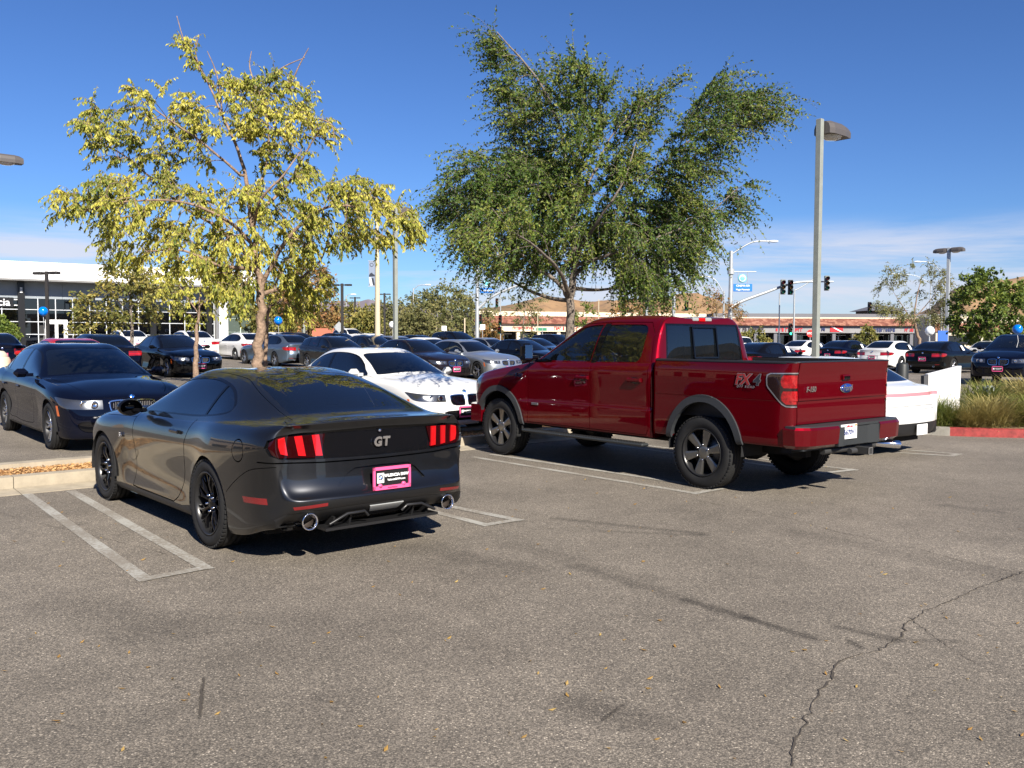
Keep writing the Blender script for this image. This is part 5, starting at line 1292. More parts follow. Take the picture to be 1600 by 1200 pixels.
def tree(name, px0, dist, limbs, poly, ncl, leaf, lmat, bark, label, r0=.085, twigs=5, per=13, tl=.45, droop=.5, depth=1.0, seed=1, group=None, shape='leaf', cat='tree', out_bias=.8, rtop=.014, holes=0, extra=(), spray=False):
    """a tree at forward distance dist. limbs: lists of (px, py, depth offset m); poly: outline of the crown, read off at that distance.
    The crown fills a volume whose thickness follows its width."""
    rg = random.Random(seed); base = at(px0, dist); root = empty(name, base, 0, label, cat, group)
    sc = dist / FOCAL
    def W(px, py, dz=0): 
        p = at(px, dist); return Vector((p.x, dist + dz, zat(px, py, dist))) - base
    m = MB(); joints = []
    for i, lb in enumerate(limbs):
        P = bend([W(*q) if len(q) == 3 else W(q[0], q[1]) for q in lb]); n = len(P)
        if i == 0: P[0].z = -.1; ra = [r0 * (1.25 if k == 0 else 1) * (1 - .95 * (k / (n - 1)) ** .72) + rtop * .35 for k in range(n)]
        else:
            j = min(joints, key=lambda q: (q[0] - P[0]).length); rr = max(rtop, j[1] * .62); P[0] = j[0].copy(); ra = [rr * (1 - .92 * (k / (n - 1)) ** .8) + rtop * .3 for k in range(n)]
        P = [p + Vector((rg.gauss(0, ra[k] * .25), rg.gauss(0, ra[k] * .25), 0)) if k else p for k, p in enumerate(P)]
        m.tube(P, ra, 9 if i == 0 else 6); joints += [(p, ra[k]) for k, p in enumerate(P) if k > (3 if i == 0 else 0)]
    for ln_ in extra:
        P = bend([W(*q) for q in ln_]); m.tube(P, [rtop * .8 * (1 - .8 * k / len(P)) + .002 for k in range(len(P))], 5)
    trunk_i = len(m.v)
    lobes = poly if isinstance(poly[0], tuple) and isinstance(poly[0][0], list) else [(poly, ncl, 0, 1)]; poly = sum([list(q[0]) for q in lobes], [])
    cx = sum(p[0] for p in poly) / len(poly); cy = sum(p[1] for p in poly) / len(poly); ctr = W(cx, cy)
    tw = MB(); LV = []; LF = []
    hs_ = [(rg.choice(poly), rg.uniform(.25, .8), rg.uniform(12, 26) ) for _ in range(holes)]
    hs_ = [((a[0] * t + cx * (1 - t)), (a[1] * t + cy * (1 - t)), r_) for a, t, r_ in hs_]
    seeds = []
    for n_, q in enumerate(lobes):
        for px, py in inpoly(q[0], q[1], seed + 5 + n_):
            if any((px - h[0]) ** 2 + (py - h[1]) ** 2 < h[2] ** 2 for h in hs_) and rg.random() < .85: continue
            ed = edge_dist(q[0], (px, py)) * sc; dmax = depth * q[3] * math.sqrt(max(.02, ed) * 2.2)
            seeds.append((W(px, py, q[2] + rg.uniform(-1, 1) * dmax), ed))
    fork = joints[len(joints) // 12][0] if len(joints) < 40 else joints[3][0]
    JP = np.array([tuple(q[0]) for q in joints]); JR = np.array([q[1] for q in joints])
    def cost(c): return np.sqrt(((JP - np.array(c)) ** 2).sum(1))
    seeds.sort(key=lambda q: cost(q[0]).min())
    nodes_ = [tuple(p) for p in JP]; rad_ = [max(rtop * .45, .004)] * len(nodes_); NP = JP.copy(); crown_c = W(cx, cy + 60 / sc * 0 + 40)
    for c, ed in seeds:
        dd = np.sqrt(((NP - np.array(c)) ** 2).sum(1)); dirp = ((NP - np.array(crown_c)) ** 2).sum(1) ** .5; pen = np.where(dirp > (c - crown_c).length + .05, .6, 0)
        k_ = int(np.argmin(dd + pen)); j = Vector(nodes_[k_]); jr = rad_[k_]
        nodes_.append(tuple(c)); rad_.append(max(.0032, jr * .86)); NP = np.vstack([NP, [tuple(c)]])
        mid = j.lerp(c, .5) + Vector((0, 0, .10 * (c - j).length)) + Vector([rg.gauss(0, .06 * (c - j).length) for _ in range(3)])
        L_ = (c - j).length
        if L_ > .05: tw.tube(bend([j, mid, c], 3), [jr * (1 - .2 * k / 6) for k in range(7)], 4, cap=False)
        outw = (c - ctr); outw.z = outw.z * .9 + .3; outw.normalize(); bdir = (c - j).normalized() if L_ > .1 else outw
        for _ in range(twigs):
            rim = spray and ed < .45 and rg.random() < .45; d = (outw * (out_bias + (1.6 if rim else 0)) + bdir * .5 + Vector([rg.gauss(0, .62) for _ in range(3)])).normalized(); ln_ = tl * rg.uniform(.5, 1.25) * (rg.uniform(1.2, 2.1) if rim else 1); p = c.copy(); path = [p.copy()]; nS = 6
            for k in range(nS):
                d = (d + Vector((0, 0, -droop * .22 * (1 + k * .25)))).normalized(); p = p + d * ln_ / nS; path.append(p.copy())
            tw.tube(path[::2], [.0035, .0028, .002, .0012], 3, cap=False)
            for q in range(per):
                u = (q + rg.random()) / per * nS; k = min(nS - 1, int(u)); b0 = path[k].lerp(path[k + 1], u - k); tdir = (path[k + 1] - path[k]).normalized()
                if shape == 'pinnate': ld = (Vector((rg.gauss(0, .55), rg.gauss(0, .55), -1)) + tdir * .3).normalized()
                elif shape == 'leaf': ld = (tdir * .5 + Vector([rg.gauss(0, .8) for _ in range(3)]) + Vector((0, 0, -.15))).normalized()
                else: ld = Vector([rg.gauss(0, 1) for _ in range(3)]).normalized()
                s = leaf[0] * rg.uniform(.6, 1.25); w_ = s * leaf[1]; n = Vector([rg.gauss(0, 1) for _ in range(3)]).cross(ld)
                if n.length < 1e-3: continue
                n.normalize(); up = ld.cross(n); i0 = len(LV)
                LV += [tuple(b0), tuple(b0 + ld * s * .45 + n * w_ / 2 + up * s * .08), tuple(b0 + ld * s), tuple(b0 + ld * s * .45 - n * w_ / 2 + up * s * .08)]; LF.append((i0, i0 + 1, i0 + 2, i0 + 3))
    tr = m.build('trunk', bark, root)
    o = tw.mesh('twigs', fix=False); tw_o = obj('twigs', o, bark, root); tag(tw_o, kind='stuff')
    cr_ = obj('crown', npmesh('crown', LV, LF), lmat, root); tag(cr_, kind='stuff')
    return root
BARK = mat('pale_brown_bark', (.24, .165, .115), .9, noise=(14, .5), bump=(30, .9, .02)); BARK2 = mat('grey_bark', (.17, .14, .115), .9, noise=(16, .45), bump=(35, .8, .02))
YEL = leafmat('yellow_green_leaf', [(.07, .12, .020), (.19, .23, .038), (.42, .41, .07), (.62, .56, .10), (.72, .64, .17)], .38, 1.3)
GRN = leafmat('small_elm_leaf', [(.022, .055, .010), (.048, .095, .014), (.095, .155, .022), (.21, .24, .04), (.36, .35, .08)], .30, 1.1)
LT = [[(402, 600), (404, 540), (408, 470), (404, 420), (398, 365), (391, 310), (380, 250), (352, 180), (325, 118)],
      [(406, 455), (428, 415, -.1), (470, 365, -.3), (525, 330, -.4), (590, 335, -.3), (640, 365, -.2)], [(404, 430), (370, 385, .2), (320, 345, .4), (262, 310, .5), (190, 240, .3), (145, 215, .1)],
      [(400, 385), (372, 350, -.5), (320, 330, -.8), (240, 330, -.8), (170, 340, -.6)], [(394, 320), (412, 255, .2), (416, 190, .2), (404, 135, .1)], [(396, 340), (440, 280, .4), (470, 220, .5), (500, 180, .4)],
      [(385, 280), (345, 240, -.4), (290, 200, -.5), (240, 165, -.3)], [(408, 460), (440, 440, .5), (480, 400, .8), (500, 340, .8)], [(404, 420), (365, 420, -.5), (320, 400, -.7), (260, 400, -.6)], [(398, 370), (430, 330, -.7), (470, 290, -.8), (490, 250, -.6)]]
LLOBES = [([(132, 168), (165, 152), (205, 175), (250, 215), (290, 258), (262, 285), (215, 262), (180, 250), (135, 235)], 52, .3, .8), ([(205, 170), (240, 140), (290, 140), (335, 165), (362, 225), (330, 268), (285, 225), (240, 200)], 42, -.2, .8),
          ([(284, 70), (300, 60), (325, 100), (348, 130), (335, 140), (300, 110)], 7, 0, .5), ([(345, 125), (400, 114), (455, 128), (505, 170), (515, 205), (498, 250), (470, 285), (420, 268), (385, 225), (360, 170)], 105, .1, .9),
          ([(108, 336), (112, 321), (150, 308), (190, 290), (260, 275), (335, 300), (372, 361), (362, 416), (300, 426), (250, 414), (205, 401), (175, 361), (150, 331)], 150, -.3, 1.1), ([(345, 290), (425, 278), (480, 330), (482, 386), (445, 431), (385, 448), (345, 416)], 115, .2, 1.2),
          ([(475, 325), (525, 290), (575, 287), (605, 310), (630, 321), (655, 351), (640, 378), (600, 388), (565, 374), (525, 391), (480, 391)], 100, -.3, .9), ([(350, 426), (415, 434), (408, 466), (385, 483), (360, 466)], 22, -.4, .7), ([(432, 426), (500, 406), (492, 441), (470, 476), (438, 506), (428, 466)], 26, .4, .7)]
RLOBES = [([(760, 45), (782, 58), (802, 85), (830, 105), (856, 128), (875, 190), (872, 265), (835, 275), (805, 240), (798, 170), (780, 110)], 147, .4, .8), ([(870, 140), (900, 115), (925, 145), (935, 205), (925, 275), (880, 285)], 86, -.5, .8), ([(925, 195), (940, 125), (958, 104), (952, 165), (940, 225)], 19, .2, .4),
          ([(948, 285), (952, 220), (972, 165), (992, 142), (1035, 126), (1062, 124), (1022, 170), (1008, 225), (988, 290)], 92, .6, .7), ([(985, 325), (1010, 260), (1045, 205), (1100, 135), (1118, 135), (1112, 160), (1180, 166), (1205, 192), (1150, 205), (1108, 235), (1112, 272), (1062, 300), (1020, 330)], 165, -.3, .8),
          ([(1090, 318), (1128, 296), (1190, 277), (1160, 305), (1150, 325), (1112, 340)], 19, .3, .5), ([(690, 335), (698, 292), (720, 265), (758, 238), (810, 245), (872, 265), (928, 300), (932, 356), (918, 408), (862, 412), (800, 422), (765, 408), (722, 364), (735, 355), (702, 345)], 461, 0, 1.0),
          ([(935, 305), (990, 320), (1050, 300), (1100, 335), (1098, 348), (1092, 378), (1068, 416), (1050, 454), (1030, 451), (1005, 446), (985, 416), (935, 401)], 294, .2, 1.1), ([(948, 401), (1010, 416), (1000, 464), (975, 441), (955, 454)], 36, -.8, .8), ([(760, 361), (830, 351), (835, 391), (775, 401)], 14, -3.1, .5), ([(860, 262), (940, 245), (1005, 265), (1015, 330), (930, 340), (870, 320)], 60, .3, 1.1), ([(730, 356), (790, 401), (800, 426), (760, 416)], 22, -1.6, .8)]
tree('ash_tree', 402, 11.8, LT, LLOBES, 0, (.060, .42), YEL, BARK, 'slender tree turning yellow in the planter right ahead of the charcoal coupe', r0=.078, twigs=5, per=18, tl=.28, droop=.65, depth=1.05, seed=11, shape='pinnate', group='trees along the planter', holes=0,
     extra=[[(318, 105), (305, 85), (294, 62), (284, 25)], [(318, 110), (312, 80), (318, 55)], [(352, 180), (345, 120), (330, 80)], [(416, 150), (440, 110), (480, 90)], [(500, 185), (520, 195), (525, 220)], [(404, 135), (395, 105), (398, 80)], [(455, 140), (470, 105), (486, 75)]])
RT = [[(888, 600), (890, 520), (893, 455), (897, 405), (893, 340), (885, 270), (870, 190), (835, 120), (775, 50)],
      [(890, 470), (868, 440, -.2), (835, 420, -.4), (790, 380, -.6), (740, 340, -.5), (700, 300, -.3)], [(895, 430), (925, 405, .2), (965, 360, .4), (1010, 290, .5), (1075, 215, .4), (1180, 170, .2)], [(896, 415), (950, 400, -.4), (1010, 380, -.7), (1080, 350, -.7), (1140, 300, -.4)],
      [(893, 340), (930, 260, .3), (960, 200, .4), (1020, 140, .3)], [(888, 300), (850, 260, .5), (800, 220, .6), (740, 230, .5)], [(893, 350), (860, 320, -.8), (800, 300, -1.0), (750, 280, -.8)], [(890, 470), (850, 460, .6), (790, 430, .9), (730, 400, .8)], [(897, 400), (930, 350, -.9), (960, 300, -1.1), (980, 240, -.9)], [(893, 450), (940, 450, .6), (1000, 440, .9), (1050, 430, .8)], [(890, 462), (868, 430, -1.0), (830, 405, -2.2), (795, 395, -3.2)]]
tree('elm_tree', 889, 15.6, RT, RLOBES, 0, (.060, .52), GRN, BARK2, 'dark green weeping elm with long sprays rising behind the red pickup', r0=.095, twigs=5, per=20, tl=.43, droop=.50, depth=1.65, seed=23, shape='leaf', group='trees along the planter', out_bias=1.1, holes=0, spray=True)
tree('young_tree', 416, 13.6, [[(414, 600), (416, 520), (424, 470), (436, 430), (450, 400)], [(422, 480), (450, 462), (480, 440)]], [(425, 470), (440, 430), (480, 420), (505, 440), (500, 480), (470, 490), (445, 480)], 14, (.07, .36), YEL, BARK, 'thin pinkish young trunk just right of the yellow tree', r0=.035, twigs=3, per=12, tl=.3, droop=.8, seed=5, shape='pinnate', group='trees along the planter')
MID = leafmat('dull_yellow_green_leaf', [(.08, .11, .025), (.17, .18, .045), (.32, .27, .07), (.46, .36, .10)], .35, .6)
RUS = leafmat('rust_green_leaf', [(.07, .09, .03), (.15, .13, .04), (.30, .18, .06), (.36, .16, .06), (.22, .21, .07)], .3, .8)
OLV = leafmat('olive_leaf', [(.08, .095, .035), (.15, .155, .055), (.23, .21, .08), (.30, .25, .10)], .3, .25)
DGR = leafmat('broad_green_leaf', [(.04, .075, .014), (.09, .14, .024), (.18, .23, .035), (.32, .31, .06)], .32, .5)
WIL = leafmat('willow_leaf', [(.09, .11, .04), (.16, .175, .06), (.24, .23, .085), (.34, .29, .11)], .35, .4)
tree('lot_tree', 206, 40, [[(206, 560), (206, 500), (204, 460), (200, 420)], [(205, 490), (175, 460), (150, 440)], [(205, 480), (235, 450), (250, 430)]], [(160, 445), (175, 415), (200, 405), (225, 420), (262, 440), (280, 470), (262, 490), (240, 485), (232, 510), (205, 505), (195, 515), (170, 500), (150, 520), (118, 515), (122, 490), (135, 465)], 150, (.17, .6), MID, BARK2, 'bushy yellow green lot tree before the showroom, right of its doors', r0=.10, twigs=4, per=9, tl=.6, depth=1.2, seed=31, group='lot trees before the showroom')
tree('lot_tree', 309, 27, [[(306, 575), (308, 520), (312, 485), (315, 440)], [(311, 490), (290, 460), (270, 430)], [(312, 480), (335, 450), (345, 420)]], [(255, 420), (290, 400), (330, 405), (355, 420), (350, 455), (325, 470), (330, 500), (300, 500), (280, 495), (285, 470), (262, 455)], 80, (.12, .5), YEL, BARK, 'small leaning tree with mottled trunk between the black and white sedans', r0=.085, twigs=4, per=9, tl=.45, depth=1.0, seed=33, shape='pinnate', group='lot trees before the showroom')
tree('red_leaf_tree', 478, 62, [[(478, 560), (480, 500), (484, 460), (488, 430)]], [(455, 440), (470, 420), (500, 410), (515, 440), (520, 470), (522, 500), (500, 510), (470, 515), (448, 505), (440, 470)], 110, (.22, .6), RUS, BARK2, 'tree turning rust red behind the silver blue sedan', r0=.12, twigs=4, per=9, tl=.7, depth=1.1, seed=35, group='trees at the far edge of the lot')
for k, (px, dd, top, hw, ml, lb) in enumerate([(432, 75, 452, 34, MID, 'yellowing far tree behind the yellow tree trunk, left of the blue balloon'), (462, 92, 478, 30, OLV, 'low olive tree far behind the blue balloon'), (545, 95, 478, 34, MID, 'round yellowish far tree between the two black lamp posts'), (572, 84, 486, 22, MID, 'small bright tree left of the banner pole'), (610, 100, 474, 34, OLV, 'olive far tree right behind the tall banner pole'),
     (640, 110, 462, 30, OLV, 'olive far tree right of the green two-headed lamp post'), (672, 105, 455, 36, OLV, 'broad olive far tree left of the arm street lamp'), (705, 100, 447, 42, WIL, 'tallest pale olive far tree left of the street name mast'), (735, 112, 465, 34, OLV, 'olive far tree directly behind the left signal mast'), (655, 90, 488, 26, OLV, 'low olive bush tree behind the parked rows'), (588, 118, 484, 26, OLV, 'dull far tree below the mountains'), (505, 90, 492, 26, RUS, 'low rusty shrub tree beside the brown sign')]):
    rg = random.Random(900 + k); pl = []
    for i in range(16):
        a = 2 * math.pi * i / 16; r_ = rg.uniform(.78, 1.12); pl.append((px + hw * r_ * math.cos(a), (top + 528) / 2 - (528 - top) / 2 * r_ * math.sin(a)))
    tree('far_tree', px, dd, [[(px, 545), (px + rg.uniform(-2, 2), 505), (px + rg.uniform(-4, 4), top + 20)], [(px, 505), (px - hw * .5, top + 28)], [(px, 500), (px + hw * .5, top + 25)]], pl, 95, (.34, .55), ml, BARK2, lb, r0=.14, twigs=4, per=8, tl=1.1, depth=1.2, seed=50 + k, group='trees at the far edge of the lot', rtop=.02)
tree('street_tree', 815, 118, [[(816, 540), (818, 500), (822, 475)], [(818, 500), (800, 480)], [(818, 495), (845, 478)]], [(775, 490), (770, 470), (790, 455), (812, 440), (835, 458), (868, 468), (860, 490), (840, 505), (835, 528), (818, 520), (805, 500)], 60, (.30, .5), WIL, BARK2, 'thin pale yellowing street tree in front of the left shops', r0=.16, twigs=4, per=7, tl=1.0, depth=1.0, seed=71, group='street trees by the shops')
tree('street_tree', 915, 112, [[(915, 530), (915, 505), (916, 490)]], [(898, 505), (900, 488), (918, 478), (932, 488), (932, 505), (915, 512)], 30, (.3, .55), DGR, BARK2, 'small green street tree right of the elm trunk', r0=.12, twigs=4, per=7, tl=.9, seed=72, group='street trees by the shops')
tree('street_tree', 985, 105, [[(985, 530), (985, 500), (987, 480)]], [(950, 500), (955, 482), (985, 470), (1015, 478), (1025, 500), (990, 510)], 50, (.3, .55), RUS, BARK2, 'brownish street tree under the elm, above the pickup roof', r0=.12, twigs=4, per=7, tl=1.0, seed=73, group='street trees by the shops')
tree('street_tree', 1120, 70, [[(1122, 540), (1120, 500), (1118, 465)], [(1120, 500), (1095, 485)], [(1120, 495), (1150, 485)]], [(1085, 492), (1100, 470), (1112, 452), (1130, 465), (1150, 482), (1172, 486), (1165, 500), (1130, 505), (1095, 505)], 50, (.17, .5), RUS, BARK2, 'thin brownish tree around the foot of the right signal mast', r0=.09, twigs=4, per=8, tl=.7, seed=74, group='street trees by the shops', droop=.2)
tree('willow_tree', 1433, 74, [[(1442, 555), (1436, 530), (1428, 500), (1430, 470), (1438, 430)], [(1432, 510), (1410, 480), (1390, 450)], [(1430, 495), (1455, 465), (1470, 440)]], [(1378, 440), (1390, 420), (1415, 425), (1428, 408), (1450, 415), (1468, 425), (1480, 440), (1474, 465), (1480, 490), (1465, 505), (1440, 498), (1420, 505), (1400, 488), (1370, 482), (1372, 460)], 270, (.20, .36), WIL, BARK, 'wispy feathery tree with forked pale trunk before the right shops', r0=.20, twigs=5, per=10, tl=.9, depth=1.1, droop=.8, seed=75, group='street trees by the shops', holes=4)
tree('plane_tree', 1545, 52, [[(1545, 560), (1545, 520), (1542, 480), (1540, 440)], [(1545, 500), (1515, 480)], [(1545, 490), (1580, 465)]], [(1500, 470), (1506, 448), (1512, 430), (1530, 432), (1538, 418), (1548, 430), (1560, 450), (1585, 442), (1598, 465), (1602, 500), (1592, 525), (1560, 535), (1530, 530), (1505, 520), (1492, 500)], 260, (.19, .75), DGR, BARK2, 'dense green broad-leaved tree right of the two-headed lamp post', r0=.14, twigs=4, per=9, tl=.65, depth=1.3, seed=76)
tree('dark_tree', 1612, 85, [[(1612, 540), (1610, 500), (1608, 470)]], [(1590, 470), (1598, 445), (1630, 440), (1650, 480), (1640, 520), (1600, 515)], 60, (.3, .6), OLV, BARK2, 'dark tree at the right edge of the picture', r0=.2, twigs=4, per=8, tl=1, seed=77)
tree('roadside_shrub', 1178, 100, [[(1178, 545), (1178, 525)]], [(1160, 535), (1168, 518), (1185, 516), (1200, 530), (1195, 540)], 26, (.3, .5), MID, BARK2, 'low dry shrub beside the white van in front of the right shops', r0=.08, seed=78, tl=.7, cat='shrub', group='roadside shrubs')
tree('roadside_shrub', 1350, 100, [[(1350, 540), (1350, 522)]], [(1335, 532), (1340, 516), (1355, 514), (1368, 528), (1362, 536)], 26, (.3, .5), MID, BARK2, 'low dry shrub above the roof of a black sedan, right', r0=.08, seed=79, tl=.7, cat='shrub', group='roadside shrubs')
tree('hedge_shrub', 12, 48, [[(12, 540), (12, 520)]], [(-20, 522), (-18, 505), (0, 500), (18, 506), (27, 518), (20, 526)], 60, (.16, .6), DGR, BARK2, 'clipped green shrub at the left edge before the showroom', r0=.06, seed=80, tl=.4, cat='shrub')
tree('roadside_shrub', 770, 100, [[(770, 540), (768, 515)]], [(755, 530), (752, 512), (765, 503), (778, 510), (780, 528)], 34, (.28, .5), RUS, BARK2, 'reddish green shrub right of the left signal mast', r0=.08, seed=81, tl=.7, cat='shrub', group='roadside shrubs')
# ------------------------------------------------------------------ hills
def ridge(name, pts, dist, deep, m, seed, amp=1.5, base=0):
    rg = np.random.default_rng(seed); px = np.array([p[0] for p in pts]); hz_ = np.array([zat(p[0], p[1], dist) for p in pts])
    nx, nd_ = 220, 26; xs_ = np.linspace(px[0], px[-1], nx); V = []
    for i, X in enumerate(xs_):
        h_ = np.interp(X, px, hz_); wx = at(X, dist, 0).x
        for j in range(nd_):
            u = j / (nd_ - 1); prof = math.sin(min(1, u * 1.25) * math.pi / 2) if u < .8 else math.cos((u - .8) / .2 * math.pi / 2)
            w_ = mathutils.noise.fractal(Vector((wx / deep * 5, u * 3, seed)), .9, 2.1, 5)
            z = base + max(0, h_ - base) * prof * (1 + .25 * w_ * (1 - .7 * prof)) + amp * w_ * .6
            V.append((wx * (1 + (u - .8) * deep / dist), dist + (u - .8) * deep, z - (3 if j in (0, nd_ - 1) else 0)))
    F_ = [(i * nd_ + j, (i + 1) * nd_ + j, (i + 1) * nd_ + j + 1, i * nd_ + j + 1) for i in range(nx - 1) for j in range(nd_ - 1)]
    tag(obj(name, npmesh(name, V, F_, True), m), kind='structure')
import mathutils.noise
def hillmat(name, c1, c2, c3, sc):
    m, t, b = nodes(name); nd, ln = t.nodes.new, t.links.new; tcn = nd('ShaderNodeTexCoord')
    n = nd('ShaderNodeTexNoise'); n.inputs['Scale'].default_value = sc; n.inputs['Detail'].default_value = 8; n.inputs['Roughness'].default_value = .65; ln(tcn.outputs['Object'], n.inputs['Vector'])
    r = nd('ShaderNodeValToRGB'); e = r.color_ramp.elements; e[0].position = .32; e[0].color = (*c3, 1); e[1].position = .68; e[1].color = (*c2, 1); q = e.new(.46); q.color = (*c1, 1); ln(n.outputs['Fac'], r.inputs[0])
    v = nd('ShaderNodeTexVoronoi'); v.inputs['Scale'].default_value = sc * 7; ln(tcn.outputs['Object'], v.inputs['Vector']); r2 = nd('ShaderNodeMapRange'); r2.inputs[1].default_value = .12; r2.inputs[2].default_value = .25; ln(v.outputs['Distance'], r2.inputs[0])
    mm = nd('ShaderNodeMixRGB'); mm.inputs[1].default_value = (*c3, 1); ln(r2.outputs[0], mm.inputs[0]); ln(r.outputs[0], mm.inputs[2]); ln(mm.outputs[0], b.inputs['Base Color']); b.inputs['Roughness'].default_value = .95; return m
HM = hillmat('dry_grass_hill', (.26, .155, .075), (.36, .225, .11), (.09, .075, .04), .03)
HF = hillmat('far_mountain', (.17, .145, .17), (.22, .18, .19), (.10, .105, .13), .0012)  # distance haze is put into the colour as a bluish purple tint
ridge('hill', [(660, 508), (700, 492), (740, 486), (780, 480), (820, 474), (850, 470), (880, 471), (920, 474), (960, 468), (1000, 470), (1040, 466), (1070, 463), (1090, 462), (1110, 468), (1150, 486), (1180, 500), (1230, 514), (1290, 524)], 520, 160, HM, 3, 1.8)
ridge('hill', [(1340, 524), (1380, 512), (1420, 498), (1455, 480), (1480, 462), (1500, 452), (1530, 448), (1560, 441), (1600, 433), (1680, 420), (1800, 430), (1950, 450), (2150, 440), (2400, 470), (2700, 500), (2900, 526)], 430, 150, HM, 9, 1.6)
ridge('mountain', [(300, 500), (380, 486), (430, 474), (470, 468), (500, 474), (530, 468), (560, 471), (577, 468), (600, 475), (640, 480), (700, 488), (780, 500)], 5200, 1500, HF, 5, 8)
ridge('hill', [(-1500, 526), (-1200, 505), (-900, 498), (-600, 506), (-300, 500), (-60, 512), (60, 516), (200, 512), (330, 505), (420, 502), (470, 498), (540, 496), (620, 494), (690, 500)], 330, 90, hillmat('scrub_slope', (.13, .105, .06), (.20, .15, .085), (.06, .06, .03), .05), 12, 1.0)

# ------------------------------------------------------------------ showroom at left
WHITE = mat('white_metal_fascia', (.80, .80, .80), .45, noise=(.6, .03)); GREYW = mat('grey_wall_panel', (.24, .27, .30), .6, noise=(1.2, .08)); DARKG = glassmat('showroom_glass', (.006, .007, .009), .05); MUL = mat('pale_mullion', (.62, .64, .66), .4, .3)
GREENG = glassmat('pale_green_glass', (.42, .55, .48), .2); BLK = mat('black_panel', (.008, .008, .009), .35)
th = R(34); FA = Matrix.Rotation(th, 3, 'Z')
b0 = at(-30, 64.2); zf = gz(*at(120, 66)[:2]); showroom = empty('showroom', (b0.x, b0.y, zf), th, 'low white and grey car showroom with dark glass front and white fascia', 'building')
def P2(name, m, mt): return m.build(name, mt, showroom)
m = MB(); rbox(m, -6, 16.7, .30, 14, 0, 6.2); P2('wall', m, mat('showroom_inside', (.03, .03, .032), .8))
m = MB(); rbox(m, -7, 20.2, -1.6, 15, 4.96, 6.25, bev=.05); P2('fascia', m, WHITE)
m = MB(); rbox(m, -7, 20.1, -1.52, 14, 4.90, 4.955); P2('soffit', m, mat('soffit_grey', (.3, .3, .3), .6))
for k in range(8):
    m = MB(); rbox(m, -6 + 2.84 * k, -6 + 2.84 * k + 2.825, -.02 if k % 2 else -.017, .30, 3.66, 4.90); P2('wall_panel', m, GREYW)
nb = 16; bx = [-2.15 + 1.17 * k for k in range(nb + 1)]; rz_ = [.12, 1.02, 1.95, 2.85, 3.66]
door_b = (5, 6)
for i in range(nb):
    for j in range(4):
        if i in door_b and j < 2: continue
        m = MB(); rbox(m, bx[i] + .03, bx[i + 1] - .03, .03, .05, rz_[j] + .03, rz_[j + 1] - .03); P2('pane', m, DARKG)
for i in range(nb + 1):
    m = MB(); rbox(m, bx[i] - .03, bx[i] + .03, -.03, .12, .0, 3.66); P2('mullion', m, MUL)
for j in range(1, 4):
    m = MB(); rbox(m, bx[0], bx[-1], -.02, .11, rz_[j] - .025, rz_[j] + .025); P2('transom', m, MUL)
for x in (2.6, 11.75, 16.1):
    m = MB(); rbox(m, x - .22, x + .22, -.35, -.04, 0, 4.90); P2('column', m, BLK)
m = MB(); rbox(m, 16.75, 17.45, -.9, .4, 0, 4.95); P2('column', m, WHITE)
for i in range(2):
    for j in range(4): m = MB(); rbox(m, 17.5 + 1.25 * i + .03, 18.75 + 1.25 * i - .03, .0, .03, .2 + 1.12 * j + .03, 1.32 + 1.12 * j - .03); P2('pane', m, GREENG)
m = MB(); rbox(m, 17.5, 20.0, .06, 8, 0, 4.9); P2('wall', m, mat('pale_green_wall', (.55, .66, .60), .6))
# entrance: white framed double door under a dark panel
xa, xb = 4.05, 5.75
m = MB(); rbox(m, xa + .1, xb - .1, -.12, -.04, 1.98, 2.12); rbox(m, xa + .1, xa + .24, -.12, -.04, 0, 1.98); rbox(m, xb - .24, xb - .1, -.12, -.04, 0, 1.98); P2('door_frame', m, WHITE)
for q in (0, 1):
    x0 = xa + .26 + q * .60; m = MB()
    for a0, a1, c0, c1 in ((0, .58, 1.80, 1.97), (0, .58, .02, .25), (0, .10, .25, 1.80), (.48, .58, .25, 1.80)): rbox(m, x0 + a0, x0 + a1, -.11, -.05, c0, c1)
    d = P2('door', m, WHITE); m = MB(); rbox(m, x0 + .10, x0 + .48, -.085, -.075, .25, 1.80); obj('door_glass', m.mesh('door_glass'), DARKG, d)
m = MB(); rbox(m, -2.0, 2.1, -.10, -.05, 2.98, 3.70); P2('sign_board', m, BLK)
text('cia', mat('sign_white', (.85, .85, .85), .5), showroom, (1.50, -.13, 3.33), (math.pi / 2, 0, 0), .74, 'sign_lettering', depth=.02, bold=.008)
for z in (3.14, 3.56): m = MB(); rbox(m, 2.15, 2.36, -.09, -.04, z - .035, z + .035); P2('sign_bar', m, WHITE)
m = MB()
for z in (4.05, 4.2, 4.35): rbox(m, 2.52, 2.68, -.42, -.36, z, z + .08)
P2('wall_lamp', m, WHITE)
# ------------------------------------------------------------------ shops
def tilemat():
    m, t, b = nodes('clay_tile'); nd, ln = t.nodes.new, t.links.new; tcn = nd('ShaderNodeTexCoord'); mp_ = nd('ShaderNodeMapping'); mp_.inputs['Scale'].default_value = (1, 1, .7); ln(tcn.outputs['Object'], mp_.inputs[0])
    v = nd('ShaderNodeTexVoronoi'); v.inputs['Scale'].default_value = 2.0; ln(mp_.outputs[0], v.inputs['Vector']); s_ = nd('ShaderNodeSeparateColor'); ln(v.outputs['Color'], s_.inputs[0]); r = nd('ShaderNodeValToRGB'); e = r.color_ramp.elements
    e[0].color = (.14, .045, .030, 1); e[1].color = (.34, .16, .105, 1); q = e.new(.5); q.color = (.22, .08, .05, 1); ln(s_.outputs[0], r.inputs[0]); ln(r.outputs[0], b.inputs['Base Color']); b.inputs['Roughness'].default_value = .85; return m
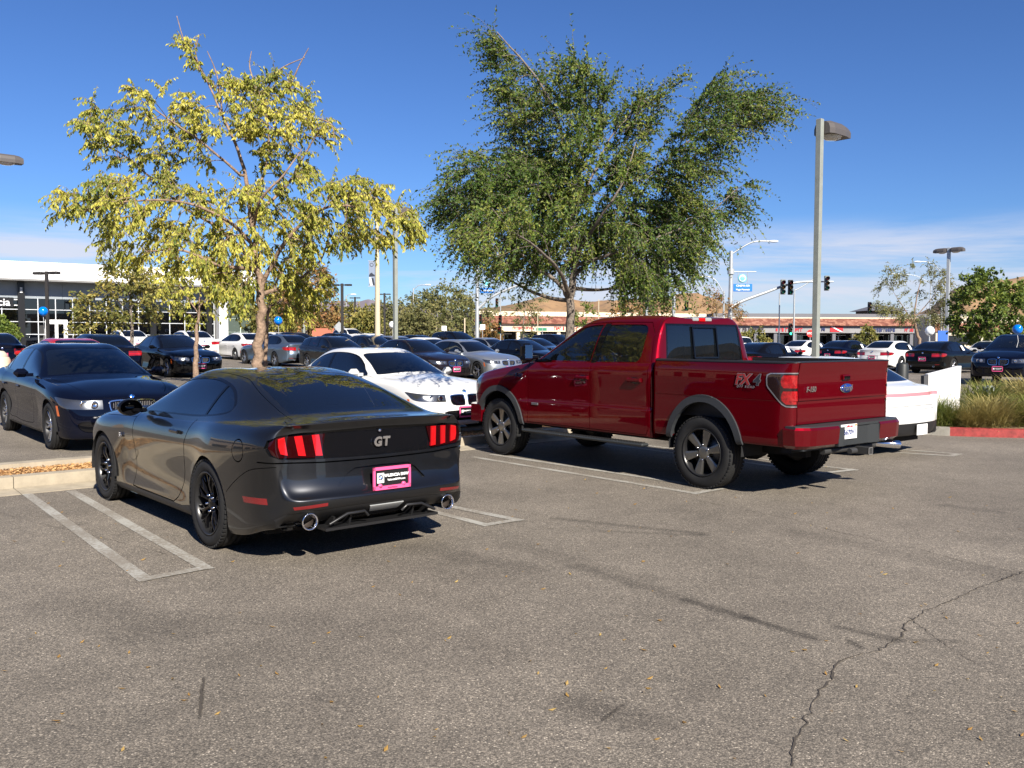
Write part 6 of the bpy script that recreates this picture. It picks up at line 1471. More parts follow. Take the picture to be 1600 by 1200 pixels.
TILE = tilemat(); STUC = mat('cream_stucco', (.66, .56, .42), .9, noise=(.8, .08)); STUG = mat('grey_roof_parapet', (.13, .13, .145), .7); SHADE = mat('shop_interior', (.02, .02, .022), .8); SGLASS = glassmat('shop_glass', (.01, .012, .014), .1); FASC = mat('sign_band', (.24, .235, .24), .7, noise=(.7, .1)); TAN = mat('tan_wall', (.56, .42, .30), .9, noise=(.6, .06))
def shops(px0, px1, d0, d1, label, zt, sign_z, cream, signs, par=True):
    a, b = at(px0, d0, 0), at(px1, d1, 0); L_ = (b - a).length; an = math.atan2(b.y - a.y, b.x - a.x); zb_ = gz(a.x, a.y) - .2
    root = empty('shop_row', (a.x, a.y, zb_), an, label, 'building'); z0, z1, z2, z3 = sign_z   # awning floor, band top, tile top, roof
    def Q(n, m, mt, par_=root): return m.build(n, mt, par_)
    m = MB(); rbox(m, 0, L_, 2.6, 18, 0, z2); Q('wall', m, SHADE)
    m = MB(); rbox(m, -.2, L_ + .2, -.1, 2.5, z0, z1); Q('sign_band', m, STUC if cream else FASC)
    m = MB(); m.prism([(-.5, z1 + .02), (-.5, z1 + .12), (2.0, z2), (4, z2), (4, z1 + .02)], -.4, L_ + .4, 'YZ', M=Matrix(((1, 0, 0), (0, 1, 0), (0, 0, 1)))) if False else None
    V = [(-.4, -.7, z1 + .02), (-.4, -.7, z1 + .14), (-.4, 1.6, z2), (-.4, 4, z2), (-.4, 4, z1 + .02)]; V += [(L_ + .4, y, z) for _, y, z in V]
    m.add(V, [(0, 1, 2, 3, 4), (9, 8, 7, 6, 5)] + [(i, (i + 1) % 5, 5 + (i + 1) % 5, 5 + i) for i in range(5)]); Q('tile_roof', m, TILE)
    m = MB(); rbox(m, -.3, L_ + .3, 1.45, 1.75, z2 + .01, z2 + .22); Q('ridge_trim', m, STUC)
    if par: m = MB(); rbox(m, -.2, L_ + .2, 1.8, 17, z2 + .02, z3); Q('parapet', m, STUG if not cream else STUC)
    n = int(L_ / 3.2)
    for k in range(n + 1): m = MB(); x = k * L_ / n; rbox(m, x - .28, x + .28, .1, .7, 0, z0 - .01); Q('pillar', m, STUC if cream else STUG)
    for k in range(n):
        x0, x1 = k * L_ / n + .35, (k + 1) * L_ / n - .35
        m = MB(); rbox(m, x0, x1, 2.45, 2.5, .4, z0 - .3); p = Q('shop_window', m, SGLASS)
        m = MB(); rbox(m, (x0 + x1) / 2 - .05, (x0 + x1) / 2 + .05, 2.38, 2.44, 0, z0 - .3); rbox(m, x0, x1, 2.38, 2.44, z0 - .42, z0 - .31); obj('window_frame', m.mesh('window_frame'), MUL, p)
    for (u, txt, col, size) in signs:
        mt = mat('sign_' + col, {'red': (.45, .02, .03), 'dark': (.03, .02, .03), 'navy': (.02, .03, .10), 'white': (.8, .8, .8)}[col], .5)
        if txt == 'FLAG':
            m = MB(); rbox(m, u * L_ - 1.1, u * L_ + 1.1, -.2, -.11, z0 + .18, z1 - .12); Q('flag_sign', m, mt)
            m = MB(); m.prism([(u * L_ - 1.1, z1 - .12), (u * L_ - .7, z1 - .12), (u * L_ + 1.1, z0 + .18), (u * L_ + .7, z0 + .18)], -.24, -.205, 'XZ'); Q('flag_stripe', m, mat('sign_white', (.8, .8, .8), .5))
        elif txt == '~':
            m = MB(); rg = random.Random(int(u * 100)); x = u * L_ - size * 2.6
            while x < u * L_ + size * 2.6:
                w_ = rg.uniform(.22, .42) * size; h_ = rg.uniform(.5, .75) * size; zc = (z0 + z1) / 2 - .1
                rbox(m, x, x + w_ * .3, -.18, -.11, zc - h_ / 2, zc + h_ / 2); rbox(m, x + w_ * .3, x + w_, -.18, -.11, zc + h_ * rg.choice((-.5, .3, -.1)), zc + h_ * .5); x += w_ + rg.choice((.1, .12, .12, .4)) * size
            Q('sign_lettering', m, mt)
        else: text(txt, mt, root, (u * L_, -.16, (z0 + z1) / 2), (math.pi / 2, 0, 0), size, 'sign_lettering', depth=.05, bold=.03)
    return root, L_
shops(1120, 1545, 150, 152, 'right row of shops under a red tile roof with grey sign band', 6.4, (2.9, 4.1, 5.35, 6.2), False, [(.12, '~', 'dark', .85), (.26, '~', 'red', .85), (.375, 'E . M', 'navy', .8), (.435, 'FLAG', 'red', 1), (.60, '~', 'navy', .9), (.73, '~', 'red', .8), (.85, '~', 'red', .7)])
shops(745, 1110, 138, 150, 'left row of shops with cream fascia and red tile roof', 5.4, (2.55, 3.75, 5.0, 5.75), True, [(.18, '~', 'red', .6), (.36, '~', 'red', .75)])
c0 = at(1462, 128, 0); corner = empty('corner_shop', (c0.x, c0.y, gz(c0.x, c0.y)), R(-8), 'cream corner shop at the right end of the tile-roofed row', 'building')
m = MB(); rbox(m, 0, 12, 0, 10, 0, 4.9); m.build('wall', STUC, corner)
m = MB(); rbox(m, -.2, 12.2, -.25, -.02, 2.75, 3.95); m.build('tile_roof', TILE, corner)
m = MB(); rbox(m, 1.5, 5.0, -.06, -.02, .9, 2.2); m.build('window', SGLASS, corner)
e0 = at(1360, 165, 0); eb = empty('roof_house', (e0.x, e0.y, 0), R(5), 'dark peaked roof building behind the right shops', 'building')
m = MB(); rbox(m, 0, 6, 0, 6, 0, 7.2); m.build('wall', mat('brown_wall', (.13, .09, .07), .8), eb)
m = MB(); V = [(-.9, -1, 7.2), (6.9, -1, 7.2), (6.9, 7, 7.2), (-.9, 7, 7.2), (1.8, 3, 8.3), (4.2, 3, 8.3)]; m.add(V, [(0, 1, 5, 4), (1, 2, 5), (2, 3, 4, 5), (3, 0, 4), (3, 2, 1, 0)]); m.build('roof', STUG, eb)
sg0 = at(505, 86); sb = empty('brown_sign', sg0, R(6), 'small brown monument sign among the far left trees', 'sign'); m = MB(); rbox(m, -1.05, 1.05, -.1, .1, 1.0, 1.75); m.build('sign_panel', mat('brown_sign_panel', (.40, .13, .08), .7), sb); m = MB(); rbox(m, -.8, -.6, -.08, .08, -.2, 1.0); rbox(m, .6, .8, -.08, .08, -.2, 1.0); m.build('sign_posts', TAN, sb)

# ------------------------------------------------------------------ lamp posts, signals, signs
POLEG = mat('grey_green_pole', (.23, .245, .22), .55, noise=(6, .12)); POLEB = mat('dark_bronze_pole', (.025, .022, .02), .5); GALV = mat('galvanised_steel', (.42, .44, .45), .45, .4, noise=(3, .12)); TANP = mat('tan_pole', (.52, .43, .30), .7)
HEADM = mat('bronze_lamp_head', (.085, .075, .07), .45); LENS = mat('prismatic_lens', (.62, .60, .55), .15, coat=1)
def post(px, dist, top_py, wd, label, heads, mt, hm=None, rz=None, hs=1.0, round_=False, base=True, group=None, cat='lamp post', name='lamp_post', headtype='box'):
    b = at(px, dist); zt = zat(px, top_py, dist) - b.z; root = empty(name, b, AX if rz is None else rz, label, cat, group); m = MB()
    if round_: m.tube([(0, 0, -.1), (0, 0, zt * .5), (0, 0, zt)], [wd * .62, wd * .5, wd * .38], 12)
    else: m.box((0, 0, zt / 2 - .05), (wd, wd, zt + .1), bev=.008)
    m.build('pole', mt, root)
    if base and dist < 60: m = MB(); m.box((0, 0, .02), (wd * 2.4, wd * 2.4, .04)); m.tube([(0, 0, -.1), (0, 0, .55)], wd * 1.9, 16) if dist < 30 else None; m.build('footing', CONC2, root)
    for ang in heads:
        M = Matrix.Rotation(R(ang), 4, 'Z')
        if headtype == 'box':
            h = MB(); sec = [(-.20, -.12), (-.20, -.02), (-.17, .07), (-.10, .125), (0, .14), (.10, .125), (.17, .07), (.20, -.02), (.20, -.12)]; V = []; F_ = []
            prof = [(.0, .80), (.12, 1.0), (.52, 1.0), (.66, .86), (.76, .45)]
            for x, k in prof:
                for y, z in sec: V.append(((x + wd * .55) * hs, y * (k if k > .5 else .8) * hs, (z * k if z > 0 else z) * hs))
            n = len(sec)
            for i in range(len(prof) - 1):
                for k in range(n - 1): F_.append((i * n + k, i * n + k + 1, (i + 1) * n + k + 1, (i + 1) * n + k))
                F_.append((i * n + n - 1, i * n, (i + 1) * n, (i + 1) * n + n - 1))
            F_ += [tuple(range(n)), tuple(range((len(prof) - 1) * n, len(prof) * n))[::-1]]; h.add(V, F_)
            e = h.build('lamp_head', hm or HEADM, root, (0, 0, zt - .14 * hs)); e.rotation_euler = (0, 0, R(ang))
            l = MB(); l.lathe([(.001, -.075), (.10, -.065), (.17, -.03), (.19, 0)], 20, 'Z', M=Matrix.Diagonal((1.25, .92, 1))); lo = obj('lens', l.mesh('lens'), LENS, e, (.40 * hs, 0, -.12 * hs)); lo.scale = (hs,) * 3
        else:                                      # flat shoe-box head on a short arm
            h = MB(); h.box((.62 * hs, 0, 0), (.62 * hs, .36 * hs, .16 * hs), bev=.02); h.box((.2 * hs, 0, 0), (.34 * hs, .07, .07)); e = h.build('lamp_head', hm or HEADM, root, (0, 0, zt - .1)); e.rotation_euler = (0, 0, R(ang))
            l = MB(); l.box((.62 * hs, 0, -.085 * hs), (.5 * hs, .28 * hs, .012)); obj('lens', l.mesh('lens'), LENS, e)
    return root
post(1274.5, 20.9, 186, .135, 'tall near grey-green square lamp post right of the elm with one bronze head', [-90], POLEG, hs=1.25)
post(618, 35, 322, .15, 'grey-green lamp post with two bronze heads right of the yellow tree', [-90, 90], POLEG, hs=.92)
p_ = post(-7, 25.5, 238, .16, 'lamp post just outside the left edge, its bronze head in view', [-90], POLEG, hs=.95)
post(1479, 62, 387, .20, 'grey lamp post with two rounded heads left of the plane tree', [-58 - 41, 122 - 41], GALV, rz=R(0) + R(45), hs=1.2)
post(75, 52, 424, .16, 'black twin-head lamp post before the showroom doors', [-18, 162], POLEB, POLEB, rz=0, hs=.95, headtype='shoe', group='black twin-head lamp posts')
post(535, 60, 443, .17, 'larger black twin-head lamp post left of the banner pole', [-10, 170], POLEB, POLEB, rz=0, hs=.72, headtype='shoe', group='black twin-head lamp posts')
post(555, 92, 464, .17, 'smallest black twin-head lamp post left of the banner pole', [-10, 170], POLEB, POLEB, rz=0, hs=.6, headtype='shoe', group='black twin-head lamp posts')
post(601, 80, 458, .17, 'black twin-head lamp post between the banner pole and the green post', [-10, 170], POLEB, POLEB, rz=0, hs=.6, headtype='shoe', group='black twin-head lamp posts')
post(475, 70, 462, .28, 'plain grey green post behind the silver blue sedan', [], POLEG, base=False)
bp_ = post(590, 48, 340, .26, 'tall tan pole carrying a blue and white car banner', [], TANP, rz=0, round_=True, cat='banner pole', name='banner_pole')
def banner():
    z1, z0 = zat(590, 408, 48) - bp_.location.z, zat(590, 447, 48) - bp_.location.z
    m = MB(); rbox(m, -.46, -.13, -.008, .008, z0, z1); bn = m.build('banner', mat('banner_cloth', (.20, .24, .32), .7), bp_)
    m = MB(); rbox(m, -.50, .0, -.015, .015, z1, z1 + .03); rbox(m, -.50, .0, -.015, .015, z0 - .03, z0); m.build('banner_arms', GALV, bp_)
    m = MB(); m.lathe([(.075, -.012), (.10, -.014), (.10, -.01), (.075, -.01)], 20, 'Y', c=(-.30, 0, z1 - .2)); obj('banner_roundel', m.mesh('banner_roundel', fix=False), mat('banner_dark', (.02, .025, .04), .6), bn)
    m = MB(); m.prism([(-.45, z0 + .56), (-.40, z0 + .66), (-.3, z0 + .72), (-.22, z0 + .64), (-.14, z0 + .60), (-.14, z0 + .52), (-.44, z0 + .50)], -.012, -.0085, 'XZ'); m.prism([(-.45, z0 + .05), (-.36, z0 + .45), (-.2, z0 + .42), (-.14, z0 + .05)], -.0115, -.0082, 'XZ'); obj('banner_car', m.mesh('banner_car'), mat('banner_dark', (.02, .025, .04), .6), bn)
    m = MB(); m.prism([(-.45, z0 + .47), (-.33, z0 + .47), (-.24, z0 + .03), (-.4, z0 + .03)], -.0145, -.0125, 'XZ'); obj('banner_sky', m.mesh('banner_sky'), mat('banner_pale', (.55, .60, .66), .6), bn)
banner()
def cobra(px, dist, top_py, hx, hy, label, w_=.16, group='arm street lamps'):
    b = at(px, dist); zt = zat(px, top_py, dist) - b.z; root = empty('street_lamp', b, 0, label, 'street lamp', group)
    m = MB(); m.tube([(0, 0, -.1), (0, 0, zt)], [w_ * .6, w_ * .45], 10); m.build('pole', GALV, root)
    tx = at(hx, dist).x - b.x; tz = zat(hx, hy, dist) - b.z
    m = MB(); m.tube(bend([Vector((0, 0, zt - .25)), Vector((tx * .35, 0, zt + (tz - zt) * .7)), Vector((tx * .7, 0, tz - .01)), Vector((tx, 0, tz))], 4), .045, 6); m.build('arm', GALV, root)
    s = 1 if tx > 0 else -1; m = MB(); m.lathe([(.001, -.1), (.09, -.06), (.15, .1), (.17, .35), (.13, .6), (.001, .7)], 12, 'X', M=Matrix.Diagonal((s, 1, .55))); m.build('lamp_head', mat('pale_lamp_head', (.75, .76, .76), .4), root, (tx - s * .2, 0, tz)); return root
cobra(646, 105, 450, 667, 445, 'distant arm street lamp above the far left trees')
cobra(541, 110, 462, 551, 460, 'faint distant street lamp beside the black posts')
cobra(1130, 80, 455, 1095, 432, 'arm street lamp leaning left behind the right signal mast')
cobra(1474, 95, 432, 1432, 409, 'higher arm street lamp left of the two-headed post')
cobra(1452, 120, 440, 1390, 428, 'lower arm street lamp over the willow')
SIGG = mat('signal_black', (.012, .013, .012), .5); SIGB = mat('signal_grey_back', (.16, .17, .15), .6)
def signal(px, py, dist, label, lit=None, h=1.15, rz=0, group='traffic signal heads', back=False):
    b = at(px, dist, zat(px, py, dist)); root = empty('traffic_signal', b, rz, label, 'traffic signal', group); m = MB(); m.box((0, 0, 0), (.36, .22, h), bev=.03); m.build('housing', SIGB if back else SIGG, root)
    for k, col in enumerate(('red', 'amber', 'green')):
        z = h * (.32 - .32 * k); m = MB()
        for i in range(9):                          # visor
            a = R(-10 + 200 * i / 8); 
        m.lathe([(.135, -.11), (.135, -.34)], 14, 'Y', c=(0, 0, z)); m.build('visor', SIGG, root)
        on = lit == col; cl = {'red': (.25, .01, .01), 'amber': (.25, .10, .01), 'green': (.01, .22, .10)}[col]
        m = MB(); m.lathe([(.001, -.135), (.12, -.12)], 14, 'Y', c=(0, 0, z)); m.build('lens', mat('signal_%s%s' % (col, '_lit' if on else ''), cl, .3, emit=((.05, 1, .5), 2.5) if on else None), root)
    return root
def mast(px, dist, top_py, wd, label, arm, sign, signpx, lampdir=None):
    b = at(px, dist); zt = zat(px, top_py, dist) - b.z; root = empty('signal_mast', b, 0, label, 'signal mast'); m = MB(); m.tube([(0, 0, -.1), (0, 0, zt * .5), (0, 0, zt)], [wd * .6, wd * .5, wd * .42], 12); m.build('pole', GALV, root)
    P = [Vector((at(x, dist).x - b.x, 0, zat(x, y, dist) - b.z)) for x, y in arm]; P = bend(P, 4); m = MB(); m.tube(P, [wd * .42 * (1 - .6 * k / len(P)) for k in range(len(P))], 8); m.build('mast_arm', GALV, root)
    if lampdir:
        P = bend([Vector((at(x, dist).x - b.x, 0, zat(x, y, dist) - b.z)) for x, y in lampdir], 4); m = MB(); m.tube(P, .06, 6); m.build('lamp_arm', GALV, root)
        s = 1 if lampdir[-1][0] > px else -1; m = MB(); m.lathe([(.001, -.1), (.09, -.06), (.16, .1), (.18, .35), (.13, .6), (.001, .7)], 12, 'X', M=Matrix.Diagonal((s, 1, .55))); m.build('lamp_head', mat('pale_lamp_head', (.75, .76, .76), .4), root, P[-1])
    (x0, y0, x1, y1), lines, ls = sign, signpx[0], signpx[1]
    X0, X1, Z0, Z1 = at(x0, dist).x - b.x, at(x1, dist).x - b.x, zat(px, y1, dist) - b.z, zat(px, y0, dist) - b.z
    m = MB(); m.tube([(0, 0, Z1 + .95), (X1 + .3, 0, Z1 + .95)], .035, 6); [m.tube([(X0 + (X1 - X0) * u, 0, Z1), (X0 + (X1 - X0) * u, 0, Z1 + .95)], .02, 5) for u in (.25, .75)]; m.tube([(0, 0, Z1 + .75), (0, 0, Z1 + 1.15)], wd * .8, 12); m.build('sign_bracket', GALV, root)
    m = MB(); rbox(m, X0, X1, -.03, .03, Z0, Z1, bev=.02); sp = m.build('street_name_sign', mat('street_sign_blue', (.015, .16, .55), .4), root)
    wm = mat('sign_white', (.85, .85, .85), .5)
    for k, tx in enumerate(lines):
        me = text_mesh(tx, ls if len(tx) < 12 else ls * .85, .004, bold=.004); o = obj('sign_lettering', me.copy(), None, sp, ((X0 + X1) / 2, -.045, Z1 - (Z1 - Z0) * (k + .5) / len(lines)), (math.pi / 2, 0, 0)); o.data.materials.clear(); o.data.materials.append(wm)
    m = MB(); m.lathe([(.001, -.05), (.30, -.05), (.34, -.02), (.34, .02), (.001, .02)], 20, 'Y', c=((X0 + X1) / 2 - .05, 0, Z1 + .42)); m.build('sign_emblem', mat('emblem_teal', (.15, .50, .58), .4), root)
    m = MB(); m.lathe([(.20, -.075), (.26, -.075), (.26, -.055), (.20, -.055)], 20, 'Y', c=((X0 + X1) / 2 - .05, 0, Z1 + .42)); m.build('emblem_ring', wm, root)
    return root
mast(745.5, 82, 416, .34, 'left signal mast with VALENCIA street name sign and slanting arm', [(746, 483), (770, 463), (800, 449), (815, 446), (850, 443)], (750, 450, 772, 458), (['VALENCIA Bl'], .20), [(746, 420), (760, 408), (775, 398)])
mast(1140.5, 70, 392, .34, 'right signal mast with CINEMA DR street name sign and long arm', [(1142, 480), (1160, 470), (1195, 457), (1222, 447), (1245, 441), (1275, 440), (1300, 440)], (1144.5, 443.5, 1174, 455.5), (['CINEMA DR', 'Magic Mountain'], .20), [(1141, 397), (1165, 382), (1180, 377), (1200, 377)])
signal(1221.8, 448.5, 69.6, 'grey-backed signal head on the long right mast arm, left of the pair', back=True)
signal(1233.5, 449, 69.5, 'black signal head on the long right mast arm, right of the pair')
signal(1290, 442.5, 69.4, 'signal head right of the near lamp post at the arm tip', back=True)
signal(1234.5, 515, 92, 'signal with its green light on before the right shops', lit='green', h=1.3)
signal(1357.5, 481, 95, 'black signal head hanging left of the willow', h=1.25)
signal(1072, 478, 90, 'signal head left of the brownish tree above the pickup roof', h=1.0)
signal(781.5, 500, 96, 'black signal head beside the thin pale street tree', h=1.1)
signal(750.5, 499, 100, 'black signal head just right of the left mast pole', h=1.1)
signal(776.5, 473, 100, 'small signal head under the left mast arm', h=1.05, back=True)
signal(780.5, 516, 90, 'low signal head above the parked silver sedan', h=.7)
for px, dd, tp, w_, lb, mt in ((1217, 88, 458, .11, 'thin pole left of the green signal', GALV), (1240, 86, 452, .14, 'thin steel pole right of the green signal', GALV), (782, 97, 420, .09, 'thin bare pole behind the left mast arm', GALV), (1052, 60, 462, .22, 'short steel pole above the right side of the pickup roof', GALV), (1010, 64, 452, .18, 'steel pole above the left side of the pickup roof', GALV), (935, 120, 468, .10, 'bare wood pole on the slope above the pickup', TANP), (840, 100, 487, .08, 'thin tan pole before the left shops', TANP), (1470, 80, 480, .16, 'plain post beside the two-headed lamp post', GALV),
                               (629, 105, 503, .16, 'bare tan post at the far edge, left', TANP), (672, 100, 507, .12, 'bare tan post in the middle of the far edge', TANP), (682, 98, 503, .12, 'second bare tan post right of the middle one', TANP), (726, 95, 497, .14, 'bare tan post left of the left mast', TANP)):
    b = at(px, dd); r_ = empty('pole', b, 0, lb, 'pole'); m = MB(); m.tube([(0, 0, -.1), (0, 0, zat(px, tp, dd) - b.z)], w_ / 2 + .01, 8); m.build('shaft', mt, r_)
b = at(1240, 86); m = MB(); m.tube(bend([Vector((0, 0, zat(1240, 454, 86) - b.z)), Vector((.9, 0, zat(1240, 446, 86) - b.z)), Vector((1.9, 0, zat(1240, 435, 86) - b.z))], 3), .05, 6); o = m.build('brace_arm', GALV, None, b); tag(o, 'slanting steel brace rising right from the thin pole', 'pole arm')
def roadsign(px, py, dist, kind, label):
    b = at(px, dist); z = zat(px, py, dist) - b.z; r_ = empty('road_sign', b, 0, label, 'road sign'); m = MB(); m.tube([(0, .04, -.1), (0, .04, z)], .03, 6); m.build('post', GALV, r_); m = MB()
    if kind == 'stop':
        m.prism([(.27 * math.cos(R(22.5 + 45 * k)), .27 * math.sin(R(22.5 + 45 * k)) + z) for k in range(8)], -.01, .01, 'XZ'); p = m.build('sign_panel', mat('stop_red', (.62, .03, .025), .4), r_); text('STOP', mat('sign_white', (.85, .85, .85), .5), p, (0, -.03, z), (math.pi / 2, 0, 0), .19, 'sign_lettering', depth=.004, bold=.005)
    elif kind == 'diamond': m.prism([(0, z + .45), (.45, z), (0, z - .45), (-.45, z)], -.01, .01, 'XZ'); m.build('sign_panel', GALV, r_)
    else: rbox(m, -.24, .24, -.01, .01, z - .24, z + .24); m.build('sign_panel', mat('sign_white', (.85, .85, .85), .5), r_)
    return r_
roadsign(1266, 521, 62, 'stop', 'red STOP sign above the roof of the white sedan by the lamp post')
roadsign(530, 511, 72, 'diamond', 'grey back of a diamond road sign left of the black post')
roadsign(694, 513, 88, 'sq', 'small white square sign on a post at the far edge')
roadsign(754, 511, 84, 'sq', 'small white sign right of the left mast pole')
roadsign(668, 521, 92, 'sq', 'tiny white sign low among the far bushes')
b = at(846, 100); r_ = empty('green_sign', b, 0, 'small green street sign before the cream shop fascia', 'road sign'); m = MB(); rbox(m, -.6, .6, -.02, .02, zat(846, 517, 100) - b.z, zat(846, 513, 100) - b.z + .05); m.build('sign_panel', mat('street_sign_green', (.03, .22, .12), .5), r_); m = MB(); m.tube([(.1, 0, -.1), (.1, 0, 2.6)], .05, 6); m.build('post', GALV, r_)

# ------------------------------------------------------------------ balloons tied to cars
def balloon(px, py, dist, rpx, mt, label, down=1.0):
    p = at(px, dist, zat(px, py, dist)); r_ = rpx / FOCAL * dist; root = empty('balloon', p, 0, label, 'balloon', 'dealership balloons'); m = MB()
    m.lathe([(.001, -r_ * 1.12)] + [(r_ * math.sin(R(a)) * (1 if a < 90 else 1 - .05 * (a - 90) / 90), -r_ * 1.05 * math.cos(R(a))) for a in (20, 40, 60, 80, 100, 120, 140, 160)] + [(.001, r_)], 24, 'Z'); m.build('balloon_skin', mt, root)
    m = MB(); m.lathe([(.001, -r_ * 1.04), (r_ * .12, -r_ * 1.2), (.001, -r_ * 1.14)], 8, 'Z'); m.build('knot', mt, root)
    m = MB(); m.tube([(0, 0, -r_ * 1.15), (.03, .0, -r_ * 1.2 - down * .5), (-.01, 0, -r_ * 1.2 - down)], .006, 4); m.build('ribbon', mat('white_ribbon', (.8, .8, .8), .5), root)
BLUEB = mat('blue_balloon', (.0, .17, .68), .12, coat=1); WHB = mat('white_balloon', (.85, .85, .86), .15, coat=1)
balloon(68.5, 486.5, 32, 7.2, BLUEB, 'blue balloon before the showroom doors beside a black lamp post', 1.0)
balloon(435, 501, 43, 6.6, BLUEB, 'blue balloon above the silver blue sedan', .8)
balloon(613, 507.5, 52, 5.4, WHB, 'white balloon just left of the green lamp post base', .6)
balloon(1452.5, 517, 44, 7.2, WHB, 'white balloon between the white and black sedans at right', .6)
balloon(1589.5, 514.5, 25, 7.4, BLUEB, 'blue balloon over the black SUV at the right edge', .35)

# ------------------------------------------------------------------ grass planter at right, slab sign, bollard
pl = [(7.15, 15.75), (7.35, 15.45), (7.9, 15.22), (8.8, 15.02), (10.2, 15.0), (12.2, 15.5), (15, 17.2), (18, 20.2), (19.0, 22.0), (17.5, 22.6), (13, 21.6), (10.2, 20.8), (8.4, 19.2), (7.4, 17.3)]
pc = loft_poly(pl, 4)
def offset_in(P, d):
    cx, cy = sum(p[0] for p in P) / len(P), sum(p[1] for p in P) / len(P); out = []
    for i, p in enumerate(P):
        a, b = Vector(P[i - 1]), Vector(P[(i + 1) % len(P)]); t = (b - a).normalized(); n = Vector((-t.y, t.x))
        if n.dot(Vector((cx - p[0], cy - p[1]))) < 0: n = -n
        out.append((p[0] + n.x * d, p[1] + n.y * d))
    return out
inn = offset_in(pc, .15); m = MB(); m.add([(x, y, gz(x, y) + .12) for x, y in inn], [tuple(range(len(inn)))]); so_ = m.build('planter_soil', mat('planter_soil', (.20, .135, .075), .95, noise=(9, .5), bump=(25, 1, .03))); tag(so_, kind='structure')
N_ = len(pc); groups = {}
for i in range(N_):
    j = (i + 1) % N_; mx_ = (pc[i][0] + pc[j][0]) / 2; my_ = (pc[i][1] + pc[j][1]) / 2
    red = my_ < 17 and mx_ > 7.55; k = (i // 4); groups.setdefault((k, red), []).append(i)
for (k, red), ids in groups.items():
    m = MB()
    for i in ids:
        j = (i + 1) % N_; V = []
        for (o_, n_) in ((pc[i], inn[i]), (pc[j], inn[j])):
            g = gz(*o_); V += [(o_[0], o_[1], g - .1), (o_[0] + (n_[0] - o_[0]) * .1, o_[1] + (n_[1] - o_[1]) * .1, g + .135), (n_[0], n_[1], g + .145), (n_[0], n_[1], g - .1)]
        m.add(V, [(0, 4, 5, 1), (1, 5, 6, 2), (2, 6, 7, 3)])
    tag(m.build('kerb_stone', REDK if red else CONC2), kind='structure')
GR = [leafmat('fountain_grass_green', [(.07, .11, .02), (.15, .19, .04), (.30, .28, .08)], .3, 2), leafmat('fountain_grass_tan', [(.18, .16, .05), (.36, .30, .11), (.52, .42, .19)], .3, 2), leafmat('fountain_grass_mixed', [(.08, .12, .025), (.20, .22, .05), (.42, .36, .13)], .3, 2)]
def clump(seed, h, r_, n, tip=False):
    rg = random.Random(seed); V = []; F_ = []
    for _ in range(n):
        a = rg.uniform(0, 6.283); tilt = abs(rg.gauss(0, .62)) + .05; L_ = h * rg.uniform(.45, 1.2); b = Vector((rg.gauss(0, r_ * .55), rg.gauss(0, r_ * .55), 0)); d = Vector((math.cos(a) * math.sin(tilt), math.sin(a) * math.sin(tilt), math.cos(tilt))); s = Vector((-math.sin(a), math.cos(a), 0)); i0 = len(V); p = b; ns = 5
        for k in range(ns + 1):
            u = k / ns; w_ = .0045 * (1 - u) + .0008 + (.007 * math.sin((u - .7) / .3 * math.pi) if tip and u > .7 else 0); V += [tuple(p + s * w_), tuple(p - s * w_)]; d = (d + Vector((math.cos(a), math.sin(a), -.35)) * .20 * (.4 + u) + Vector((rg.gauss(0, .05), rg.gauss(0, .05), 0))).normalized(); p = p + d * L_ / ns
        F_ += [(i0 + 2 * k, i0 + 2 * k + 1, i0 + 2 * k + 3, i0 + 2 * k + 2) for k in range(ns)]
    return npmesh('grass_blades', V, F_)
cl = [clump(1, .85, .22, 1500), clump(2, 1.0, .28, 1700, True), clump(3, .9, .25, 1500, True)]
for k, (x, y, v, s, lb) in enumerate([(7.75, 16.0, 0, .95, 'green grass clump hiding the foot of the white slab'), (8.55, 15.85, 1, .75, 'low tan grass clump at the start of the red kerb'), (9.35, 15.9, 2, .85, 'dark shaded grass clump behind the red kerb'), (10.0, 15.75, 0, 1.05, 'tall green grass clump near the right edge'), (9.2, 17.3, 2, 1.05, 'tan feathery grass clump behind the dark shaded one'), (10.9, 16.3, 0, 1.1, 'tall green grass clump touching the right edge'),
                                (10.3, 17.6, 1, 1.1, 'tan feathery grass clump in the second row'), (11.4, 17.6, 0, 1.1, 'green grass clump in the second row by the right edge'), (10.6, 19.3, 2, .95, 'mixed grass clump below the front of the black SUV'), (12.0, 19.0, 2, 1.05, 'mixed grass clump in the third row at right'), (12.6, 17.4, 2, 1.0, 'mixed grass clump cut by the right edge'), (8.4, 17.0, 2, .6, 'small dry grass clump right beside the white slab'), (8.15, 15.75, 1, .5, 'tiny dry tuft where the kerb turns grey'), (13.2, 20.2, 1, .9, 'farthest tan grass clump under the black SUV')]):
    root = empty('grass_clump', (x, y, gz(x, y) + .11), random.uniform(0, 6), lb, 'ornamental grass', 'ornamental grasses in the red-kerbed planter'); o = obj('blades', cl[v], GR[v], root); o.scale = (s, s, s * .84); tag(o, kind='stuff')
gt = [];Fg = []
rg = random.Random(4)
for _ in range(5200):
    x, y = rg.uniform(8.6, 13.5), rg.uniform(18.2, 21.6)
    if not inside(inn, x, y): continue
    a = rg.uniform(0, 6.28); h_ = rg.uniform(.05, .12); i0 = len(gt); z = gz(x, y) + .115; gt += [(x - .004, y, z), (x + .004, y, z), (x + math.cos(a) * .03, y + math.sin(a) * .03, z + h_)]; Fg.append((i0, i0 + 1, i0 + 2))
tag(obj('lawn_grass', npmesh('lawn_grass', gt, Fg), leafmat('lawn_grass', [(.05, .09, .015), (.10, .14, .03), (.25, .22, .07)], .2, 2)), 'short green grass at the back of the planter', 'grass', kind='stuff')
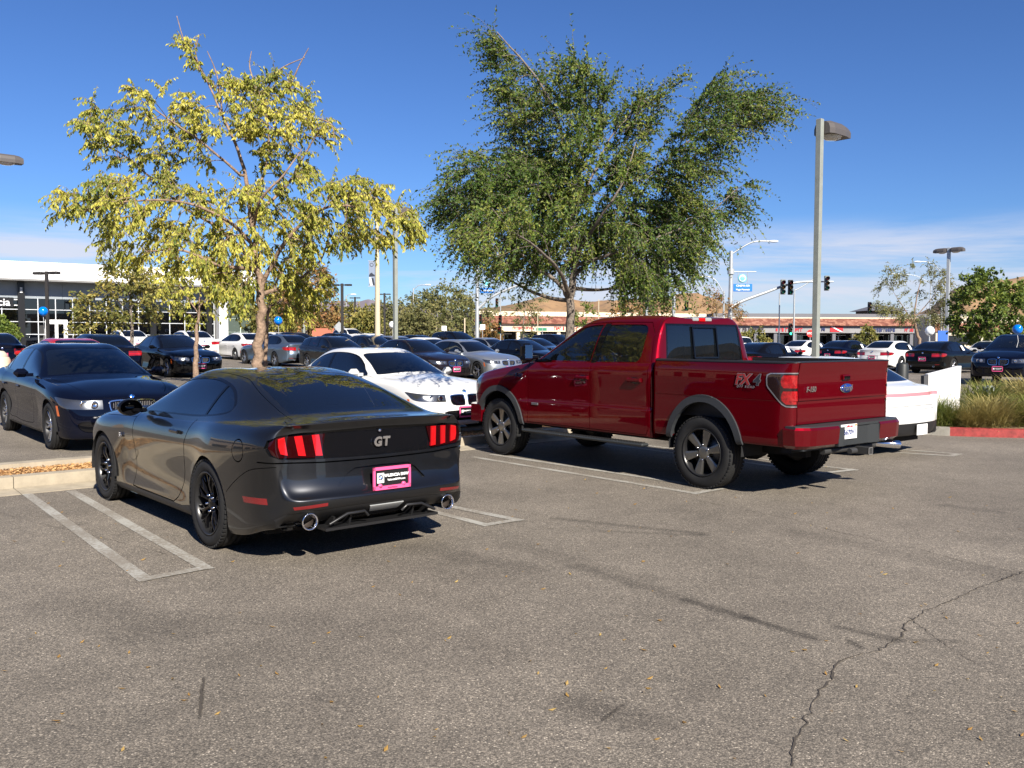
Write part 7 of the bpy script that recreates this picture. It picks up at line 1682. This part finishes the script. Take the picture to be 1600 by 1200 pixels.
slab = empty('slab_sign', (7.70, 16.35, gz(8, 16.4) + .1), R(12), 'white leaning slab sign standing in the grasses behind the white car', 'sign')
m = MB(); m.prism([(-.06, 0), (.58, 0), (.60, 1.08), (-.08, .93)], -.05, .05, 'XZ'); m.build('slab_panel', mat('slab_white', (.80, .79, .78), .5, noise=(5, .04)), slab)
m = MB(); m.prism([(-.15, 0), (-.062, 0), (-.082, .92), (-.17, .90)], -.045, .045, 'XZ'); m.build('slab_edge', mat('slab_edge_dark', (.06, .06, .065), .6), slab)
text('CUSTOMER PARKING', mat('faded_print', (.55, .55, .54), .6), slab, (.27, -.052, .93), (math.pi / 2, 0, 0), .055, 'faded_lettering', depth=.0008, shear=.15)
b = at(1411, 24.0); bo = empty('bollard', b, 0, 'short fat black bollard between the pickup tail and the slab', 'bollard'); m = MB(); m.lathe([(.16, -.05), (.16, .92), (.13, .98), (.001, 1.0)], 20, 'Z'); m.build('bollard_tube', mat('bollard_black', (.02, .022, .022), .5), bo)
b = at(1547, 17.6); uu = empty('utility_box', (b.x, b.y, b.z + .1), R(20), 'small grey rounded utility box among the grass before the black SUV', 'utility box'); m = MB(); m.box((0, 0, .38), (.20, .20, .55), bev=.05); m.build('box_shell', mat('utility_grey', (.25, .28, .27), .6), uu); m = MB(); m.tube([(0, 0, -.05), (0, 0, .2)], .05, 8); m.build('post', GALV, uu)
b = at(-6, 24.5); bi = empty('litter_bin', b, AX, 'cream concrete litter bin cut by the left edge', 'litter bin'); m = MB(); m.lathe([(.001, -.02), (.32, -.02), (.34, .10), (.34, .78), (.30, .86)], 28, 'Z'); m.build('bin_body', mat('cream_concrete', (.62, .54, .40), .85, noise=(6, .1)), bi); m = MB(); m.lathe([(.27, .80), (.27, .93), (.18, 1.02), (.001, 1.04)], 28, 'Z'); m.build('bin_lid', mat('cream_lid', (.52, .46, .36), .7), bi)
b = at(1489, 58); pb = empty('payphone_sign', b, 0, 'small blue sign panel by the two-headed lamp post', 'sign') ; m = MB(); rbox(m, -1.9 + .9, -.9 + .9 - .35, -.03, .03, .9, 2.1); m.build('sign_panel', mat('blue_panel', (.03, .12, .5), .5), pb); m = MB(); m.tube([(-.6, .05, -.1), (-.6, .05, 1.0)], .04, 6); m.build('post', GALV, pb)

# ------------------------------------------------------------------ plain stores added unseen outside the frame, for paintwork and glass to mirror
def reflection_store(x, y, rz, L_, h_, label):
    root = empty('reflection_store', (x, y, 0), R(rz), label, 'building'); m = MB(); rbox(m, -L_ / 2, L_ / 2, 0, 14, -.2, h_); m.build('wall', TAN, root)
    m = MB(); rbox(m, -L_ / 2 - .3, L_ / 2 + .3, -.5, 14, h_ - .1, h_ + .7); m.build('fascia', STUC, root)
    for k in range(int(L_ / 6)):
        m = MB(); x0 = -L_ / 2 + 1 + 6 * k; rbox(m, x0, x0 + 4.2, -.05, -.01, .5, 2.9); m.build('shop_window', SGLASS, root)
reflection_store(0, -24, 180, 60, 5.2, 'long tan building added unseen behind the photographer for reflections')
reflection_store(38, 2, -90, 50, 5.5, 'tan building added unseen beyond the right side of the lot for reflections')
reflection_store(-42, 4, 90, 50, 5.2, 'tan building added unseen beyond the left side of the lot for reflections')
# ------------------------------------------------------------------ vehicles
SILV = mat('silver_alloy', (.55, .55, .56), .25, .9)
def put(kind, mats, px, dist, hdg, ref, name, label, cat='car', group=None, dz=0):
    p = at(px, dist); h = R(hdg); x, y = p.x - ref * math.cos(h), p.y - ref * math.sin(h)
    cx, cy = x + 1.4 * math.cos(h), y + 1.4 * math.sin(h); root = place(kind, (x, y), h, mats, name, label, cat, group, gz(cx, cy) + dz)
    z1, z0 = gz(x + 3 * math.cos(h), y + 3 * math.sin(h)), gz(x, y); root.rotation_euler = (0, -math.atan2(z1 - z0, 3), h); root.location.z = z0 + .0
    return root
PONY = pony_kind(); TRUCK = pickup_kind()
SAL = saloon_kind(); COUPE = saloon_kind(2.81 / 2.97, .98, .945, 2, Rt=.33); SMALL = saloon_kind(2.81 / 2.97, .97, .975, fine=True, Rt=.325); BIG = saloon_kind(3.1 / 2.97, 1.02, 1.01, Rt=.35)
WAG = saloon_kind(2.78 / 2.97, .97, .99, form='wagon', Rt=.33); SUV = saloon_kind(2.93 / 2.97, 1.04, 1.13, form='wagon', Rt=.375, lift=.10)
BART = saloon_kind(.96, 1.0, .955, 2, tail='bar', Rt=.325, pink=False)
PB = dict(MATS, spoke=SILV)
blk = dict(PB, paint=paint('midnight_blue_paint', (.002, .003, .009), .0, .3)); bk2 = dict(PB, paint=paint('black_paint', (.003, .003, .0035), .0, .3)); wht = dict(PB, paint=paint('white_paint', (.60, .60, .59), 0, .3)); slv = dict(PB, paint=paint('silver_paint', (.42, .44, .46), .8, .35)); blg = dict(PB, paint=paint('blue_grey_paint', (.13, .17, .22), .75, .35))
red = dict(PB, paint=paint('red_car_paint', (.36, .012, .014), .1, .3)); brn = dict(PB, paint=paint('dark_brown_paint', (.014, .010, .011), .4, .3)); drk = dict(PB, paint=paint('dark_grey_paint', (.022, .024, .028), .6, .3))
m1 = dict(MATS, paint=paint('charcoal_paint', (.030, .031, .034), .85, .34, 1.5), spoke=MATS['gloss'], rim=MATS['satin'])
pony = place(PONY, (-1.693, 7.571), R(130.77), m1, 'fastback_coupe', 'charcoal grey fastback coupe with red three-bar tail lights and pink plate frame', 'car')
m2 = dict(MATS, paint=paint('ruby_paint', (.115, .001, .005), .45, .33), spoke=mat('grey_alloy', (.22, .215, .20), .35, .85), rim=MATS['satin'])
truck = place(TRUCK, (2.869, 10.443), R(128.47), m2, 'pickup_truck', 'large ruby red four-door pickup with grey wheel arches and smoked tail lamps', 'pickup truck')
put(SAL, blk, 0, 0, 0, 0, 'saloon_car', '', 'car') if False else None
def putw(kind, mats, x, y, hdg, name, label, group=None):
    h = R(hdg); root = place(kind, (x, y), h, mats, name, label, 'car', group, 0); z1, z0 = gz(x + 3 * math.cos(h), y + 3 * math.sin(h)), gz(x, y); root.rotation_euler = (0, -math.atan2(z1 - z0, 3), h); root.location.z = z0; return root
FR = 'cars parked nose-out in the dealership lot'; RE_ = 'cars parked tail-out in the dealership lot'
putw(SAL, blk, -7.71, 15.27, -50, 'saloon_car', 'midnight blue saloon facing out beside the charcoal fastback, nearest on the left', FR)
put(COUPE, wht, 731, 14.35, -50, 3.62, 'coupe_car', 'white two-door coupe facing out between the fastback and the pickup', group=FR)
put(BART, dict(PB, paint=wht['paint'], lens2=mat('pink_light_bar', (.55, .22, .26), .15, coat=1)), 1436, 12.75, 129, -1.05, 'coupe_car', 'white coupe with black bumper and full-width light bar beside the pickup')
put(SMALL, blk, 4, 31, 131, -1.1, 'saloon_car', 'black saloon seen from behind at the left edge above the bin', group=RE_)
put(SMALL, red, 108, 23.5, 131, .6, 'saloon_car', 'red saloon behind the midnight blue one', group=RE_)
put(SAL, blk, 158, 31, 131, .6, 'saloon_car', 'dark saloon whose roof shows right of the red roof', group=RE_)
put(BIG, wht, 198, 50, 131, .8, 'saloon_car', 'white saloon seen from behind, left of the black one', group=RE_)
put(SAL, bk2, 313, 30.7, -50, 3.75, 'saloon_car', 'black saloon facing out, left of the yellow tree trunk', group=FR)
put(BIG, wht, 297, 48, 131, .8, 'saloon_car', 'white saloon seen from behind, above the black saloon roof', group=RE_)
put(SMALL, wht, 378, 48, 134, .9, 'saloon_car', 'white curvy saloon seen from behind, left of the yellow tree trunk', group=RE_)
put(WAG, wht, 47, 68, 131, .8, 'estate_car', 'small distant white car under the black lamp post', group=RE_)
put(SMALL, wht, 432, 55, 131, .8, 'saloon_car', 'white car mostly hidden behind the yellow tree trunk', group=RE_)
put(SAL, blg, 446, 41.5, 133, .6, 'saloon_car', 'blue grey saloon seen from behind, right of the thin trunk', group=RE_)
put(WAG, drk, 528, 38.5, -50, 1.2, 'estate_car', 'dark grey estate car facing out, left of the white coupe roof', group=FR)
put(SAL, blk, 457, 54, 131, .7, 'saloon_car', 'dark blue saloon behind the blue grey one', group=RE_)
put(SAL, bk2, 533, 56, -50, 1.2, 'saloon_car', 'black saloon roof behind the dark grey estate', group=FR)
put(SUV, wht, 549, 80, -50, 1.2, 'suv_car', 'distant white SUV left of the banner pole', group=FR)
put(SAL, wht, 588, 60, -50, 1.2, 'saloon_car', 'white saloon at the foot of the banner pole', group=FR)
put(SAL, drk, 580, 46, -50, 1.0, 'saloon_car', 'dark saloon right behind the estate car', group=FR)
put(SMALL, slv, 622, 50, -50, 1.0, 'saloon_car', 'silver saloon partly hidden at the green lamp post foot', group=FR)
put(SMALL, brn, 716, 31, -50, 3.70, 'saloon_car', 'dark brown saloon facing out just behind the white coupe', group=FR)
put(SMALL, slv, 775, 33, -50, 2.83, 'saloon_car', 'silver saloon facing out, left of the pickup bonnet', group=FR)
put(SAL, bk2, 655, 58, -50, 1.0, 'saloon_car', 'black saloon in the back row right of the green lamp post', group=FR)
put(SUV, bk2, 712, 58, -50, .9, 'suv_car', 'black SUV in the back row behind the silver saloon', group=FR)
put(SMALL, slv, 768, 52, -50, 1.2, 'saloon_car', 'pale silver saloon in the back row under the left mast', group=FR)
put(SMALL, wht, 672, 44, -50, 1.0, 'saloon_car', 'white roof peeping between the brown and silver saloons', group=FR)
put(SMALL, bk2, 818, 40, -50, 1.0, 'saloon_car', 'black saloon facing out, just left of the pickup mirror', group=FR)
put(SUV, blk, 872, 62, -50, 1.2, 'suv_car', 'dark SUV roof behind the pickup windscreen', group=FR)
put(SAL, drk, 838, 56, -50, 1.0, 'saloon_car', 'dark grey saloon roof between the black saloon and the elm trunk', group=FR)
G7 = 'large saloons parked tail-out at the right'
put(SUV, wht, 1158, 58, 115, -.6, 'suv_car', 'white SUV seen just right of the pickup cab')
put(SMALL, bk2, 1200, 35.5, 40, .9, 'saloon_car', 'low black saloon directly behind the pickup bed', group=G7)
put(BIG, wht, 1262, 53, 40, .9, 'saloon_car', 'white saloon behind the tall near lamp post', group=G7)
put(BIG, blk, 1324, 50, 40, .9, 'saloon_car', 'dark blue saloon between the two white ones', group=G7)
put(BIG, wht, 1395, 45, 40, .9, 'saloon_car', 'white saloon above the pickup tailgate corner', group=G7)
put(BIG, bk2, 1474, 41.5, 40, .9, 'saloon_car', 'black saloon with silver wheel above the white slab', group=G7)
put(BIG, wht, 1556, 46, 40, .9, 'saloon_car', 'white car mostly hidden behind the black SUV', group=G7)
put(SUV, blk, 1560, 30.0, -131, 3.75, 'suv_car', 'black SUV facing the camera at the right edge')

SHEET = mat('white_paper_sheet', (.8, .8, .8), .6)
for o in [o for o in bpy.data.objects if o.get('group') == G7]:
    m = MB(); m.box((0, 0, 0), (.20, .004, .26)); s_ = m.build('window_sheet', SHEET, o, (1.05, -.815, 1.16)); s_.rotation_euler = (R(-31), 0, 0)
# lettering and plates on the two near cars
CH = MATS['chrome']; WP = MATS['whitep']
def rear_text(root, txt, m, x, y, z, size, rot=(math.pi / 2, 0, -math.pi / 2), **k): return text(txt, m, root, (x, y, z), rot, size, **k)
rear_text(pony, 'GT', CH, -1.056, -.005, .868, .095, depth=.008, bold=.005, space=1.2, shear=.1)
pf = MB()
for y0, y1, z0, z1 in ((-.168, .168, .062, .085), (-.168, .168, -.088, -.060), (-.168, -.150, -.088, .085), (.150, .168, -.088, .085)): rbox(pf, -.008, .006, y0, y1, z0, z1)
for y in (-.105, .105): pf.lathe([(.001, -.008), (.016, -.008), (.016, .004)], 12, 'X', c=(0, y, -.058))
PC = (-1.150, -.04, .603); f_ = pf.build('plate_frame', mat('pink_plate_frame', (.75, .10, .26), .4), pony, PC)
rear_text(f_, 'VALENCIA BMW', WP, -.009, -.035, .018, .030, depth=.0008, bold=.0012); rear_text(f_, 'ValenciaBMW.com', WP, -.009, -.035, -.016, .021, depth=.0008, bold=.0006)
rear_text(f_, 'AutoNation', mat('dark_pink_print', (.35, .01, .08), .5), -.0105, 0, -.074, .018, depth=.0006)
m = MB(); rbox(m, -.008, -.004, .075, .135, -.035, .040); lg = m.build('plate_logo', WP, f_)
m = MB(); m.lathe([(.014, -.0095), (.021, -.0095), (.021, -.0085), (.014, -.0085)], 20, 'X', c=(0, .105, .008)); obj('logo_ring', m.mesh('logo_ring', fix=False), mat('logo_dark', (.02, .02, .025), .5), lg)
for q in (0, 2):
    m = MB(); a = np.linspace(q * 90, q * 90 + 90, 6); m.add([(-.0092, .105, .008)] + [(-.0092, .105 + .013 * math.cos(R(t)), .008 + .013 * math.sin(R(t))) for t in a], [tuple(range(7))]); obj('logo_blue', m.mesh('logo_blue', fix=False), MATS['roundblue'], lg)
text('5.0', CH, pony, (2.16, .927, .715), (math.pi / 2, 0, math.pi), .065, depth=.004, bold=.003)
m = MB(); m.lathe([(.001, .03), (.018, .028), (.055, .006), (.06, 0)], 14, 'Z', M=Matrix.Diagonal((1.7, .8, 1))); m.build('antenna_fin', m1['paint'], pony, (.32, 0, 1.36))
m = MB(); m.lathe([(.001, -.008), (.012, -.006), (.014, 0)], 12, 'X'); m.build('boot_camera', CH, pony, (-1.045, .0, .955))
RED_DEC = mat('decal_red', (.30, .03, .03), .4); DK = mat('decal_dark', (.03, .035, .045), .4); GREYD = mat('decal_silver', (.24, .22, .23), .4, .4)
text('FX', GREYD, truck, (-.555, 1.0045, 1.235), (math.pi / 2, 0, math.pi), .155, 'decal_outline', depth=.0006, bold=.010, shear=.25)
text('FX', RED_DEC, truck, (-.555, 1.0062, 1.235), (math.pi / 2, 0, math.pi), .155, 'decal_lettering', depth=.0006, bold=.004, shear=.25)
text('4', GREYD, truck, (-.735, 1.0042, 1.235), (math.pi / 2, 0, math.pi), .155, 'decal_outline', depth=.0006, bold=.010, shear=.25)
text('4', DK, truck, (-.735, 1.0058, 1.235), (math.pi / 2, 0, math.pi), .155, 'decal_lettering', depth=.0006, bold=.004, shear=.25)
text('OFF ROAD', GREYD, truck, (-.60, 1.0045, 1.162), (math.pi / 2, 0, math.pi), .034, 'decal_lettering', depth=.0006, bold=.001, shear=.25, space=1.5)
rear_text(truck, 'F-150', CH, -1.142, .635, 1.145, .075, depth=.004, bold=.003, shear=.15, name='badge_lettering')
text('F-150', CH, truck, (3.20, 1.002, 1.155), (math.pi / 2, 0, math.pi), .07, 'badge_lettering', depth=.004, bold=.003, shear=.15)
m = MB(); rbox(m, 3.29, 3.40, .995, 1.004, 1.150, 1.163); m.build('badge_bar', CH, truck)
m = MB(); rbox(m, 2.80, 2.94, .984, .992, .765, .795, bev=.004); bb_ = m.build('engine_badge', mat('badge_silver', (.5, .5, .52), .3, .8), truck); text('ECOBOOST', DK, bb_, (2.87, .9935, .780), (math.pi / 2, 0, math.pi), .022, 'badge_lettering', depth=.0005)
rear_text(truck, 'Ford', CH, -1.153, -.03, 1.142, .088, depth=.0012, bold=.0018, shear=.35, name='badge_lettering')
PN = mat('plate_navy', (.02, .04, .16), .5); PRD = mat('plate_red', (.60, .03, .05), .5)
rear_text(truck, '36670V1', PN, -1.3215, .20, .690, .075, depth=.0006, bold=.0022, name='plate_number'); rear_text(truck, 'California', PRD, -1.3215, .20, .755, .034, depth=.0006, bold=.001, shear=.2, name='plate_state')
m = MB(); rbox(m, -1.3225, -1.3205, .055, .09, .755, .77); m.build('plate_sticker', mat('sticker_orange', (.7, .2, .03), .5), truck)
